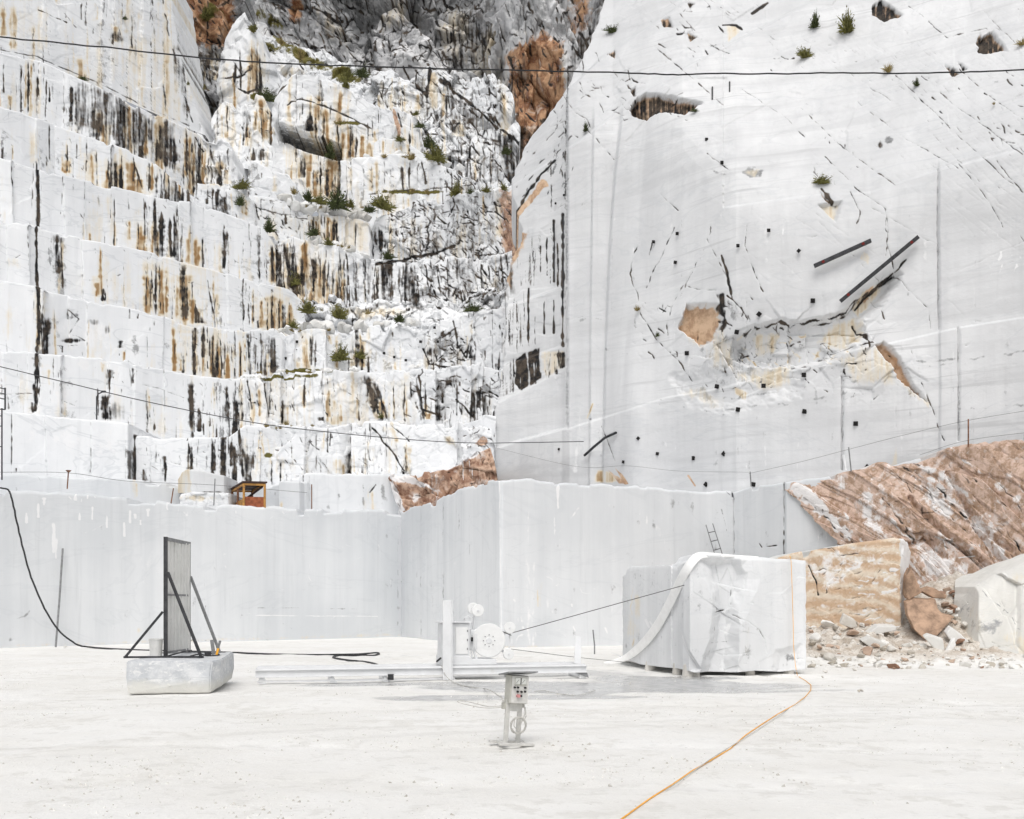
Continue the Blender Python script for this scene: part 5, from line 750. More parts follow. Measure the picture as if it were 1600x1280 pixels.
# ================================================================== THE QUARRY FLOOR
def ground():
    a = np.arange(-21, 21.01, .085); b = np.arange(8.5, 40, .085)
    ox = np.array([22, 24, 27, 31, 36, 45, 60, 90, 150, 300, 500.]); oy = np.r_[np.arange(40.2, 75, .35), [78, 82, 90, 110, 150, 250, 500]]
    xs = np.r_[-ox[::-1], a, ox]; ys = np.r_[[-300, -100, -40, -15, -5, 0, 4, 7], b, oy]
    X, Y = np.meshgrid(xs, ys); X = X + 0.
    pxx = CX + X / np.maximum(Y, 3) * F; pyy = HY + CH * F / np.maximum(Y, 3)
    z = (fbm(X / 2.5, Y / 2.5, 5, 4) - .5) * .10 + (fbm(X / .45, Y / .45, 9, 4) - .5) * .035 * sst(.35, .65, fbm(X / 3., Y / 3., 77, 3))
    # wheel ruts and scraped furrows
    for (x0, y0, x1, y1, wd, dp) in [(-18, 13.5, 14, 12, .5, .03), (-16, 16.5, 20, 15.0, .4, .03), (-6, 22, 20, 24, .5, .03), (-20, 20, 6, 22.5, .5, .03), (-2, 40, -17, 52, .6, .05), (3, 42, -12, 48, .5, .05), (-12, 37, 0, 44, .4, .04)]:
        d = np.abs((X - x0) * (y1 - y0) - (Y - y0) * (x1 - x0)) / math.hypot(x1 - x0, y1 - y0) + (fbm(X / 2, Y / 2, 31, 3) - .5) * .8
        z -= dp * np.clip(1.3 - d / wd, 0, 1) * (.5 + vn(X / .35, Y / .35, 8))
    track = np.zeros(X.shape)
    for (x0, y0, x1, y1, bend) in [(-14, 12, 9, 21, 1.5), (-12.4, 11.4, 10.6, 20.4, 1.5), (16, 12.5, 2, 26, -2), (17.8, 13, 3.8, 26.6, -2), (-3, 38, -16, 49, 2), (-1.4, 38.6, -14.4, 49.6, 2), (20, 19, -4, 22.5, .8), (20, 21, -4, 24.3, .8), (-20, 17, -6, 23.4, .6), (-20, 18.6, -6, 25, .6)]:
        L = math.hypot(x1 - x0, y1 - y0); ux, uy = (x1 - x0) / L, (y1 - y0) / L; tt = ((X - x0) * ux + (Y - y0) * uy) / L; d = np.abs((X - x0) * uy - (Y - y0) * ux + bend * np.sin(np.clip(tt, 0, 1) * 3.14) + (fbm(X / 3, Y / 3, 41, 2) - .5) * .5)
        mm = np.clip(1.4 - d / .26, 0, 1) * sst(-.02, .08, tt) * sst(1.02, .9, tt); track = np.maximum(track, mm * (.35 + .65 * vn(X / 1.1, Y / 1.1, 61)))
        z -= .010 * mm * (.4 + .6 * (np.sin(tt * L * 14) > 0)); z += .010 * np.clip(1 - np.abs(d - .42) / .14, 0, 1) * sst(0, .08, tt) * sst(1, .9, tt) * vn(X / .3, Y / .3, 71)
    z *= sst(60, 44, Y) * .8 + .2
    # wet sludge round the saw
    wet = np.zeros(X.shape)
    def E(cx, cy, rx, ry, rot=0, a_=1.):
        c_, s_ = math.cos(RAD(rot)), math.sin(RAD(rot)); A = (X - cx) * c_ + (Y - cy) * s_; B = -(X - cx) * s_ + (Y - cy) * c_
        np.maximum(wet, a_ * np.clip(1.6 - np.hypot(A / rx, B / ry) - (fbm(X / 1.6, Y / 1.6, 3, 4) - .5) * .9, 0, 1), out=wet)
    E(3.2, 27.6, 4.6, 1.5, 10, 1.1); E(.2, 24.6, 2.8, .6, 4, 1.05); E(4.5, 30.5, 2.0, 1.2, 8); E(-3, 28.4, 4.4, .8, 5, .55); E(1.5, 33, 4., 2., 4, .45); E(5.8, 26.2, 3.2, .6, 6, .55); E(-2, 45, 9, 2, 5, .3)
    z -= .03 * np.clip(wet, 0, .7)
    # talus slope under the brown rock
    tal = sst(35.2, 43, Y + .35 * (fbm(X / 1.4, Y / 1.4, 4, 3) - .5) * 4 - .02 * (X - 14)) * sst(9.0, 10.8, X) * sst(60, 52, Y)
    f1, e1 = facets(X / .55, Y / .55, 12); f2, _ = facets(X / .22, Y / .22, 14)
    z = z + tal * (1.15 + f1 * .30 + f2 * .14 + 2.3 * np.exp(-((X - 19.5) / 3.4) ** 2 - ((Y - 44.5) / 3.) ** 2))
    dirtm = np.clip(tal * 2.2, 0, 1) * .8; dirtm = np.maximum(dirtm, .35 * np.clip(1.4 - np.hypot((X - 12) / 2.2, (Y - 35.5) / 1.6), 0, 1))
    cr = np.random.default_rng(4)
    speck = np.zeros(X.shape)
    chs = np.zeros((8,) + X.shape, np.float32); chs[0] = wet; chs[1] = dirtm; chs[2] = track
    global GZ
    def GZ(x, y): j = np.clip(np.searchsorted(xs, x), 1, len(xs) - 1); i = np.clip(np.searchsorted(ys, y), 1, len(ys) - 1); return z[i, j]
    o = grid_obj('ground', X, Y, z, M['ground'], chs, flip=True)
    tag(o, 'chalky white quarry floor with tyre marks, wet by the saw', kind='structure')
    return o
def ground_mat():
    t = NT('marble_dust_ground')
    at = t.n('Attribute', attribute_name='mask_a'); s = t.n('SeparateColor'); t.lk(at.outputs[0], s.inputs[0]); wet, dirtm, tal = s.outputs
    big = t.noise(.35, 6, .6); mid = t.noise(2.2, 8, .68); fin = t.noise(11, 7, .7); pat = t.noise(.5, 3, .5, t.coord((1, 1, 1), (0, 0, 1.)))
    c = t.mix(t.mr(big, .34, .66), (.765, .755, .725), (.815, .81, .79))
    c = t.mix(t.math('MULTIPLY', t.mr(mid, .50, .70), .55), c, (.80, .81, .81))
    c = t.mix(t.math('MULTIPLY', t.mr(t.math('ADD', mid, t.math('MULTIPLY', pat, .35)), .70, .80), .4), c, (.60, .58, .53))
    crumb = t.math('MULTIPLY', t.mr(fin, .615, .70), t.mr(t.noise(.9, 5, .65), .42, .62))
    c = t.mix(t.math('MULTIPLY', crumb, .9), c, (.34, .325, .29))
    c = t.mix(t.math('MULTIPLY', t.mr(t.math('ADD', tal, t.math('MULTIPLY', t.math('SUBTRACT', mid, .5), .9)), .3, .9), .38), c, (.62, .61, .58))
    dn = t.mix(t.mr(mid, .35, .65), (.40, .32, .24), (.70, .66, .60))
    dn = t.mix(t.mr(fin, .52, .62), dn, (.30, .24, .18))
    c = t.mix(t.math('MULTIPLY', t.mr(t.math('ADD', dirtm, t.math('MULTIPLY', t.math('SUBTRACT', mid, .5), 1.2)), .25, .6), .85), c, dn)
    wm = t.mr(t.math('ADD', wet, t.math('MULTIPLY', t.math('SUBTRACT', mid, .5), .8)), .25, .62)
    wm = t.math('MULTIPLY', wm, t.mr(wet, .02, .15))
    c = t.mix(t.math('MULTIPLY', wm, .85), c, t.mix(t.mr(mid, .4, .6), (.34, .345, .345), (.50, .50, .50)))
    t.lk(c, t.b.inputs['Base Color']); t.lk(t.mr(wm, .45, 1, .8, .16), t.b.inputs['Roughness'])
    t.lk(t.mr(wm, .3, 1., .2, .5), t.b.inputs['Specular IOR Level'])
    t.bump(t.math('MULTIPLY', t.math('ADD', t.math('MULTIPLY', mid, .6), t.math('MULTIPLY', fin, .4)), t.mr(wm, .2, .9, 1, .05)), .75, .05)
    M['ground'] = t.m
ground_mat(); GROUND = ground()

def chips():
    r = np.random.default_rng(11); vs = []; fs = []; n = 0
    while n < 8000:
        y = 10 + 30 * r.random() ** 1.3; x = r.uniform(-.56, .56) * y
        if vn(np.array([x / 2.3]), np.array([y / 2.3]), 91)[0] * .7 + vn(np.array([x / .7]), np.array([y / .7]), 92)[0] * .5 < r.uniform(.55, .95): continue
        s_ = .006 + .030 * r.random() ** 3.5; z = float(GZ(x, y)) - s_ * .2; b = len(vs); th = r.uniform(0, 6.28)
        for k in range(4): vs.append((x + s_ * r.uniform(.6, 1.3) * math.cos(th + k * 1.57), y + s_ * r.uniform(.6, 1.3) * math.sin(th + k * 1.57), z))
        vs.append((x + r.normal() * s_ * .3, y + r.normal() * s_ * .3, z + s_ * r.uniform(.5, 1.1))); fs += [(b + k, b + (k + 1) % 4, b + 4) for k in range(4)]; n += 1
    me = bpy.data.meshes.new('gravel'); me.from_pydata(vs, [], fs); t = NT('marble_chips'); nz = t.noise(4., 4, .6)
    t.lk(t.mix(t.mr(nz, .35, .65), (.42, .40, .36), (.74, .73, .70)), t.b.inputs['Base Color']); t.b.inputs['Roughness'].default_value = .9; me.materials.append(t.m)
    o = bpy.data.objects.new('gravel', me); COL.objects.link(o); tag(o, 'fine marble chips scattered over the white quarry floor', 'gravel', None, 'stuff')
chips()
# ================================================================== THINGS
M['white_paint'] = plain('dusty_white_paint', (.74, .75, .76), .6, 0, .04, 3, (.62, .62, .60), .3, .05)
M['white_paint2'] = plain('chalky_disc_paint', (.80, .805, .80), .6, 0, .03, 5)
M['steel_dark'] = plain('dark_steel', (.055, .056, .06), .5, .3, .3, 5, (.22, .22, .21), .22)
M['steel_grey'] = plain('grey_dusty_steel', (.24, .245, .25), .55, .2, .2, 6, (.5, .5, .49), .3)
M['panel_sheet'] = plain('dusty_sheet_metal', (.70, .70, .68), .6, .0, .07, 2.5, (.45, .45, .42), .3)
M['box_paint'] = plain('dusty_grey_enamel', (.47, .465, .42), .55, 0, .08, 8, (.66, .65, .62), .35)
M['box_paint2'] = plain('dusty_pale_enamel', (.57, .565, .54), .55, 0, .06, 8, (.70, .69, .66), .4)
M['black_plastic'] = plain('black_plastic', (.015, .015, .016), .4, 0, .2)
M['pink_knob'] = plain('faded_red_button', (.55, .25, .25), .45, 0, .15)
M['glass_gauge'] = plain('pale_gauge_face', (.60, .61, .58), .2, 0, .05)
M['rubber'] = plain('black_rubber_cable', (.03, .03, .032), .6, 0, .3, 9, (.35, .35, .34), .2)
M['cable'] = plain('bundled_black_cable', (.022, .022, .024), .6, 0, .3)
M['orange'] = plain('orange_cord', (.86, .42, .045), .6, 0, .15, 3, (.84, .62, .32), .3)
M['pale_cord'] = plain('dusty_grey_cord', (.52, .51, .48), .7, 0, .15, 9)
M['strap'] = plain('white_canvas_strap', (.90, .90, .89), .7, 0, .05, 4)
M['wire'] = plain('steel_wire', (.10, .10, .10), .5, .5, .2)
M['rust'] = plain('rusty_steel', (.20, .10, .06), .7, .1, .4, 6)
M['rust_panel'] = plain('rusty_red_panel', (.27, .085, .04), .7, 0, .35, 4, (.42, .22, .14), .2)
M['yellow_wood'] = plain('ochre_timber', (.42, .22, .065), .7, 0, .3, 3)
M['dark_wood'] = plain('dark_timber', (.06, .035, .03), .7, 0, .3)
M['bucket'] = plain('white_plastic_bucket', (.74, .74, .72), .5, 0, .05, 6, (.6, .6, .58), .3)
M['plate'] = plain('black_anchor_plate', (.018, .017, .017), .6, .2, .3)
M['red_mark'] = plain('red_clamp', (.14, .015, .012), .6, 0, .2)
M['leaf0'] = plain('olive_leaves', (.15, .145, .045), .7, 0, .45, 2.5); M['leaf1'] = plain('dark_green_leaves', (.07, .085, .032), .7, 0, .45, 2.5); M['leaf2'] = plain('dry_yellow_grass', (.28, .22, .09), .8, 0, .4, 2.5)
rng = np.random.default_rng(7); rnd = random.Random(7)
def thing(name, label, cat, loc=(0, 0, 0), rz=0, group=None): return tag(empty(name, loc, rz), label, cat, group)
def rope(name, pts, r, mat, label, cat, group=None, sub=6, wob=0.):
    """smooth tube through 3-D points (Catmull-Rom)"""
    p = [Vector(q) for q in pts]; p = [p[0] * 2 - p[1]] + p + [p[-1] * 2 - p[-2]]; out = []
    for i in range(1, len(p) - 2):
        for k in range(sub):
            t = k / sub; a, b, c, d = p[i - 1:i + 3]
            out.append(.5 * ((2 * b) + (c - a) * t + (2 * a - 5 * b + 4 * c - d) * t * t + (3 * b - a - 3 * c + d) * t ** 3))
    out.append(p[-2])
    if wob: out = [q + Vector((rnd.gauss(0, wob), rnd.gauss(0, wob), abs(rnd.gauss(0, wob)) * .3)) for q in out]
    return tag(MB().tube(out, r).build(name, M[mat], None, True), label, cat, group)
def gpt(px, py, h=.02):
    v = G(px, py)
    for _ in range(3): v = G(px, py, float(GZ(v.x, v.y)))
    v.z += h; return v
def gz(x, y): return float(GZ(x, y))
def hit(px, py):
    for Y in np.arange(33., 52, .08):
        q = P(px, py, Y)
        if gz(q[0], q[1]) >= q[2]: return q
    return P(px, py, 44.)
# ---------------------------------------------------------------- the big block being sawn
def p_big(c, T, B):
    lobe_l = [(1074, 884), (1066, 910), (1062, 955), (1064, 985), (1074, 1015), (1094, 1046)]; lobe_r = [(1100, 876), (1110, 895), (1120, 925), (1123, 955), (1117, 1000), (1100, 1046)]
    c.poly(lobe_l + lobe_r[::-1], .2, 'g', 3, 2, 30); c.poly([(1050, 880)] + lobe_l + [(1050, 1060)], .16, 'd', 1.5, 1)
    c.poly(lobe_r[:4] + [(1117, 1000), (1098, 1062), (1143, 1062), (1146, 1000), (1149, 955), (1160, 925), (1166, 895), (1150, 872)], .5, 'd', 9, 4, 26); c.poly([(1112, 880), (1170, 872), (1176, 905), (1152, 965), (1128, 950)], .2, 'd', 12, 2, 20); c.poly(lobe_r[:4] + [(1117, 1000), (1098, 1062), (1140, 1062), (1144, 1000), (1146, 955), (1130, 925), (1120, 890)], .15, 'g', 5, 4)
    c.line(lobe_r, .8, .6, 'k', 1.2, .5); c.line(lobe_l[2:], .8, .7, 'w', 1)
    c.line([(1118, 958), (1136, 954)], .9, .8, 'k', 1); c.line([(1113, 1005), (1140, 1004)], 1, .5, 'g', 1); c.line([(1148, 900), (1146, 945)], .7, .7, 'k', 1, .5); c.line([(1110, 900), (1126, 898)], 1, .5, 'g', 1)
    c.line([(1148, 962), (1170, 972), (1186, 985), (1195, 1000), (1198, 1020)], .6, .6, 'k', 1.4, .5); c.ell(1168, 1005, 24, 36, .27, 'g', 10); c.ell(1168, 1000, 18, 24, .2, 'o'); c.ell(1236, 1028, 16, 18, .5, 'g', 20); c.poly([(1216, 1020), (1250, 1010), (1250, 1054), (1210, 1054)], .12, 'd', 6, 3); c.poly([(1140, 1010), (1150, 960), (1134, 980)], .5, 'w', 3, 3)
    c.poly([(975, 890), (1000, 886), (1062, 890), (1062, 1050), (975, 1040)], .15, 'g', 4, 4); c.ell(995, 950, 6, 30, .45, 'o'); c.ell(988, 985, 10, 24, .35, 'o'); c.line([(990, 915), (986, 950), (994, 985), (988, 1010)], 1, .6, 'o', 3, .4); c.cracks(985, 900, 1050, 1000, 16, (6, 20), -40, 40, (.5, .9), (.3, .6)); c.line([(1010, 970), (1014, 980)], 2.2, 1, 'w', 1); c.line([(1016, 972), (1020, 978)], 1.5, 1, 'w', 1); c.cracks(1145, 880, 1255, 1040, 16, (3, 10), -30, 60, (.4, .7), (.3, .5)); c.rain(1145, 1255, 10, T, B, 'g', (3, 8), (.2, .7), (.1, .2))
Ybig = idep([(975, 36.8), (1060, 32.5), (1068, 31.9), (1078, 31.6), (1258, 32.6)])
o = patch('marble_block', [(975, 895), (984, 888), (990, 885), (1050, 884), (1060, 888), (1066, 884), (1080, 872), (1092, 865), (1110, 866), (1160, 869), (1215, 872), (1240, 872), (1259, 875)], [(975, 1015), (1000, 1024), (1030, 1028), (1060, 1031), (1085, 1037), (1100, 1037), (1140, 1037.5), (1180, 1034), (1220, 1036), (1259, 1032)], Ybig, p_big, step=.9, seed=70, mat='block', rough=.026, fac=lambda px, py: .012 + .11 * sst(1104, 1130, px) * sst(1180, 1146, px), fsc=1.7, rnd=.10, ledge=4, lt=.5, side=(.4, 6), chip=.16, rag=2, under=5)
del o['kind']; tag(o, 'house-sized white marble block with a broken front edge and a white strap over it', 'marble block')
for i, (px, py, s) in enumerate([(1058, 1049, .17), (1076, 1051, .22), (1086, 1052, .16), (1172, 1049, .16), (1016, 1041, .2), (1232, 1046, .18)]):
    Yq = float(Ybig(px)) + .35; X = (px - CX) / F * Yq
    tag(MB().cyl((X, Yq, -.06), (X + .02, Yq, .34), s, s * .85, 9).build('support_stone', M['stone'], bevel=.03), 'stubby stone prop holding up the house-sized white block', 'prop stone', 'stone props under the big block')
# ---------------------------------------------------------------- stone maker
def stone_mesh(name, seed, mat, flat=.7, n=15, cut=False):
    r = np.random.default_rng(seed); bm = bmesh.new()
    for _ in range(n):
        v = r.normal(size=3); v /= np.linalg.norm(v); v *= r.uniform(.72, 1.) * .5; bm.verts.new((v[0] * 1.15, v[1], v[2] * flat))
    bmesh.ops.convex_hull(bm, input=bm.verts); 
    for v in [v for v in bm.verts if not v.link_faces]: bm.verts.remove(v)
    bmesh.ops.bevel(bm, geom=list(bm.edges), offset=.025, segments=1, affect='EDGES')
    bmesh.ops.recalc_face_normals(bm, faces=bm.faces)
    me = bpy.data.meshes.new(name); bm.to_mesh(me); bm.free(); me.materials.append(mat); return me
def stonemat(name, a, b):
    t = NT(name); i = t.n('ObjectInfo'); n = t.noise(3., 8, .7); c = t.mix(t.mr(t.math('ADD', t.math('MULTIPLY', i.outputs['Random'], .6), t.math('MULTIPLY', n, .4)), .2, .75), a, b)
    t.lk(c, t.b.inputs['Base Color']); t.b.inputs['Roughness'].default_value = .8; t.bump(n, .5, .05); return t.m
M['st_pale'] = stonemat('pale_rubble', (.46, .42, .36), (.78, .77, .74)); M['st_brown'] = stonemat('brown_rubble', (.26, .15, .10), (.55, .42, .33)); M['st_white'] = stonemat('white_boulder', (.62, .61, .58), (.80, .80, .79))
PALE = [stone_mesh('stone', 100 + i, M['st_pale'], rnd.uniform(.45, .9), 12 + i) for i in range(8)]
BROWN = [stone_mesh('stone', 200 + i, M['st_brown'], rnd.uniform(.4, .9), 13 + i) for i in range(4)]
WHITE = [stone_mesh('boulder', 300 + i, M['st_white'], rnd.uniform(.6, .9), 16 + i) for i in range(5)]
def put(me, name, loc, s, label, cat, group, sq=(1, 1, 1), tilt=.5):
    o = bpy.data.objects.new(name, me); COL.objects.link(o); o.location = loc; o.scale = (s * sq[0], s * sq[1], s * sq[2])
    o.rotation_euler = (rnd.uniform(-tilt, tilt), rnd.uniform(-tilt, tilt), rnd.uniform(0, 6.28)); return tag(o, label, cat, group)
# ---------------------------------------------------------------- blocks and boulders at the right
def p_och(c, T, B):
    c.poly([(1215, 850), (1407, 826), (1409, 990), (1215, 990)], .62, 'r', 2, 2); c.poly([(1225, 878), (1262, 864), (1310, 852), (1352, 846), (1384, 862), (1375, 884), (1340, 892), (1318, 915), (1284, 928), (1262, 905), (1245, 890)], .46, 'w', 10, 10); c.poly([(1268, 868), (1300, 866), (1318, 880), (1306, 905), (1282, 918), (1264, 900)], .3, 'g', 8, 5)
    for k in range(26): y = 862 + k * 4.6 + c.r.uniform(-2, 2); x = c.r.uniform(1250, 1330); c.line([(x, y + 14), (x + 40, y + 17), (x + 80, y + 4), (x + 110, y - 4)], c.r.uniform(1., 4), c.r.uniform(.35, .75), 'w' if k % 2 else 'o', 5, .55)
    c.cracks(1265, 880, 1405, 970, 80, (6, 26), 16, 14, (.5, .9), (.3, .8)); c.line([(1264, 884), (1276, 912), (1279, 930)], 1.2, 1, 'k', 1); c.poly([(1254, 880), (1264, 886), (1276, 915), (1278, 940), (1256, 935)], .7, 'o', 2, 2); c.poly([(1254, 955), (1320, 962), (1345, 985), (1254, 985)], .6, 'o', 6, 5); c.ell(1398, 890, 10, 4, .8, 'w'); c.ell(1392, 970, 10, 4, .7, 'w'); c.poly([(1375, 850), (1404, 840), (1404, 880), (1385, 885)], .4, 'o', 5, 5)
    c.poly([(1408, 830), (1440, 830), (1440, 990), (1410, 990)], 1.3, 'w', 1, 1); c.line([(1262, 862), (1300, 855), (1310, 868), (1345, 866)], .8, .7, 'k', 2)
o = patch('marble_block', [(1216, 872), (1240, 864), (1253, 861), (1256, 872), (1264, 868), (1268, 860), (1320, 850), (1404, 838), (1412, 839), (1418, 846), (1424, 860)], [(1216, 980), (1424, 976)], idep([(1216, 44.8), (1407, 41.6), (1411, 41.9), (1424, 44.2)]), p_och, step=1., seed=71, mat='ochre', rough=.04, fac=.05, fsc=.9, rnd=.1, ledge=3, side=(3, 3), chip=.1, rag=1, dr=[(0, 0), (.3, -5), (.6, -10), (1, -5)])
del o['kind']; tag(o, 'tan and ochre banded marble block with one clean white sawn side', 'marble block')
def p_wb(c, T, B):
    c.cracks(1500, 900, 1690, 1030, 40, (6, 24), -50, 40, (.5, 1), (.3, .7)); c.poly([(1490, 940), (1530, 930), (1600, 1010), (1590, 1040), (1500, 1010)], .24, 'g', 12, 8); c.ell(1530, 970, 30, 30, .25, 'o'); c.ell(1600, 1010, 30, 16, .5, 'o', 30); c.ell(1590, 900, 20, 12, .3, 'o'); c.line([(1535, 925), (1580, 960), (1610, 1010)], 1., .5, 'g', 3)
o = patch('boulder', [(1494, 950), (1500, 938), (1512, 930), (1520, 926), (1524, 920), (1548, 906), (1572, 892), (1600, 879), (1690, 850)], [(1494, 985), (1512, 1000), (1560, 1020), (1600, 1032), (1690, 1040)], idep([(1494, 41.2), (1530, 39.2), (1700, 36)]), p_wb, step=1.1, seed=72, mat='cream', rough=.10, fac=.26, fsc=2.6, ang=-50, stretch=1.5, rnd=.3, ledge=3, lt=.3, side=(.5, 0), chip=.2, batter=.5)
del o['kind']; tag(o, 'massive pale cream boulder at the right edge, in front of the brown rock face', 'boulder')
M['brownslab'] = plain('rusty_slab', (.37, .25, .175), .8, 0, .4, 2.2, (.66, .56, .45), .24, .5)
def plate_stone(name, pts, Y, th, mat, label, cat, dy=0.):
    V3 = [V(x, y, Y + dy * (980 - y) / 40.) for x, y in pts]; return tag(MB().prism(V3, (0.06, th, .08)).build(name, M[mat], bevel=.04), label, cat)
plate_stone('rock_slab', [(1416, 942), (1428, 936), (1456, 938), (1462, 936), (1466, 952), (1474, 960), (1492, 964), (1463, 995), (1446, 1000), (1430, 985), (1419, 962)], 40.2, .5, 'brownslab' if 'brownslab' in M else 'st_brown', 'tilted rusty brown slab leaning against the ochre banded block', 'rock slab', .8)
plate_stone('rock_slab', [(1416, 930), (1418, 900), (1424, 888), (1434, 910), (1441, 926), (1420, 938)], 41.2, .6, 'brownslab', 'small upright reddish wedge right beside the clean white side of the ochre block', 'rock slab')
plate_stone('rock_slab', [(1440, 924), (1458, 918), (1480, 930), (1478, 936), (1460, 935)], 41.4, .8, 'brownslab', 'flat brownish slab lying just above the tilted rusty slab', 'rock slab')
plate_stone('rock_slab', [(1443, 996), (1450, 992), (1474, 1000), (1476, 1016), (1470, 1022), (1458, 1012)], 38.6, .3, 'st_white', 'cream slab standing on edge in the rubble below the rusty slab', 'rock slab')
plate_stone('rock_slab', [(1477, 1020), (1486, 1002), (1492, 998), (1494, 1010), (1484, 1020)], 38.4, .2, 'st_white', 'thin pale slab standing in the rubble to the right of the cream slab', 'rock slab')
plate_stone('rock_slab', [(1312, 975), (1318, 960), (1336, 970), (1340, 980), (1330, 982)], 41.0, .3, 'st_pale', 'loose tan flake propped against the foot of the ochre banded block', 'rock slab')
plate_stone('rock_slab', [(1350, 995), (1372, 978), (1402, 979), (1400, 986), (1366, 992)], 40.6, .6, 'st_white', 'white slab lying under the ochre banded block', 'rock slab')
plate_stone('rock_slab', [(1346, 1002), (1360, 996), (1385, 1006), (1392, 1014), (1360, 1012)], 39.0, .5, 'st_white', 'flat whitish slab in the rubble in front of the ochre banded block', 'rock slab')
plate_stone('rock_slab', [(1478, 990), (1486, 980), (1500, 990), (1515, 1004), (1500, 1006), (1484, 1000)], 39.6, .4, 'steel_grey' if 0 else 'st_white', 'grey-shaded slab wedged between the rusty slab and the cream boulder', 'rock slab')
n = 0
while n < 290:
    x = rnd.uniform(9.2, 20.5); y = rnd.uniform(33.8, 42.5); z = gz(x, y)
    px = CX + x / y * F; py = HY + (CH - z) / y * F
    edge = y - 34.6 - .25 * math.sin(x * 1.7)
    if px < 1262 or px > 1612 or edge < 0 or rnd.random() > .25 + .3 * edge: continue
    s = min(.85, .11 + .16 * rnd.expovariate(1.1))
    if rnd.random() < .82: put(rnd.choice(PALE), 'stone', (x, y, z + s * .12), s, 'pale angular stone in the rubble below the brown rock face', 'stone', 'pale stones of the rubble heap')
    else: put(rnd.choice(BROWN), 'stone', (x, y, z + s * .12), s, 'brown angular stone in the rubble below the brown rock face', 'stone', 'brown stones of the rubble heap')
    n += 1
for px, py in [(1487, 925), (1494, 930), (1500, 927), (1480, 921), (1472, 926), (1506, 922), (1512, 926), (1496, 940), (1490, 948), (1485, 955), (1502, 935), (1478, 944), (1520, 918), (1530, 912), (1540, 906), (1498, 952), (1496, 962), (1492, 972), (1500, 968)]:
    put(rnd.choice(BROWN if px < 1495 else PALE), 'stone', hit(px, py), rnd.uniform(.3, .6), ('reddish' if px < 1495 else 'pale') + ' stone jammed between the brown rock face and the cream boulder', 'stone', 'stones behind the cream boulder')
for px, py, s in [(1342, 1082, .12), (1345, 1081, .16), (1290, 1052, .2), (1310, 1042, .25), (1335, 1040, .2), (1285, 1062, .1), (110, 1004, .5), (95, 1006, .3), (102, 1012, .25), (60, 1008, .3)]:
    g = gpt(px, py, 0); put(rnd.choice(PALE), 'stone', (g.x, g.y, s * .2), s, 'loose pale stone lying on the open quarry floor' if px > 1000 else 'pale stone at the foot of the left wall beside the leaning pole', 'stone', 'loose stones on the floor' if px > 1000 else 'stones at the foot of the left wall')
# ---------------------------------------------------------------- boulders and crumbs on the upper ledges
def ledge_stones(seed_key, pts, n, smin, smax, label, group, up=2):
    Yf = SURF[seed_key]; xs = [a for a, _ in pts]; ys = [b for _, b in pts]
    for _ in range(n):
        px = rnd.uniform(xs[0], xs[-1]); s = rnd.uniform(smin, smax); Y = float(Yf(px, 0)) + s * .5 + rnd.uniform(0, .6)
        put(rnd.choice(WHITE), 'boulder', P(px, float(np.interp(px, xs, ys)) - up, Y), s, label, 'boulder', group, (1, 1, rnd.uniform(.8, 1.1)))
ledge_stones('rock_terrace23', [(440, 518), (486, 512), (540, 515), (600, 508), (660, 506), (720, 494)], 22, .7, 2.2, 'white boulder on the ledge above the middle bench with anchor plates', 'boulders on the middle ledge')
ledge_stones('rock_terrace27', [(430, 304), (466, 326), (500, 328), (576, 342)], 18, .8, 2.4, 'white boulder on the shrubby ledge in the upper middle', 'boulders on the upper ledge')
ledge_stones('rock_terrace25', [(470, 374), (530, 388), (575, 402)], 9, .7, 2., 'white boulder on top of the striped middle bench', 'boulders on the striped bench')
ledge_stones('rock_terrace22', [(380, 583), (540, 580), (700, 572)], 14, .3, .9, 'small white boulder on top of the second middle bench', 'boulders on the second bench')
ledge_stones('rock_terrace21', [(404, 668), (520, 668), (700, 660)], 12, .3, .8, 'small white boulder on top of the lowest middle bench', 'boulders on the lowest bench')
ledge_stones('rock_terrace28', [(560, 246), (650, 243), (735, 268)], 8, .6, 1.6, 'white boulder on the short bench right of the dark slot', 'boulders by the dark slot')
# ---------------------------------------------------------------- shrubs
def shrub_mesh(seed, mat, grass):
    r = np.random.default_rng(seed); mb = MB()
    for _ in range(210 if not grass else 110):
        th = r.uniform(0, 6.28); el = r.uniform(.05, 1.5) if not grass else r.uniform(.35, 1.45); L = r.uniform(.3, 1.25) * (.6 + .7 * ((math.sin(th * 2.3 + seed) + 1) / 2)) if not grass else r.uniform(.4, 1.15)
        d = np.array([math.cos(th) * math.cos(el), math.sin(th) * math.cos(el), math.sin(el) * 1.25])
        b = np.array([r.normal() * .12, r.normal() * .12, 0]); side = np.array([-math.sin(th), math.cos(th), 0]) * r.uniform(.025, .05) * (.7 if grass else 1)
        m = b + d * L * .6; t = b + d * L + np.array([0, 0, -.18 * L * math.cos(el)])
        mb.quadset([b - side * .4, b + side * .4, m + side, t, m - side], [(0, 1, 2, 3, 4)])
        if not grass:
            for _ in range(4):
                c = b + d * L * r.uniform(.3, 1.) + r.normal(size=3) * .05; a1 = r.normal(size=3) * .045; a2 = r.normal(size=3) * .045
                mb.quadset([c - a1, c + a2, c + a1, c - a2], [(0, 1, 2, 3)])
    me = bpy.data.meshes.new('shrub'); me.from_pydata([tuple(v) for v in mb.v], [], mb.f); me.materials.append(mat); return me
SHR = [shrub_mesh(i, M['leaf' + str(i % 3)], i % 3 == 2) for i in range(9)]
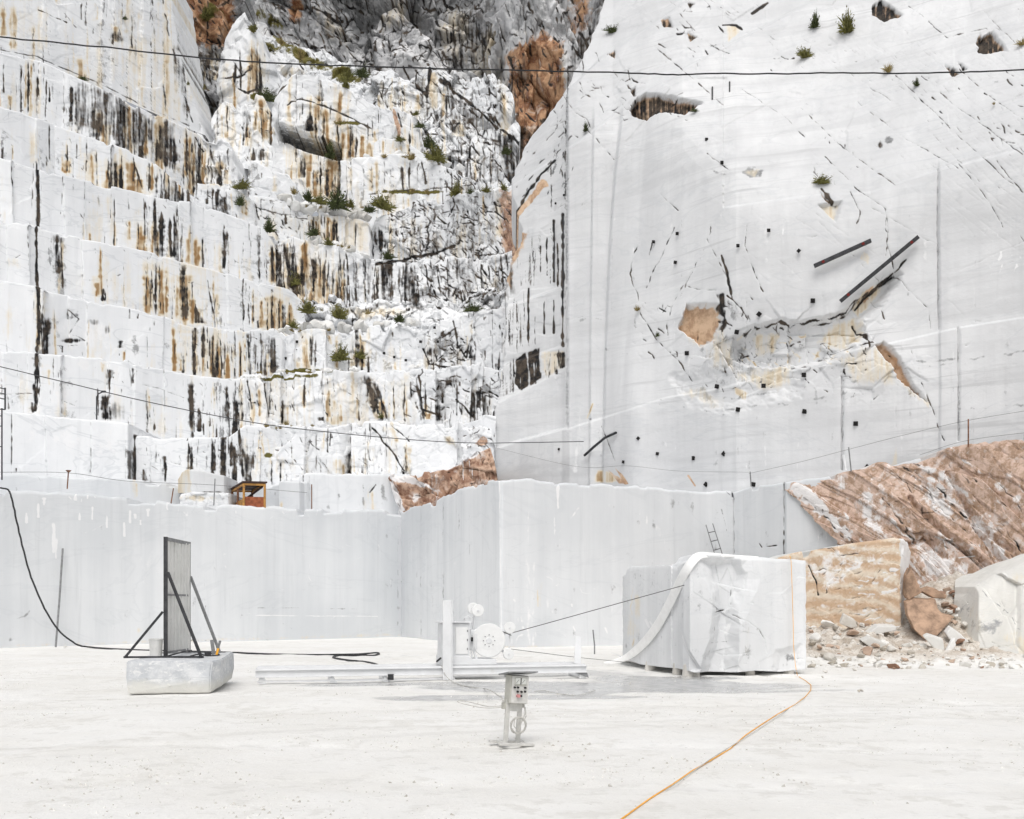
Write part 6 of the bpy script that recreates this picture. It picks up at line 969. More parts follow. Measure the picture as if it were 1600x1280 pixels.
def shrub(px, py, s, surf, kind, label, group=None):
    Y = float(Yright(px, py)) if surf == 'R' else float(SURF['rock_terrace' + str(surf)](px, py)); m = s * Y / F
    o = bpy.data.objects.new('grass_tuft' if kind == 2 else 'shrub', SHR[kind + 3 * rnd.randrange(3)]); COL.objects.link(o)
    o.location = P(px, py + s * .45, Y - .35 * m - .15); o.scale = (m * rnd.uniform(.8, 1.3), m * .8, m * rnd.uniform(.7, 1.25)); o.rotation_euler = (0, 0, rnd.uniform(0, 6.28)); tag(o, label, 'grass tuft' if kind == 2 else 'shrub', group)
for a in [(1273, 36, 13, 'R', 1, 'dark round shrub high on the white cliff, left of the larger shrub'), (1324, 42, 19, 'R', 0, 'largest olive shrub high on the white cliff above the black cable'), (1258, 84, 12, 'R', 0, 'low shrub on the white cliff just above the cable, below the two high shrubs'), (1388, 108, 11, 'R', 2, 'spiky dry tuft touching the black cable on the white cliff'), (1433, 131, 7, 'R', 1, 'small dark tuft just under the cable on the white cliff'), (1283, 281, 12, 'R', 0, 'lone shrub above a small tan pocket in the middle of the white cliff'), (957, 46, 11, 'R', 1, 'dark shrub on the shoulder where the white cliff meets the orange rock'), (915, 201, 7, 'R', 1, 'dark tuft in a crack near the left edge of the white cliff'), (1597, 66, 10, 'R', 2, 'dry shrub at the upper right border of the white cliff'), (995, 482, 9, 'R', 2, 'yellowish tuft growing from the long crack on the lower white cliff'), (1553, 162, 4, 'R', 2, 'tiny tuft among the slanting cracks of the white cliff'), (1085, 172, 5, 'R', 1, 'tiny dark tuft beside the cave-like notch of the white cliff'), (1027, 524, 4, 'R', 1, 'tiny dark tuft below the yellowish tuft on the long crack'),
          (671, 222, 18, 39, 1, 'darkest big shrub at the foot of the shattered rock mass'), (683, 243, 17, 28, 0, 'olive shrub right under the darkest big shrub'), (625, 216, 10, 31, 0, 'shrub at the foot of the white upright slab'), (641, 245, 11, 28, 2, 'dry tuft on top of the short white bench'), (712, 298, 13, 26, 0, 'upright shrub on the ledge under the short white bench'), (735, 300, 8, 26, 1, 'dark tuft next to the upright shrub on the ledge'), (760, 296, 9, 26, 0, 'shrub near the right end of the upper ledge'), (787, 293, 7, 26, 0, 'shrub at the very end of the upper ledge by the white cliff'), (597, 318, 15, 26, 0, 'bushy shrub left of the heavily fractured bench'), (578, 326, 12, 27, 1, 'dark shrub just left of the bushy shrub by the fractured bench'), (525, 315, 20, 27, 1, 'widest dark shrub on the boulder ledge below the ochre face'), (548, 318, 12, 27, 0, 'olive shrub at the right end of the widest dark shrub'), (499, 312, 13, 27, 0, 'olive shrub at the left end of the widest dark shrub'), (482, 308, 13, 27, 1, 'dark shrub on the boulder ledge, second from its left end'), (459, 299, 10, 27, 2, 'dry shrub at the left end of the boulder ledge'), (377, 288, 14, 35, 0, 'shrub on the slab with black drips above the left benches'), (375, 316, 10, 35, 1, 'dark shrub on the face of the slab with black drips'), (420, 356, 13, 5, 1, 'dark shrub at the right end of the black-seamed left bench'), (489, 362, 12, 27, 1, 'dark shrub against the evenly striped cream end'), (514, 379, 9, 25, 0, 'tuft on top of the striped middle bench'), (606, 399, 13, 25, 1, 'dark shrub in the notch below the fractured bench'),
          (456, 440, 15, 25, 0, 'tall olive shrub climbing the left end of the striped bench'), (530, 491, 14, 23, 0, 'tall shrub in the middle of the rubble ledge'), (481, 482, 15, 23, 0, 'rusty green shrub at the left of the rubble ledge'), (625, 497, 12, 23, 1, 'round dark shrub on the rubble ledge'), (740, 481, 12, 23, 1, 'dark shrub at the right end of the rubble ledge'), (575, 487, 9, 23, 2, 'dry tuft in the middle of the rubble ledge'), (458, 508, 8, 23, 0, 'tuft among the boulders left on the rubble ledge'), (531, 555, 17, 23, 0, 'big drooping shrub on the face of the anchored middle bench'), (563, 556, 10, 23, 0, 'smaller shrub right of the drooping shrub on the anchored bench'), (597, 650, 9, 22, 0, 'tuft at the foot of the slanting brown crack'), (748, 691, 9, 21, 1, 'dark tuft on top of the red-brown rock'), (447, 662, 8, 22, 2, 'dry tuft below the ochre runs of the second middle bench'),
          (420, 152, 13, 36, 1, 'dark shrub at the right foot of the white pinnacle'), (396, 42, 9, 36, 0, 'shrub near the top of the white pinnacle'), (565, 112, 15, 38, 1, 'dark shrub at the right end of the grassy scree'), (543, 120, 14, 38, 0, 'olive shrub in the middle of the grassy scree'), (470, 86, 14, 38, 2, 'dry bush in the left of the grassy scree'), (440, 64, 12, 38, 2, 'dry bush at the top of the grassy scree'), (303, 130, 17, 37, 1, 'dark shrub deep in the gully'), (322, 22, 14, 37, 0, 'olive shrub at the top of the gully'), (540, 132, 10, 29, 0, 'shrub hanging over the slotted block face'), (516, 238, 14, 29, 1, 'dark plants filling the right end of the slot'), (130, 122, 6, 7, 1, 'small dark tuft on the second highest left bench'), (294, 130, 4, 8, 0, 'tiny tuft near the edge of the topmost left bench'), (195, 28, 5, 8, 1, 'small dark tuft in the ochre stain of the topmost left bench'), (790, 235, 12, 39, 1, 'dark shrub in the crack beside the orange rock'), (650, 176, 7, 30, 0, 'tuft on top of the white upright slab'), (656, 196, 7, 30, 1, 'small tuft on the right side of the white upright slab')]: shrub(*a)
for i in range(46):      # ledge grass
    k, x0, x1, yy = rnd.choice([(22, 380, 500, 582), (28, 640, 700, 300), (29, 520, 560, 192), (23, 430, 520, 516), (25, 470, 560, 386), (21, 404, 520, 667), (27, 470, 570, 322), (28, 590, 660, 244)])
    shrub(rnd.uniform(x0, x1), yy + rnd.uniform(-3, 2), rnd.uniform(3, 6.5), k, 2, 'small dry grass tuft on a ledge of the middle benches', 'small dry tufts on the middle ledges')
# ---------------------------------------------------------------- anchor plates, beams and ladders on the rock
ap = MB().box((0, 0, 0), (.26, .07, .26)).cyl((0, 0, 0), (0, -.2, 0), .055, .05, 8)
ap0 = ap.build('anchor_plate', M['plate'], bevel=.01); ap_me = ap0.data
first = True
for px, py in [(1104, 218), (1128, 254), (1021, 378), (1058, 365), (1055, 410), (1153, 384), (1201, 360), (1248, 392), (1270, 470), (1186, 491), (1151, 519), (1081, 490), (1073, 552), (1256, 586), (1193, 603), (1120, 604), (1153, 640), (1257, 643), (1337, 662), (1131, 709), (1084, 716), (1027, 709), (997, 685), (974, 722), (873, 702), (1103, 757), (1177, 757), (1355, 730), (881, 305), (868, 318)]:
    o = ap0 if first else ap0.copy()
    if not first: COL.objects.link(o)
    first = False; sm = .55 if px < 890 else (.75 if py < 420 or px < 1030 else 1.)
    o.location = P(px, py, float(Yright(px, py)) - .12 + (.9 if (1060 < px < 1130 and 476 < py < 535) else 0)); o.scale = (sm, 1, sm); o.rotation_euler = (0, RAD(rnd.choice([0, 0, 40, 10])), 0)
    tag(o, 'small black square anchor plate bolted to the white cliff', 'anchor plate', 'anchor plates on the white cliff')
for px, py in [(464, 547), (464, 534), (446, 560), (460, 569), (600, 552), (616, 558), (634, 563), (679, 512), (684, 534), (728, 509), (727, 519), (728, 550), (704, 533), (657, 534)]:
    o = ap0.copy(); COL.objects.link(o); o.location = P(px, py, float(SURF['rock_terrace23'](px, py)) - .25); o.scale = (.85, 1, .85)
    tag(o, 'small black anchor plate on the middle bench below the rubble ledge', 'anchor plate', 'anchor plates on the middle bench')
def beam(a, b, wpx, label, bent=False):
    A = V(a[0], a[1], float(Yright(*a)) - .35); B_ = V(b[0], b[1], float(Yright(*b)) - .35); wd = wpx * A.y / F
    r = thing('steel_beam', label, 'steel beam', (A + B_) / 2); d = (B_ - A)
    if bent: MB().tube([A, A + d * .3 + Vector((0, -.05, .12)), A + d * .65 + Vector((0, -.05, .2)), B_], wd / 2, 6).build('bar', M['steel_dark'], r)
    else:
        MB().bar(A, B_, .22, wd, (0, -1, 0)).build('bar', M['steel_dark'], r, bevel=.015)
        for p, t in ((A, .5), (B_, -.5)):
            q = p + d.normalized() * t; MB().cyl(q + Vector((0, -.16, 0)), q + Vector((0, .1, 0)), .09, .09, 8).build('clamp_bolt', M['red_mark'], r)
    return r
beam((1272, 416), (1361, 376), 6.5, 'shorter black steel beam pinned to the white cliff, upper of the parallel pair'); beam((1313, 471), (1435, 370), 7, 'longer black steel beam pinned across the crack in the white cliff'); beam((913, 712), (963, 676), 4, 'bent black bar on the lower white cliff above the front wall', True)
for px, y0, y1, lab in [(880, 338, 455, 'long'), (866, 350, 440, 'shorter'), (1113, 136, 155, 'left short'), (1140, 128, 144, 'right short')]:
    tag(MB().tube([V(px, y0, float(Yright(px, y0)) - .15), V(px, y1, float(Yright(px, y1)) - .12)], .05, 6).build('steel_rod', M['steel_dark'], None, True), lab + (' dark upright rod on the streaked flank of the white cliff' if px < 1000 else ' thin rod standing near the top notch of the white cliff'), 'steel rod')
L0 = [V(1103, 820, float(Yw2(1103)) - .5), V(1113.5, 818, float(Yw2(1113)) - .5)]; L1 = [V(1140, 945, float(Yw2(1140)) - 1.2), V(1152, 940, float(Yw2(1152)) - 1.2)]
lad = thing('ladder', 'thin metal ladder leaning on the wall behind the big white block', 'ladder', (L1[0] + L1[1]) / 2)
for k in (0, 1): MB().bar(L0[k], L1[k], .045).build('side_rail', M['steel_grey'], lad)
for k in range(8): t = .1 + k * .11; MB().bar(L0[0].lerp(L1[0], t), L0[1].lerp(L1[1], t), .04).build('rung', M['steel_dark'], lad)
# ---------------------------------------------------------------- cables strung across the quarry
rope('overhead_cable', [V(x, y, 50) for x, y in [(-120, 42), (0, 58), (100, 68), (200, 78), (300, 89), (400, 97), (500, 102), (600, 105), (700, 108), (800, 110), (900, 112), (1000, 115), (1060, 117), (1120, 115), (1200, 116), (1300, 114), (1400, 115), (1500, 113), (1600, 109), (1740, 101)]], .034, 'cable', 'thick black bundled cable strung across the whole quarry near the top', 'cable', wob=.02)
rope('overhead_cable', [V(x, y, Y) for x, y, Y in [(-60, 560, 60), (0, 573, 60), (100, 597, 61), (240, 630, 62.5), (400, 661, 64.5), (520, 676, 66), (640, 687, 67.5), (730, 692, 68.5), (800, 692, 69.3), (912, 690, 70)]], .028, 'steel_dark', 'thin grey cable sagging in front of the lower left benches', 'cable')
rope('barrier_wire', [V(x, y, float(Yright(x, y)) - .5) for x, y in [(775, 700), (900, 729), (980, 728), (1060, 736), (1170, 738)]], .008, 'wire', 'fine wire stretched along the foot of the white cliff', 'wire')
rope('barrier_wire', [V(x, y, Y) for x, y, Y in [(1170, 740, 56.4), (1250, 722, 54.3), (1327, 702, 52.3), (1420, 678, 50), (1513, 657, 47.8), (1640, 636, 45)]], .008, 'wire', 'upper barrier wire strung between the posts above the brown rock face', 'wire')
rope('barrier_wire', [V(x, y, Y) for x, y, Y in [(1437, 711, 49.9), (1513, 688, 47.8), (1640, 672, 45)]], .008, 'wire', 'lower barrier wire right above the brown rock face', 'wire')
rope('barrier_wire', [V(x, y, Y) for x, y, Y in [(-20, 738, 53.2), (106, 739, 54.6), (200, 752, 57), (335, 758, 61), (480, 770, 65.5)]], .012, 'wire', 'fine wire strung between rusty posts on the front left wall', 'wire')
for (x0, y0, x1, y1, Y, m, lab) in [(107, 736, 105, 764, 54.9, 'rust', 'rusty post with a flared top on the front left wall'), (271, 763, 267, 788, 58.9, 'rust', 'short slanting post beside the ochre-ended block'), (336, 748, 334, 790, 61, 'steel_grey', 'thin grey post in front of the ochre-ended block'), (487, 757, 487, 796, 65.4, 'rust', 'thin rusty post in front of the smooth sawn step'), (1513, 655, 1513, 699, 47.6, 'rust', 'tall brown post on the brown rock face'), (1326, 699, 1330, 737, 52.2, 'steel_grey', 'thin post at the left part of the brown rock face rim'), (1172, 737, 1174, 764, 57.6, 'steel_grey', 'thin post on the wall corner behind the ladder')]:
    mb = MB().cyl(V(x1, y1, Y), V(x0, y0, Y), .035, .035, 8)
    if x0 == 107: mb.cyl(V(x0, y0 + 2, Y), V(x0, y0 - 1, Y), .06, .16, 8)
    tag(mb.build('barrier_post', M[m]), lab, 'post')
tag(MB().tube([V(98, 857, float(Yw1(98)) - .25), V(93, 935, float(Yw1(93)) - .6), V(87, 1012, float(Yw1(87)) - 1.)], .055, 8).build('pole', M['steel_grey'], None, True), 'grey speckled pole leaning against the front left wall', 'pole')
tag(MB().tube([gpt(929, 1022, -.05), gpt(929, 1022, .4), gpt(929, 1022, 1.08) + Vector((-.07, 0, 0))], .03, 8).build('pole', M['steel_grey'], None, True), 'thin steel rod standing on the floor between the saw and the big block', 'pole')
b0 = float(SURF['rock_terrace2'](151)) - 1.
lp = thing('lamp_post', 'small hooked lamp post standing in front of a left bench', 'lamp post', V(151, 660, b0)); MB().tube([V(151, 660, b0), V(151, 620, b0), V(153, 616, b0), V(161, 612, b0)], .05, 6).build('pole', M['steel_dark'], lp); MB().box(V(162, 612, b0), (.3, .2, .12)).build('lamp_head', M['steel_dark'], lp)
sf = thing('scaffold', 'grey tubular scaffold cage on the left border of the lower benches', 'scaffold', V(0, 700, 58))
Ys = 58.
for x in (-14, 8): MB().bar(V(x, 606, Ys), V(x, 640, Ys), .07).build('post', M['steel_dark'], sf)
for y in (606, 614, 622, 638): MB().bar(V(-20, y - 4 if y < 630 else y, Ys + .4), V(8, y + 2, Ys), .06).build('rail', M['steel_dark'], sf)
for x in (-4, 3): MB().bar(V(x, 638, Ys), V(x, 750, Ys), .06).build('post', M['steel_dark'], sf)
for y in (650, 666, 698): MB().bar(V(-4, y, Ys), V(3, y, Ys), .05).build('rung', M['steel_dark'], sf)
# ---------------------------------------------------------------- things on the front wall's top
def p_tb(c, T, B):
    c.poly([(270, 728), (297, 728), (299, 775), (270, 775)], .62, 'o', 1.5, 2); c.cracks(298, 735, 350, 770, 12, (5, 14), 0, 40, (.4, .7), (.3, .6)); c.line([(300, 768), (350, 770)], .8, .7, 'k', .8)
o = patch('marble_block', [(278, 748), (284, 738), (290, 734), (300, 732), (350, 742)], [(278, 756), (299, 758), (350, 757)], idep([(278, 66.5), (298, 64.2), (301, 64.1), (350, 65)]), p_tb, step=.9, seed=73, mat='block', rough=.03, rnd=.1, ledge=3, side=(2, 3), chip=.1, rag=.6); del o['kind']; tag(o, 'white block with a rough ochre end lying on the front left wall', 'marble block')
def p_sb(c, T, B): c.ell(310, 778, 40, 5, .5, 'o'); c.cracks(285, 768, 355, 785, 24, (4, 12), 0, 40, (.4, .8), (.3, .7))
o = patch('rock_slab', [(282, 772), (300, 768), (356, 770)], [(282, 780), (356, 784)], idep([(282, 64), (356, 63.6)]), p_sb, step=.9, seed=74, mat='block', rough=.1, fac=.2, fsc=.8, rnd=.1, ledge=4, side=3, chip=.1, rag=1); del o['kind']; tag(o, 'flat cream slab under the ochre-ended block', 'rock slab')
o = patch('marble_block', [(436, 753), (440, 751), (468, 752)], [(436, 795), (468, 797)], idep([(436, 70.2), (468, 70.8)]), lambda c, T, B: c.ell(440, 790, 4, 6, .7, 'o'), step=1., seed=75, mat='sawn', rough=.02, rnd=.12, ledge=2.5, side=2.5, chip=.05, rag=.5); del o['kind']; tag(o, 'small clean white block standing left of the smooth sawn step', 'marble block')
cb = thing('cabin', 'small rusty open-sided cabin with timber posts and a dark flat roof', 'cabin', V(380, 788, 62.6))
zb, zt = 8.1, 9.68; A = Vector((-16.43, 62.75, zb)); fx = Vector((1.22, .25, 0)); sx = Vector((-1.72, 3.7, 0)); up = Vector((0, 0, 1))
for u, v in ((0, 0), (1, 0), (0, .5), (0, 1), (1, 1)): p = A + fx * u + sx * v; MB().bar(p, p + up * (zt - zb - .05), .12, .12, (0, 1, 0)).build('post', M['yellow_wood' if v < .4 else 'rust'], cb)
def wallp(a, b, h, mat): MB().prism([a, b, b + up * h, a + up * h], (b - a).cross(up).normalized() * -.05).build('panel', M[mat], cb)
wallp(A + fx * .06, A + fx * .96, .72, 'rust_panel'); wallp(A + sx * .98, A + sx * .03, .62, 'yellow_wood'); wallp(A + fx + sx * .02, A + fx + sx * .98, .62, 'rust_panel'); wallp(A + sx + fx, A + sx, .62, 'rust_panel')
for a, b in ((A, A + fx), (A, A + sx), (A + sx, A + sx + fx), (A + fx, A + fx + sx)): MB().bar(a + up * (zt - zb - .1), b + up * (zt - zb - .1), .1, .12).build('roof_beam', M['yellow_wood'], cb)
MB().prism([A - fx * .08 - sx * .03 + up * (zt - zb), A + fx * 1.1 - sx * .03 + up * (zt - zb), A + fx * 1.1 + sx * 1.06 + up * (zt - zb), A - fx * .08 + sx * 1.06 + up * (zt - zb)], (0, 0, .09)).build('roof', M['dark_wood'], cb)
MB().bar(A + fx * .95 + sx * .1 + up * 1.4, A + fx * .35 + sx * .5 + up * .75, .1).build('brace', M['dark_wood'], cb)
# ---------------------------------------------------------------- low block with the framed steel panel
FL, FR, BR, BL = Vector((-9.33, 24.75, 0)), Vector((-7.28, 25.15, 0)), Vector((-7.86, 28.9, 0)), Vector((-10., 28.6, 0))
def low_block():
    bm = bmesh.new(); H = .83
    bot = [FL + Vector((.06, 0, .03)), FL.lerp(FR, .93) + Vector((0, .06, .03)), FR + Vector((-.12, .8, .12)), BR + Vector((-.05, 0, .1)), BL + Vector((0, 0, .03))]
    mid = [FL + Vector((0, 0, .4)), FL.lerp(FR, .94) + Vector((0, -.03, .4)), FR + Vector((0, .35, .42)), BR + Vector((.02, 0, .45)), BL + Vector((0, 0, .4))]
    top = [FL + Vector((.0, .03, H)), FL.lerp(FR, .96) + Vector((0, 0, H - .02)), FR + Vector((.04, .3, H)), BR + Vector((0, 0, H + .04)), BL + Vector((0, 0, H))]
    r = [[bm.verts.new(p) for p in L] for L in (bot, mid, top)]
    for a, b in ((0, 1), (1, 2)):
        for k in range(5): bm.faces.new([r[a][k], r[a][(k + 1) % 5], r[b][(k + 1) % 5], r[b][k]])
    bm.faces.new(r[2]); bm.faces.new(r[0][::-1]); bmesh.ops.recalc_face_normals(bm, faces=bm.faces)
    bmesh.ops.bevel(bm, geom=list(bm.edges), offset=.03, segments=2, affect='EDGES')
    bmesh.ops.triangulate(bm, faces=bm.faces); bmesh.ops.subdivide_edges(bm, edges=bm.edges, cuts=5, use_grid_fill=True)
    for v in bm.verts:
        p = np.array([v.co.x * 2.2]), np.array([v.co.y * 2.2 + v.co.z * 3.1]); v.co += v.normal * float((fbm(p[0], p[1], 3, 4)[0] - .5) * .05)
    me = bpy.data.meshes.new('concrete_block'); bm.to_mesh(me); bm.free(); me.materials.append(M['lowblock']); o = bpy.data.objects.new('stone_block', me); COL.objects.link(o)
    return tag(o, 'low greyish marble block carrying the framed steel panel', 'stone block')
t = NT('scraped_grey_block'); n1 = t.noise(2.4, 9, .7); n2 = t.noise(9, 7, .7); sc_ = t.noise(1., 6, .7, t.coord((4, 4, 9), (.3, .5, .2)), 1.2); pos = t.n('SeparateXYZ'); t.lk(t.tc.outputs['Object'], pos.inputs[0])
c_ = t.mix(t.mr(n1, .38, .62), (.50, .52, .545), (.66, .67, .68)); c_ = t.mix(t.math('MULTIPLY', t.mr(sc_, .54, .62), .7), c_, (.80, .80, .79)); lo_ = t.mr(t.math('ADD', pos.outputs[2], t.math('MULTIPLY', t.math('SUBTRACT', n1, .5), .5)), .15, .42, 1, 0); c_ = t.mix(t.math('MULTIPLY', lo_, .8), c_, (.66, .65, .60)); c_ = t.mix(t.math('MULTIPLY', t.mr(n2, .62, .70), .5), c_, (.33, .32, .30))
t.lk(c_, t.b.inputs['Base Color']); t.b.inputs['Roughness'].default_value = .8; t.bump(t.math('ADD', n1, t.math('MULTIPLY', n2, .5)), .5, .03); M['lowblock'] = t.m
low_block()
zB = .84
P0, P1 = Vector((-8.98, 26.55, zB)), Vector((-9.05, 28.7, zB)); H0 = 3.12
fp = thing('framed_panel', 'tall dusty sheet-metal panel in a dark braced frame on the low block', 'panel', P0)
MB().bar(P0, P0 + Vector((0, 0, H0)), .085, .085, (0, 1, 0)).build('frame_post', M['steel_dark'], fp); MB().bar(P1, P1 + Vector((0, 0, H0)), .07, .07, (0, 1, 0)).build('frame_post', M['steel_dark'], fp)
for z, w_ in ((H0 - .05, .09), (1.62, .05), (.12, .05)): MB().bar(P0 + Vector((0.005, 0, z)), P1 + Vector((0.005, 0, z)), .06, w_).build('frame_rail', M['steel_grey'], fp)
mb = MB()
for k in range(14):      # profiled sheet
    y0 = P0.y + .04 + k * (P1.y - P0.y - .08) / 14; y1 = P0.y + .04 + (k + 1) * (P1.y - P0.y - .08) / 14; d = .012 if k % 2 else -.008
    mb.box((-9.012 + d - .003 * k * .33, (y0 + y1) / 2, zB + .1 + (H0 - .16) / 2), (.02, y1 - y0 + .004, H0 - .16))
mb.build('sheet', M['panel_sheet'], fp)
for a, b, m in (((P0 + Vector((.06, -.02, 2.2))), Vector((-8.0, 26.35, zB + .02)), 'steel_dark'), ((P1 + Vector((.04, 0, 2.15))), Vector((-8.13, 28.5, zB + .02)), 'steel_grey'), ((P0 + Vector((-.06, -.04, 1.18))), Vector((-9.88, 26.15, zB + .02)), 'steel_dark')): MB().bar(a, b, .07, .06).build('brace', M[m], fp)
MB().bar(Vector((-9.95, 26.25, zB + .015)), Vector((-7.95, 26.4, zB + .015)), .08, .05).build('base_rail', M['steel_dark'], fp); MB().bar(Vector((-9.9, 28.6, zB + .015)), Vector((-8.0, 28.55, zB + .015)), .08, .05).build('base_rail', M['steel_grey'], fp)
MB().box((-8.72, 26.7, zB + .09), (.62, .5, .02), Matrix.Rotation(RAD(-14), 3, 'Y')).build('foot_plate', M['steel_dark'], fp)
bk = thing('bucket', 'white plastic bucket standing behind the panel on the low block', 'bucket', (-9.3, 26.75, zB)); MB().cyl((-9.3, 26.75, zB), (-9.3, 26.75, zB + .46), .15, .175, 20).build('body', M['bucket'], bk, True); MB().cyl((-9.3, 26.75, zB + .44), (-9.3, 26.75, zB + .475), .185, .185, 20).build('rim', M['bucket'], bk, True)
MBt = MB().bar((-7.95, 27.3, zB + .03), (-8.02, 27.35, zB + .42), .09, .03).bar((-7.86, 27.2, zB + .03), (-7.78, 27.3, zB + .40), .07, .03)
tl = thing('clamp_tool', 'small grey and orange clamp tool lying at the foot of the panel', 'tool', (-7.9, 27.3, zB)); MBt.build('jaw', M['steel_grey'], tl); MB().bar((-7.84, 27.18, zB + .03), (-7.80, 27.2, zB + .2), .05).build('handle', M['orange'], tl); MB().box((-8.08, 27.2, zB + .06), (.14, .12, .1)).build('body', M['steel_dark'], tl)
rope('cable', [Vector((-8.35, 26.6, zB + .03)), Vector((-8.2, 26.9, zB + .06)), Vector((-7.95, 26.7, zB + .03)), Vector((-7.75, 27.0, zB + .03)), Vector((-7.9, 27.5, zB + .04)), Vector((-8.3, 27.7, zB + .03))], .018, 'rubber', 'short black cable curled on the low block', 'cable')
# ---------------------------------------------------------------- rail track and wire saw
TA, TB = Vector((-7.12, 28.4, 0)), Vector((2.22, 30.6, 0)); td = (TB - TA).normalized(); tn = Vector((-td.y, td.x, 0))
tk = thing('rail_track', 'long dusty white rail track lying on short feet across the floor', 'rail track', TA)
def tr(s, n_, z): return TA + td * s + tn * n_ + Vector((0, 0, z))
LT = (TB - TA).length
for n_ in (0, 1.15):
    MB().bar(tr(0, n_, .38), tr(LT, n_, .38), .16, .03).bar(tr(0, n_, .28), tr(LT, n_, .28), .03, .2).bar(tr(0, n_, .19), tr(LT, n_, .19), .16, .025).build('rail', M['white_paint'], tk, bevel=.006)
    MB().bar(tr(.05, n_, .415), tr(LT - .05, n_, .415), .05, .04).build('rail_head', M['white_paint'], tk)
for s in (.15, 2.1, 3.6, 5.5, 7.4, LT - .15):
    MB().bar(tr(s, -.02, .1), tr(s, 1.17, .1), .1, .1).build('sleeper', M['white_paint'], tk, bevel=.006)
    for n_ in (0, 1.15): MB().prism([tr(s, n_, .18) - td * .03, tr(s, n_, .18) + td * .03, tr(s, n_ - .0, .0) + td * .16, tr(s, n_, .0) - td * .06], tn * .06).build('foot', M['white_paint'], tk)
MB().bar(tr(.05, .02, .06), tr(5.4, .02, .06), .05).build('tie_bar', M['white_paint'], tk); MB().box(tr(3.75, -.05, .14), (.16, .1, .16)).build('motor_box', M['steel_dark'], tk)
MB().bar(tr(LT - .12, .5, .4), tr(LT - .02, .75, 1.22), .2, .08).build('end_stop', M['white_paint'], tk, bevel=.01); MB().prism([tr(LT - .35, -.04, .17), tr(LT + .02, -.04, .17), tr(LT + .06, -.06, .02)], tn * .05).build('foot', M['steel_grey'], tk)
ws = thing('wire_saw', 'dust-covered white diamond wire saw with a big drive wheel', 'wire saw', tr(5.6, .5, 0))
def at(px, py, n_): # point on the vertical plane n_ metres behind the front rail
    r = Vector(((px - CX) / F, 1, (HY - py) / F)); o_ = Vector((0, 0, CH)); q = TA + tn * n_; k = (q - o_).dot(tn) / r.dot(tn); return o_ + r * k
def zz(py, Y): return CH + (HY - py) / F * Y
c0, c1 = at(690, 1042, .12), at(734, 1042, .12); ztop = at(700, 974, .12).z; zc = .46
MB().prism([Vector((c0.x, c0.y, zc)), Vector((c1.x, c1.y, zc)), Vector((c1.x, c1.y, ztop)), Vector((c0.x + .03, c0.y, ztop))], tn * .85).build('cabinet', M['white_paint'], ws, bevel=.015)
MB().box((c0 + c1) / 2 * Vector((1, 1, 0)) + tn * .42 + Vector((0, 0, ztop + .02)) if False else Vector(((c0.x + c1.x) / 2, (c0.y + c1.y) / 2, ztop + .025)) + tn * .42, ((c1 - c0).length + .12, 1., .03), Matrix.Rotation(math.atan2(td.y, td.x), 3, 'Z')).build('lid', M['white_paint'], ws, bevel=.008)
m0, m1 = at(692, 938, -.12), at(706, 938, -.12); mz = m0.z
MB().prism([Vector((m0.x, m0.y, .03)), Vector((m1.x, m1.y, .03)), Vector((m1.x, m1.y, mz)), Vector((m0.x, m0.y, mz))], tn * .04).prism([Vector((m1.x - .02, m1.y, .03)) - tn * .07, Vector((m1.x + .01, m1.y, .03)) - tn * .07, Vector((m1.x + .01, m1.y, mz)) - tn * .07, Vector((m1.x - .02, m1.y, mz)) - tn * .07], tn * .09).build('mast', M['white_paint'], ws, bevel=.006)
b0_, b1_ = at(690, 1041, .05), at(776, 1041, .05)
MB().prism([Vector((b0_.x, b0_.y, .44)), Vector((b1_.x, b1_.y, .44)), Vector((b1_.x, b1_.y, .60)), Vector((at(738, 1030, .05).x, at(738, 1030, .05).y, .62)), Vector((at(733, 1026, .05).x, at(733, 1026, .05).y, .70)), Vector((b0_.x, b0_.y, .70))], tn * 1.0).build('carriage', M['white_paint'], ws, bevel=.01)
def disc(px, py, rpx, n_, th, name='guide_pulley', hub=True, mat='white_paint2'):
    c = at(px, py, n_); r = rpx * c.y / F; mb = MB().cyl(c, c + tn * th, r, r, 36).cyl(c + tn * th * .3, c + tn * th * .7, r * 1.03, r * 1.03, 36)
    o = mb.build(name, M[mat], ws, True, .008)
    if hub: MB().cyl(c - tn * .03, c, r * .16, r * .18, 16).build('hub', M['white_paint'], o, True)
    return c, r
disc(764, 1001, 26, .22, .09, 'drive_wheel'); wc = at(764, 1001, .22)
MB().cyl(wc + tn * .005 - tn * .012, wc + tn * .0, .27, .27, 32).build('wheel_plate', M['white_paint2'], ws, True)
disc(740, 951, 9, .42, .16); disc(747, 954, 9.5, .2, .12); disc(797, 981, 9, .2, .1); disc(795, 1022, 8.5, .2, .1)
MB().box(at(741, 1000, .45), (.34, .4, .62), Matrix.Rotation(math.atan2(td.y, td.x), 3, 'Z')).build('motor', M['white_paint'], ws, bevel=.03)
MB().bar(at(797, 985, .36), at(795, 1020, .36), .05).bar(at(770, 1002, .42), at(797, 983, .4), .08).bar(at(770, 1010, .42), at(795, 1022, .4), .08).build('pulley_arm', M['white_paint'], ws); MB().tube([at(742, 955, .45), at(738, 970, .45), at(740, 990, .5)], .035, 8).build('pulley_arm', M['white_paint'], ws, True)
MB().tube([at(724, 974, .4), at(726, 966, .38), at(731, 962, .36), at(737, 966, .36), at(739, 980, .38), at(738, 1000, .4)], .018, 6).tube([at(712, 973, .3), at(709, 958, .3), at(704, 948, .1)], .012, 5).build('hose', M['white_paint'], ws, True); MB().bar(at(736, 999, .16), at(739, 999, .16), .03, .12).build('latch', M['black_plastic'], ws)
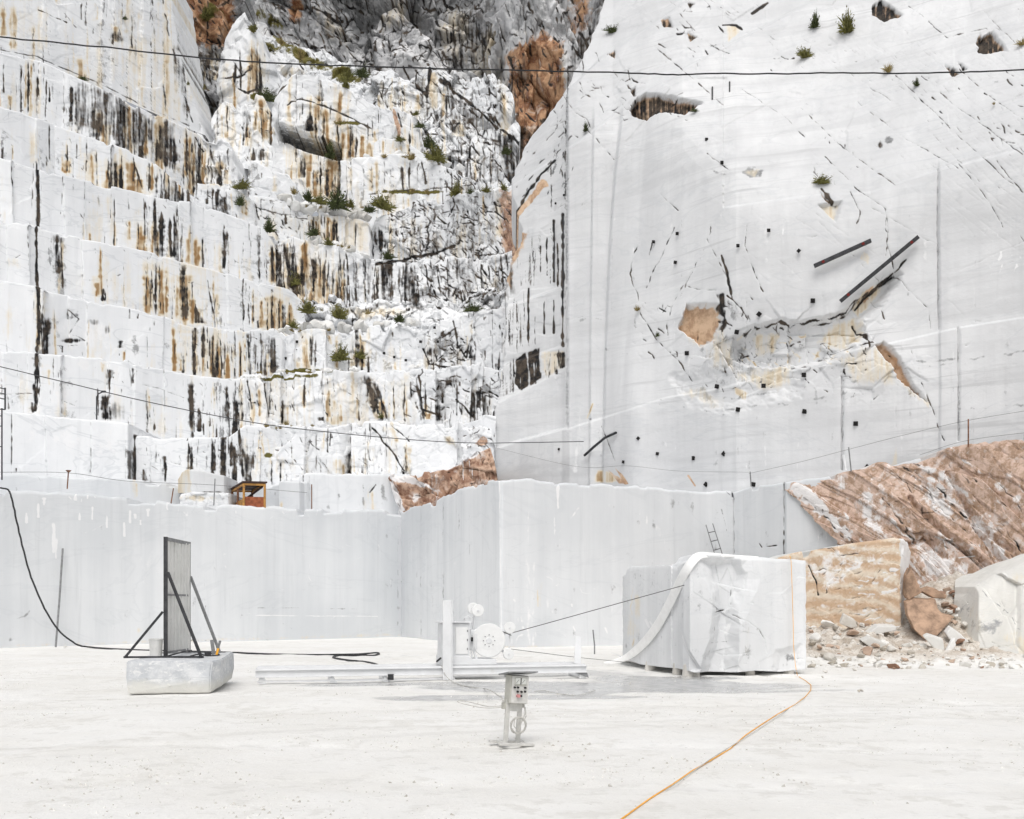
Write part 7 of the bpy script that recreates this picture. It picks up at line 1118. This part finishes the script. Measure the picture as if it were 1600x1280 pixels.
MB().bar(at(740, 1016, .3), at(745, 1030, .3), .06).bar(at(736, 1018, .3), at(738, 1028, .3), .05).build('strut', M['white_paint'], ws); MB().tube([at(689, 1028, .0), at(682, 1034, -.05)], .028, 6).build('grip', M['black_plastic'], ws)
dr_ = MB(); dr_.prism([at(712, 980, .105), at(731, 980, .105), at(731, 1022, .105), at(712, 1022, .105)], -tn * .015); dr_.build('door', M['white_paint2'], ws, bevel=.004)
for y in (986, 1000, 1014): MB().cyl(at(730.5, y - 1.5, .08), at(730.5, y + 1.5, .08), .016, .016, 8).build('hinge', M['steel_grey'], ws)
for k in range(8): a_ = k * .785; q = wc + Vector((td * math.cos(a_) * .17)) + Vector((0, 0, math.sin(a_) * .17)); MB().cyl(q - tn * .03, q, .016, .016, 6).build('bolt', M['steel_grey'], ws)
for k in range(6): MB().bar(at(698, 990 + k * 3.2, .1), at(707, 990 + k * 3.2, .1), .02, .012).build('vent_slat', M['steel_grey'], ws)
for k in range(5): MB().prism([at(734 + k * 2.6, 990, .22), at(735 + k * 2.6, 990, .22), at(735 + k * 2.6, 1014, .22), at(734 + k * 2.6, 1014, .22)], -tn * .03).build('motor_fin', M['white_paint'], ws)
rope('saw_wire', [at(800, 989, .25), at(840, 978, .25).lerp(V(1068, 915, 31.7), .12), at(803, 988, .25).lerp(V(1069, 914.5, 31.65), .6), V(1069, 914.5, 31.75)], .013, 'wire', 'taut thin saw wire running from the guide pulley up to the big block', 'wire')
tag(MB().tube([at(776, 983, .26), at(799, 993, .25)], .012).build('saw_wire', M['wire'], None, True), 'short saw wire between the drive wheel and the upper guide pulley', 'wire')
rope('saw_wire', [at(797, 1014, .25), at(812, 1016, .3), V(840, 1019.5, 32), V(900, 1027, 33.6), V(985, 1035.5, 36.3)], .009, 'wire', 'slack saw wire running low over the floor to the foot of the big block', 'wire')
# ---------------------------------------------------------------- control panel on its stand
cp = G(799, 1163); th_ = RAD(24)
ct = thing('control_panel', 'dusty grey electric control box with gauges and knobs on a two-legged stand', 'control panel', (cp.x, cp.y, 0), th_)
R24 = Matrix.Rotation(th_, 3, 'Z'); tip = Matrix.Rotation(RAD(-7), 3, 'X'); lean = R24 @ Matrix.Rotation(RAD(4), 3, 'Y')
def cl(x, y, z): return cp + lean @ Vector((x, y, z))
def lbox(mb, c, s, M3=None): return mb.box(cl(*c), s, lean @ M3 if M3 else lean)
mb = MB(); lbox(mb, (0, -.19, .02), (.60, .07, .04)); lbox(mb, (0, .19, .02), (.60, .07, .04)); lbox(mb, (-.16, 0, .02), (.07, .36, .04)); lbox(mb, (.16, 0, .02), (.07, .36, .04)); mb.build('base_frame', M['box_paint2'], ct, bevel=.006)
for s in (-1, 1): lbox(MB(), (s * .105, 0, .36), (.07, .05, .68)).build('leg', M['box_paint2'], ct, bevel=.006)
mb = MB(); lbox(mb, (0, -.03, .6), (.18, .02, .16)); mb.build('cross_plate', M['box_paint2'], ct)
lbox(MB(), (.02, -.01, .87), (.30, .22, .44)).build('cabinet', M['box_paint'], ct, bevel=.008)
door = lbox(MB(), (.025, -.135, .87), (.285, .02, .425)).build('door', M['box_paint2'], ct, bevel=.006)
lbox(MB(), (.025, -.149, 1.0), (.20, .012, .125)).build('gauge_frame', M['box_paint'], door)
for s in (-1, 1): g_ = lbox(MB(), (.025 + s * .05, -.158, 1.005), (.085, .01, .095)).build('gauge', M['glass_gauge'], door, bevel=.004); MB().bar(cl(.025 + s * .05 - .03, -.164, .975), cl(.025 + s * .05 + .015, -.164, 1.03), .004).build('needle', M['black_plastic'], door)
lbox(MB(), (.025, -.16, 1.005), (.012, .012, .1)).build('divider', M['black_plastic'], door)
for x, z in [(-.075, .905), (-.02, .905), (.105, .905), (-.02, .84), (.045, .84), (.105, .845), (.04, .775)]: MB().cyl(cl(x, -.143, z), cl(x, -.185, z), .017, .014, 12).build('knob', M['black_plastic'], door, True)
MB().cyl(cl(-.012, -.143, .775), cl(-.012, -.195, .775), .026, .028, 14).build('stop_button', M['pink_knob'], door, True)
roof = MB().box(cl(.03, -.02, 1.125), (.50, .42, .022), lean @ Matrix.Rotation(RAD(8), 3, 'X').inverted() @ Matrix.Rotation(RAD(-3), 3, 'Y')).build('rain_roof', M['steel_grey'], ct, bevel=.004)
lbox(MB(), (-.15, .02, .60), (.08, .08, .1)).build('socket_box', M['box_paint'], ct, bevel=.006); lbox(MB(), (.14, .02, .62), (.07, .06, .08)).build('socket_box', M['box_paint'], ct, bevel=.006)
coil = []
for k in range(150): a_ = k / 150 * 6.28 * 4.3; rr = .125 + .012 * math.sin(k * 1.3); coil.append(cl(.05 + rr * math.cos(a_) * 1.05, -.09 - .012 * (k % 31) / 10, .31 + rr * math.sin(a_)))
tag(MB().tube(coil, .008, 5).build('cord_coil', M['pale_cord'], None, True), 'coil of dusty grey cord hanging on the legs of the control stand', 'cord')
MB().tube([cl(.15, -.05, .65), cl(.17, -.08, .5), cl(.06, -.1, .22)], .009, 5).tube([cl(.17, -.06, .6), cl(.185, -.09, .45), cl(.16, -.08, .4)], .008, 5).tube([cl(-.02, -.1, .42), cl(-.03, -.12, .3), cl(.1, -.1, .18)], .008, 5).build('cord', M['pale_cord'], ct, True)
rope('cord', [cl(-.16, .02, .58), cl(-.45, .1, .55), cl(-.80, .2, .60), cl(-.86, .24, .63), cl(-.75, .2, .64), cl(-.4, .12, .575), cl(-.17, .04, .60)], .008, 'pale_cord', 'stiff loop of grey cord sticking out to the left of the control stand', 'cord')
rope('cord', [cl(-.16, .03, .6), cl(-.19, .05, .72), V(777, 1086, 18), V(770, 1081, 21.5), gpt(758, 1078, .03), gpt(738, 1075), gpt(722, 1072), gpt(708, 1067), at(696, 1055, -.2), at(690, 1040, -.05)], .012, 'pale_cord', 'dusty grey cord running over the floor between control stand and saw', 'cord')
rope('cord', [gpt(835, 1082), gpt(850, 1080), gpt(862, 1083), gpt(900, 1088), gpt(930, 1080)], .008, 'pale_cord', 'thin grey cord lying on the wet floor to the right of the control stand', 'cord')
# ---------------------------------------------------------------- cables and cords on the floor
rope('floor_cable', [V(-8, 762, 52.4), V(4, 763, 52.2), V(14, 767, 51.9), V(20, 785, 51.8), V(30, 832, 51.8), V(46, 893, 51.6), V(66, 944, 51.5), V(90, 983, 51.5), V(118, 1006, 51.5), gpt(142, 1013, .05), gpt(200, 1016), gpt(270, 1018), gpt(350, 1020), gpt(375, 1021), gpt(420, 1023), gpt(490, 1024), gpt(560, 1023), gpt(590, 1021), gpt(586, 1025), gpt(555, 1025), gpt(526, 1026), gpt(522, 1029), gpt(545, 1033), gpt(575, 1036), gpt(592, 1041)], .045, 'rubber', 'black cable hanging down the left wall and running along the floor', 'cable', wob=.012)
oc_ = [P(1236, 871, 33.4), P(1233.5, 869.5, 32.55), P(1236, 876, 32.25), P(1238, 930, 32.28), P(1239.5, 980, 32.28), P(1240, 1010, 32.25), P(1243, 1040, 32.1), P(1245, 1050, 31.7)] + [gpt(x, y, .012) for x, y in [(1246, 1057), (1258, 1064), (1267, 1071), (1267, 1079), (1258, 1090), (1242, 1102), (1215, 1117), (1190, 1133), (1165, 1150), (1140, 1172), (1110, 1190), (1080, 1207), (1050, 1228), (1015, 1250), (975, 1279), (930, 1312)]]
_pts = [(1246, 1057), (1258, 1064), (1267, 1071), (1267, 1079), (1258, 1090), (1242, 1102), (1215, 1117), (1190, 1133), (1165, 1150), (1140, 1172), (1110, 1190), (1080, 1207), (1050, 1228), (1015, 1250), (975, 1279), (930, 1312)]
oc_ = oc_[:8] + [gpt(_pts[i][0] + (_pts[i + 1][0] - _pts[i][0]) * k / 6, _pts[i][1] + (_pts[i + 1][1] - _pts[i][1]) * k / 6, .014) for i in range(len(_pts) - 1) for k in range(6)]
rope('orange_cord', oc_, .0085, 'orange', 'orange cord hanging over the big white block and winding across the floor to the front', 'cord', sub=2, wob=.0)
rope('pale_line', [gpt(x, y, .02) for x, y in [(1258, 1092), (1190, 1138), (1120, 1182), (1080, 1210), (1040, 1238)]], .006, 'pale_cord', 'thin pale cord beside the orange cord on the floor', 'cord')
# white strap over the block
path = [(1190, 870.5, .6), (1140, 869, .25), (1102, 866.5, .1), (1088, 868, -.1), (1072, 890, -.28), (1058, 918, -.3), (1044, 948, -.32), (1028, 978, -.34), (1008, 1004, -.36), (988, 1022, -.38), (968, 1034, -.4), (940, 1036.5, -.2)]
vs, fs = [], []
for i, (px, py, dy) in enumerate(path):
    a_ = path[max(0, i - 1)]; b_ = path[min(len(path) - 1, i + 1)]; dx, dz = b_[0] - a_[0], b_[1] - a_[1]; L_ = math.hypot(dx, dz); nx, nz = -dz / L_, dx / L_
    w_ = [1.5, 2, 5, 8, 8, 7.5, 7.2, 7.5, 7.5, 7, 4.5, 2.4][i]; Y_ = float(Ybig(max(px, 975))) + dy
    tw = .16 * min(1, max(0, (1100 - px) / 30)) * min(1, max(.0, (px - 960) / 40))
    for q in (0, .05): vs += [P(px + nx * w_, py + nz * w_, Y_ + q + tw), P(px - nx * w_, py - nz * w_, Y_ + q - tw)]
for i in range(len(path) - 1):
    a_ = 4 * i; b_ = a_ + 4; fs += [(a_, b_, b_ + 1, a_ + 1), (a_ + 2, a_ + 3, b_ + 3, b_ + 2), (a_, a_ + 2, b_ + 2, b_), (a_ + 1, b_ + 1, b_ + 3, a_ + 3)]
fs += [(0, 1, 3, 2), (4 * len(path) - 4, 4 * len(path) - 2, 4 * len(path) - 1, 4 * len(path) - 3)]
so_ = MB().quadset(vs, fs).build('strap', M['strap']); ss = so_.modifiers.new('smooth', 'SUBSURF'); ss.levels = ss.render_levels = 2; so_.data.polygons.foreach_set('use_smooth', np.ones(len(so_.data.polygons), bool)); tag(so_, 'broad white strap slung over the big block and trailing to the floor', 'strap')
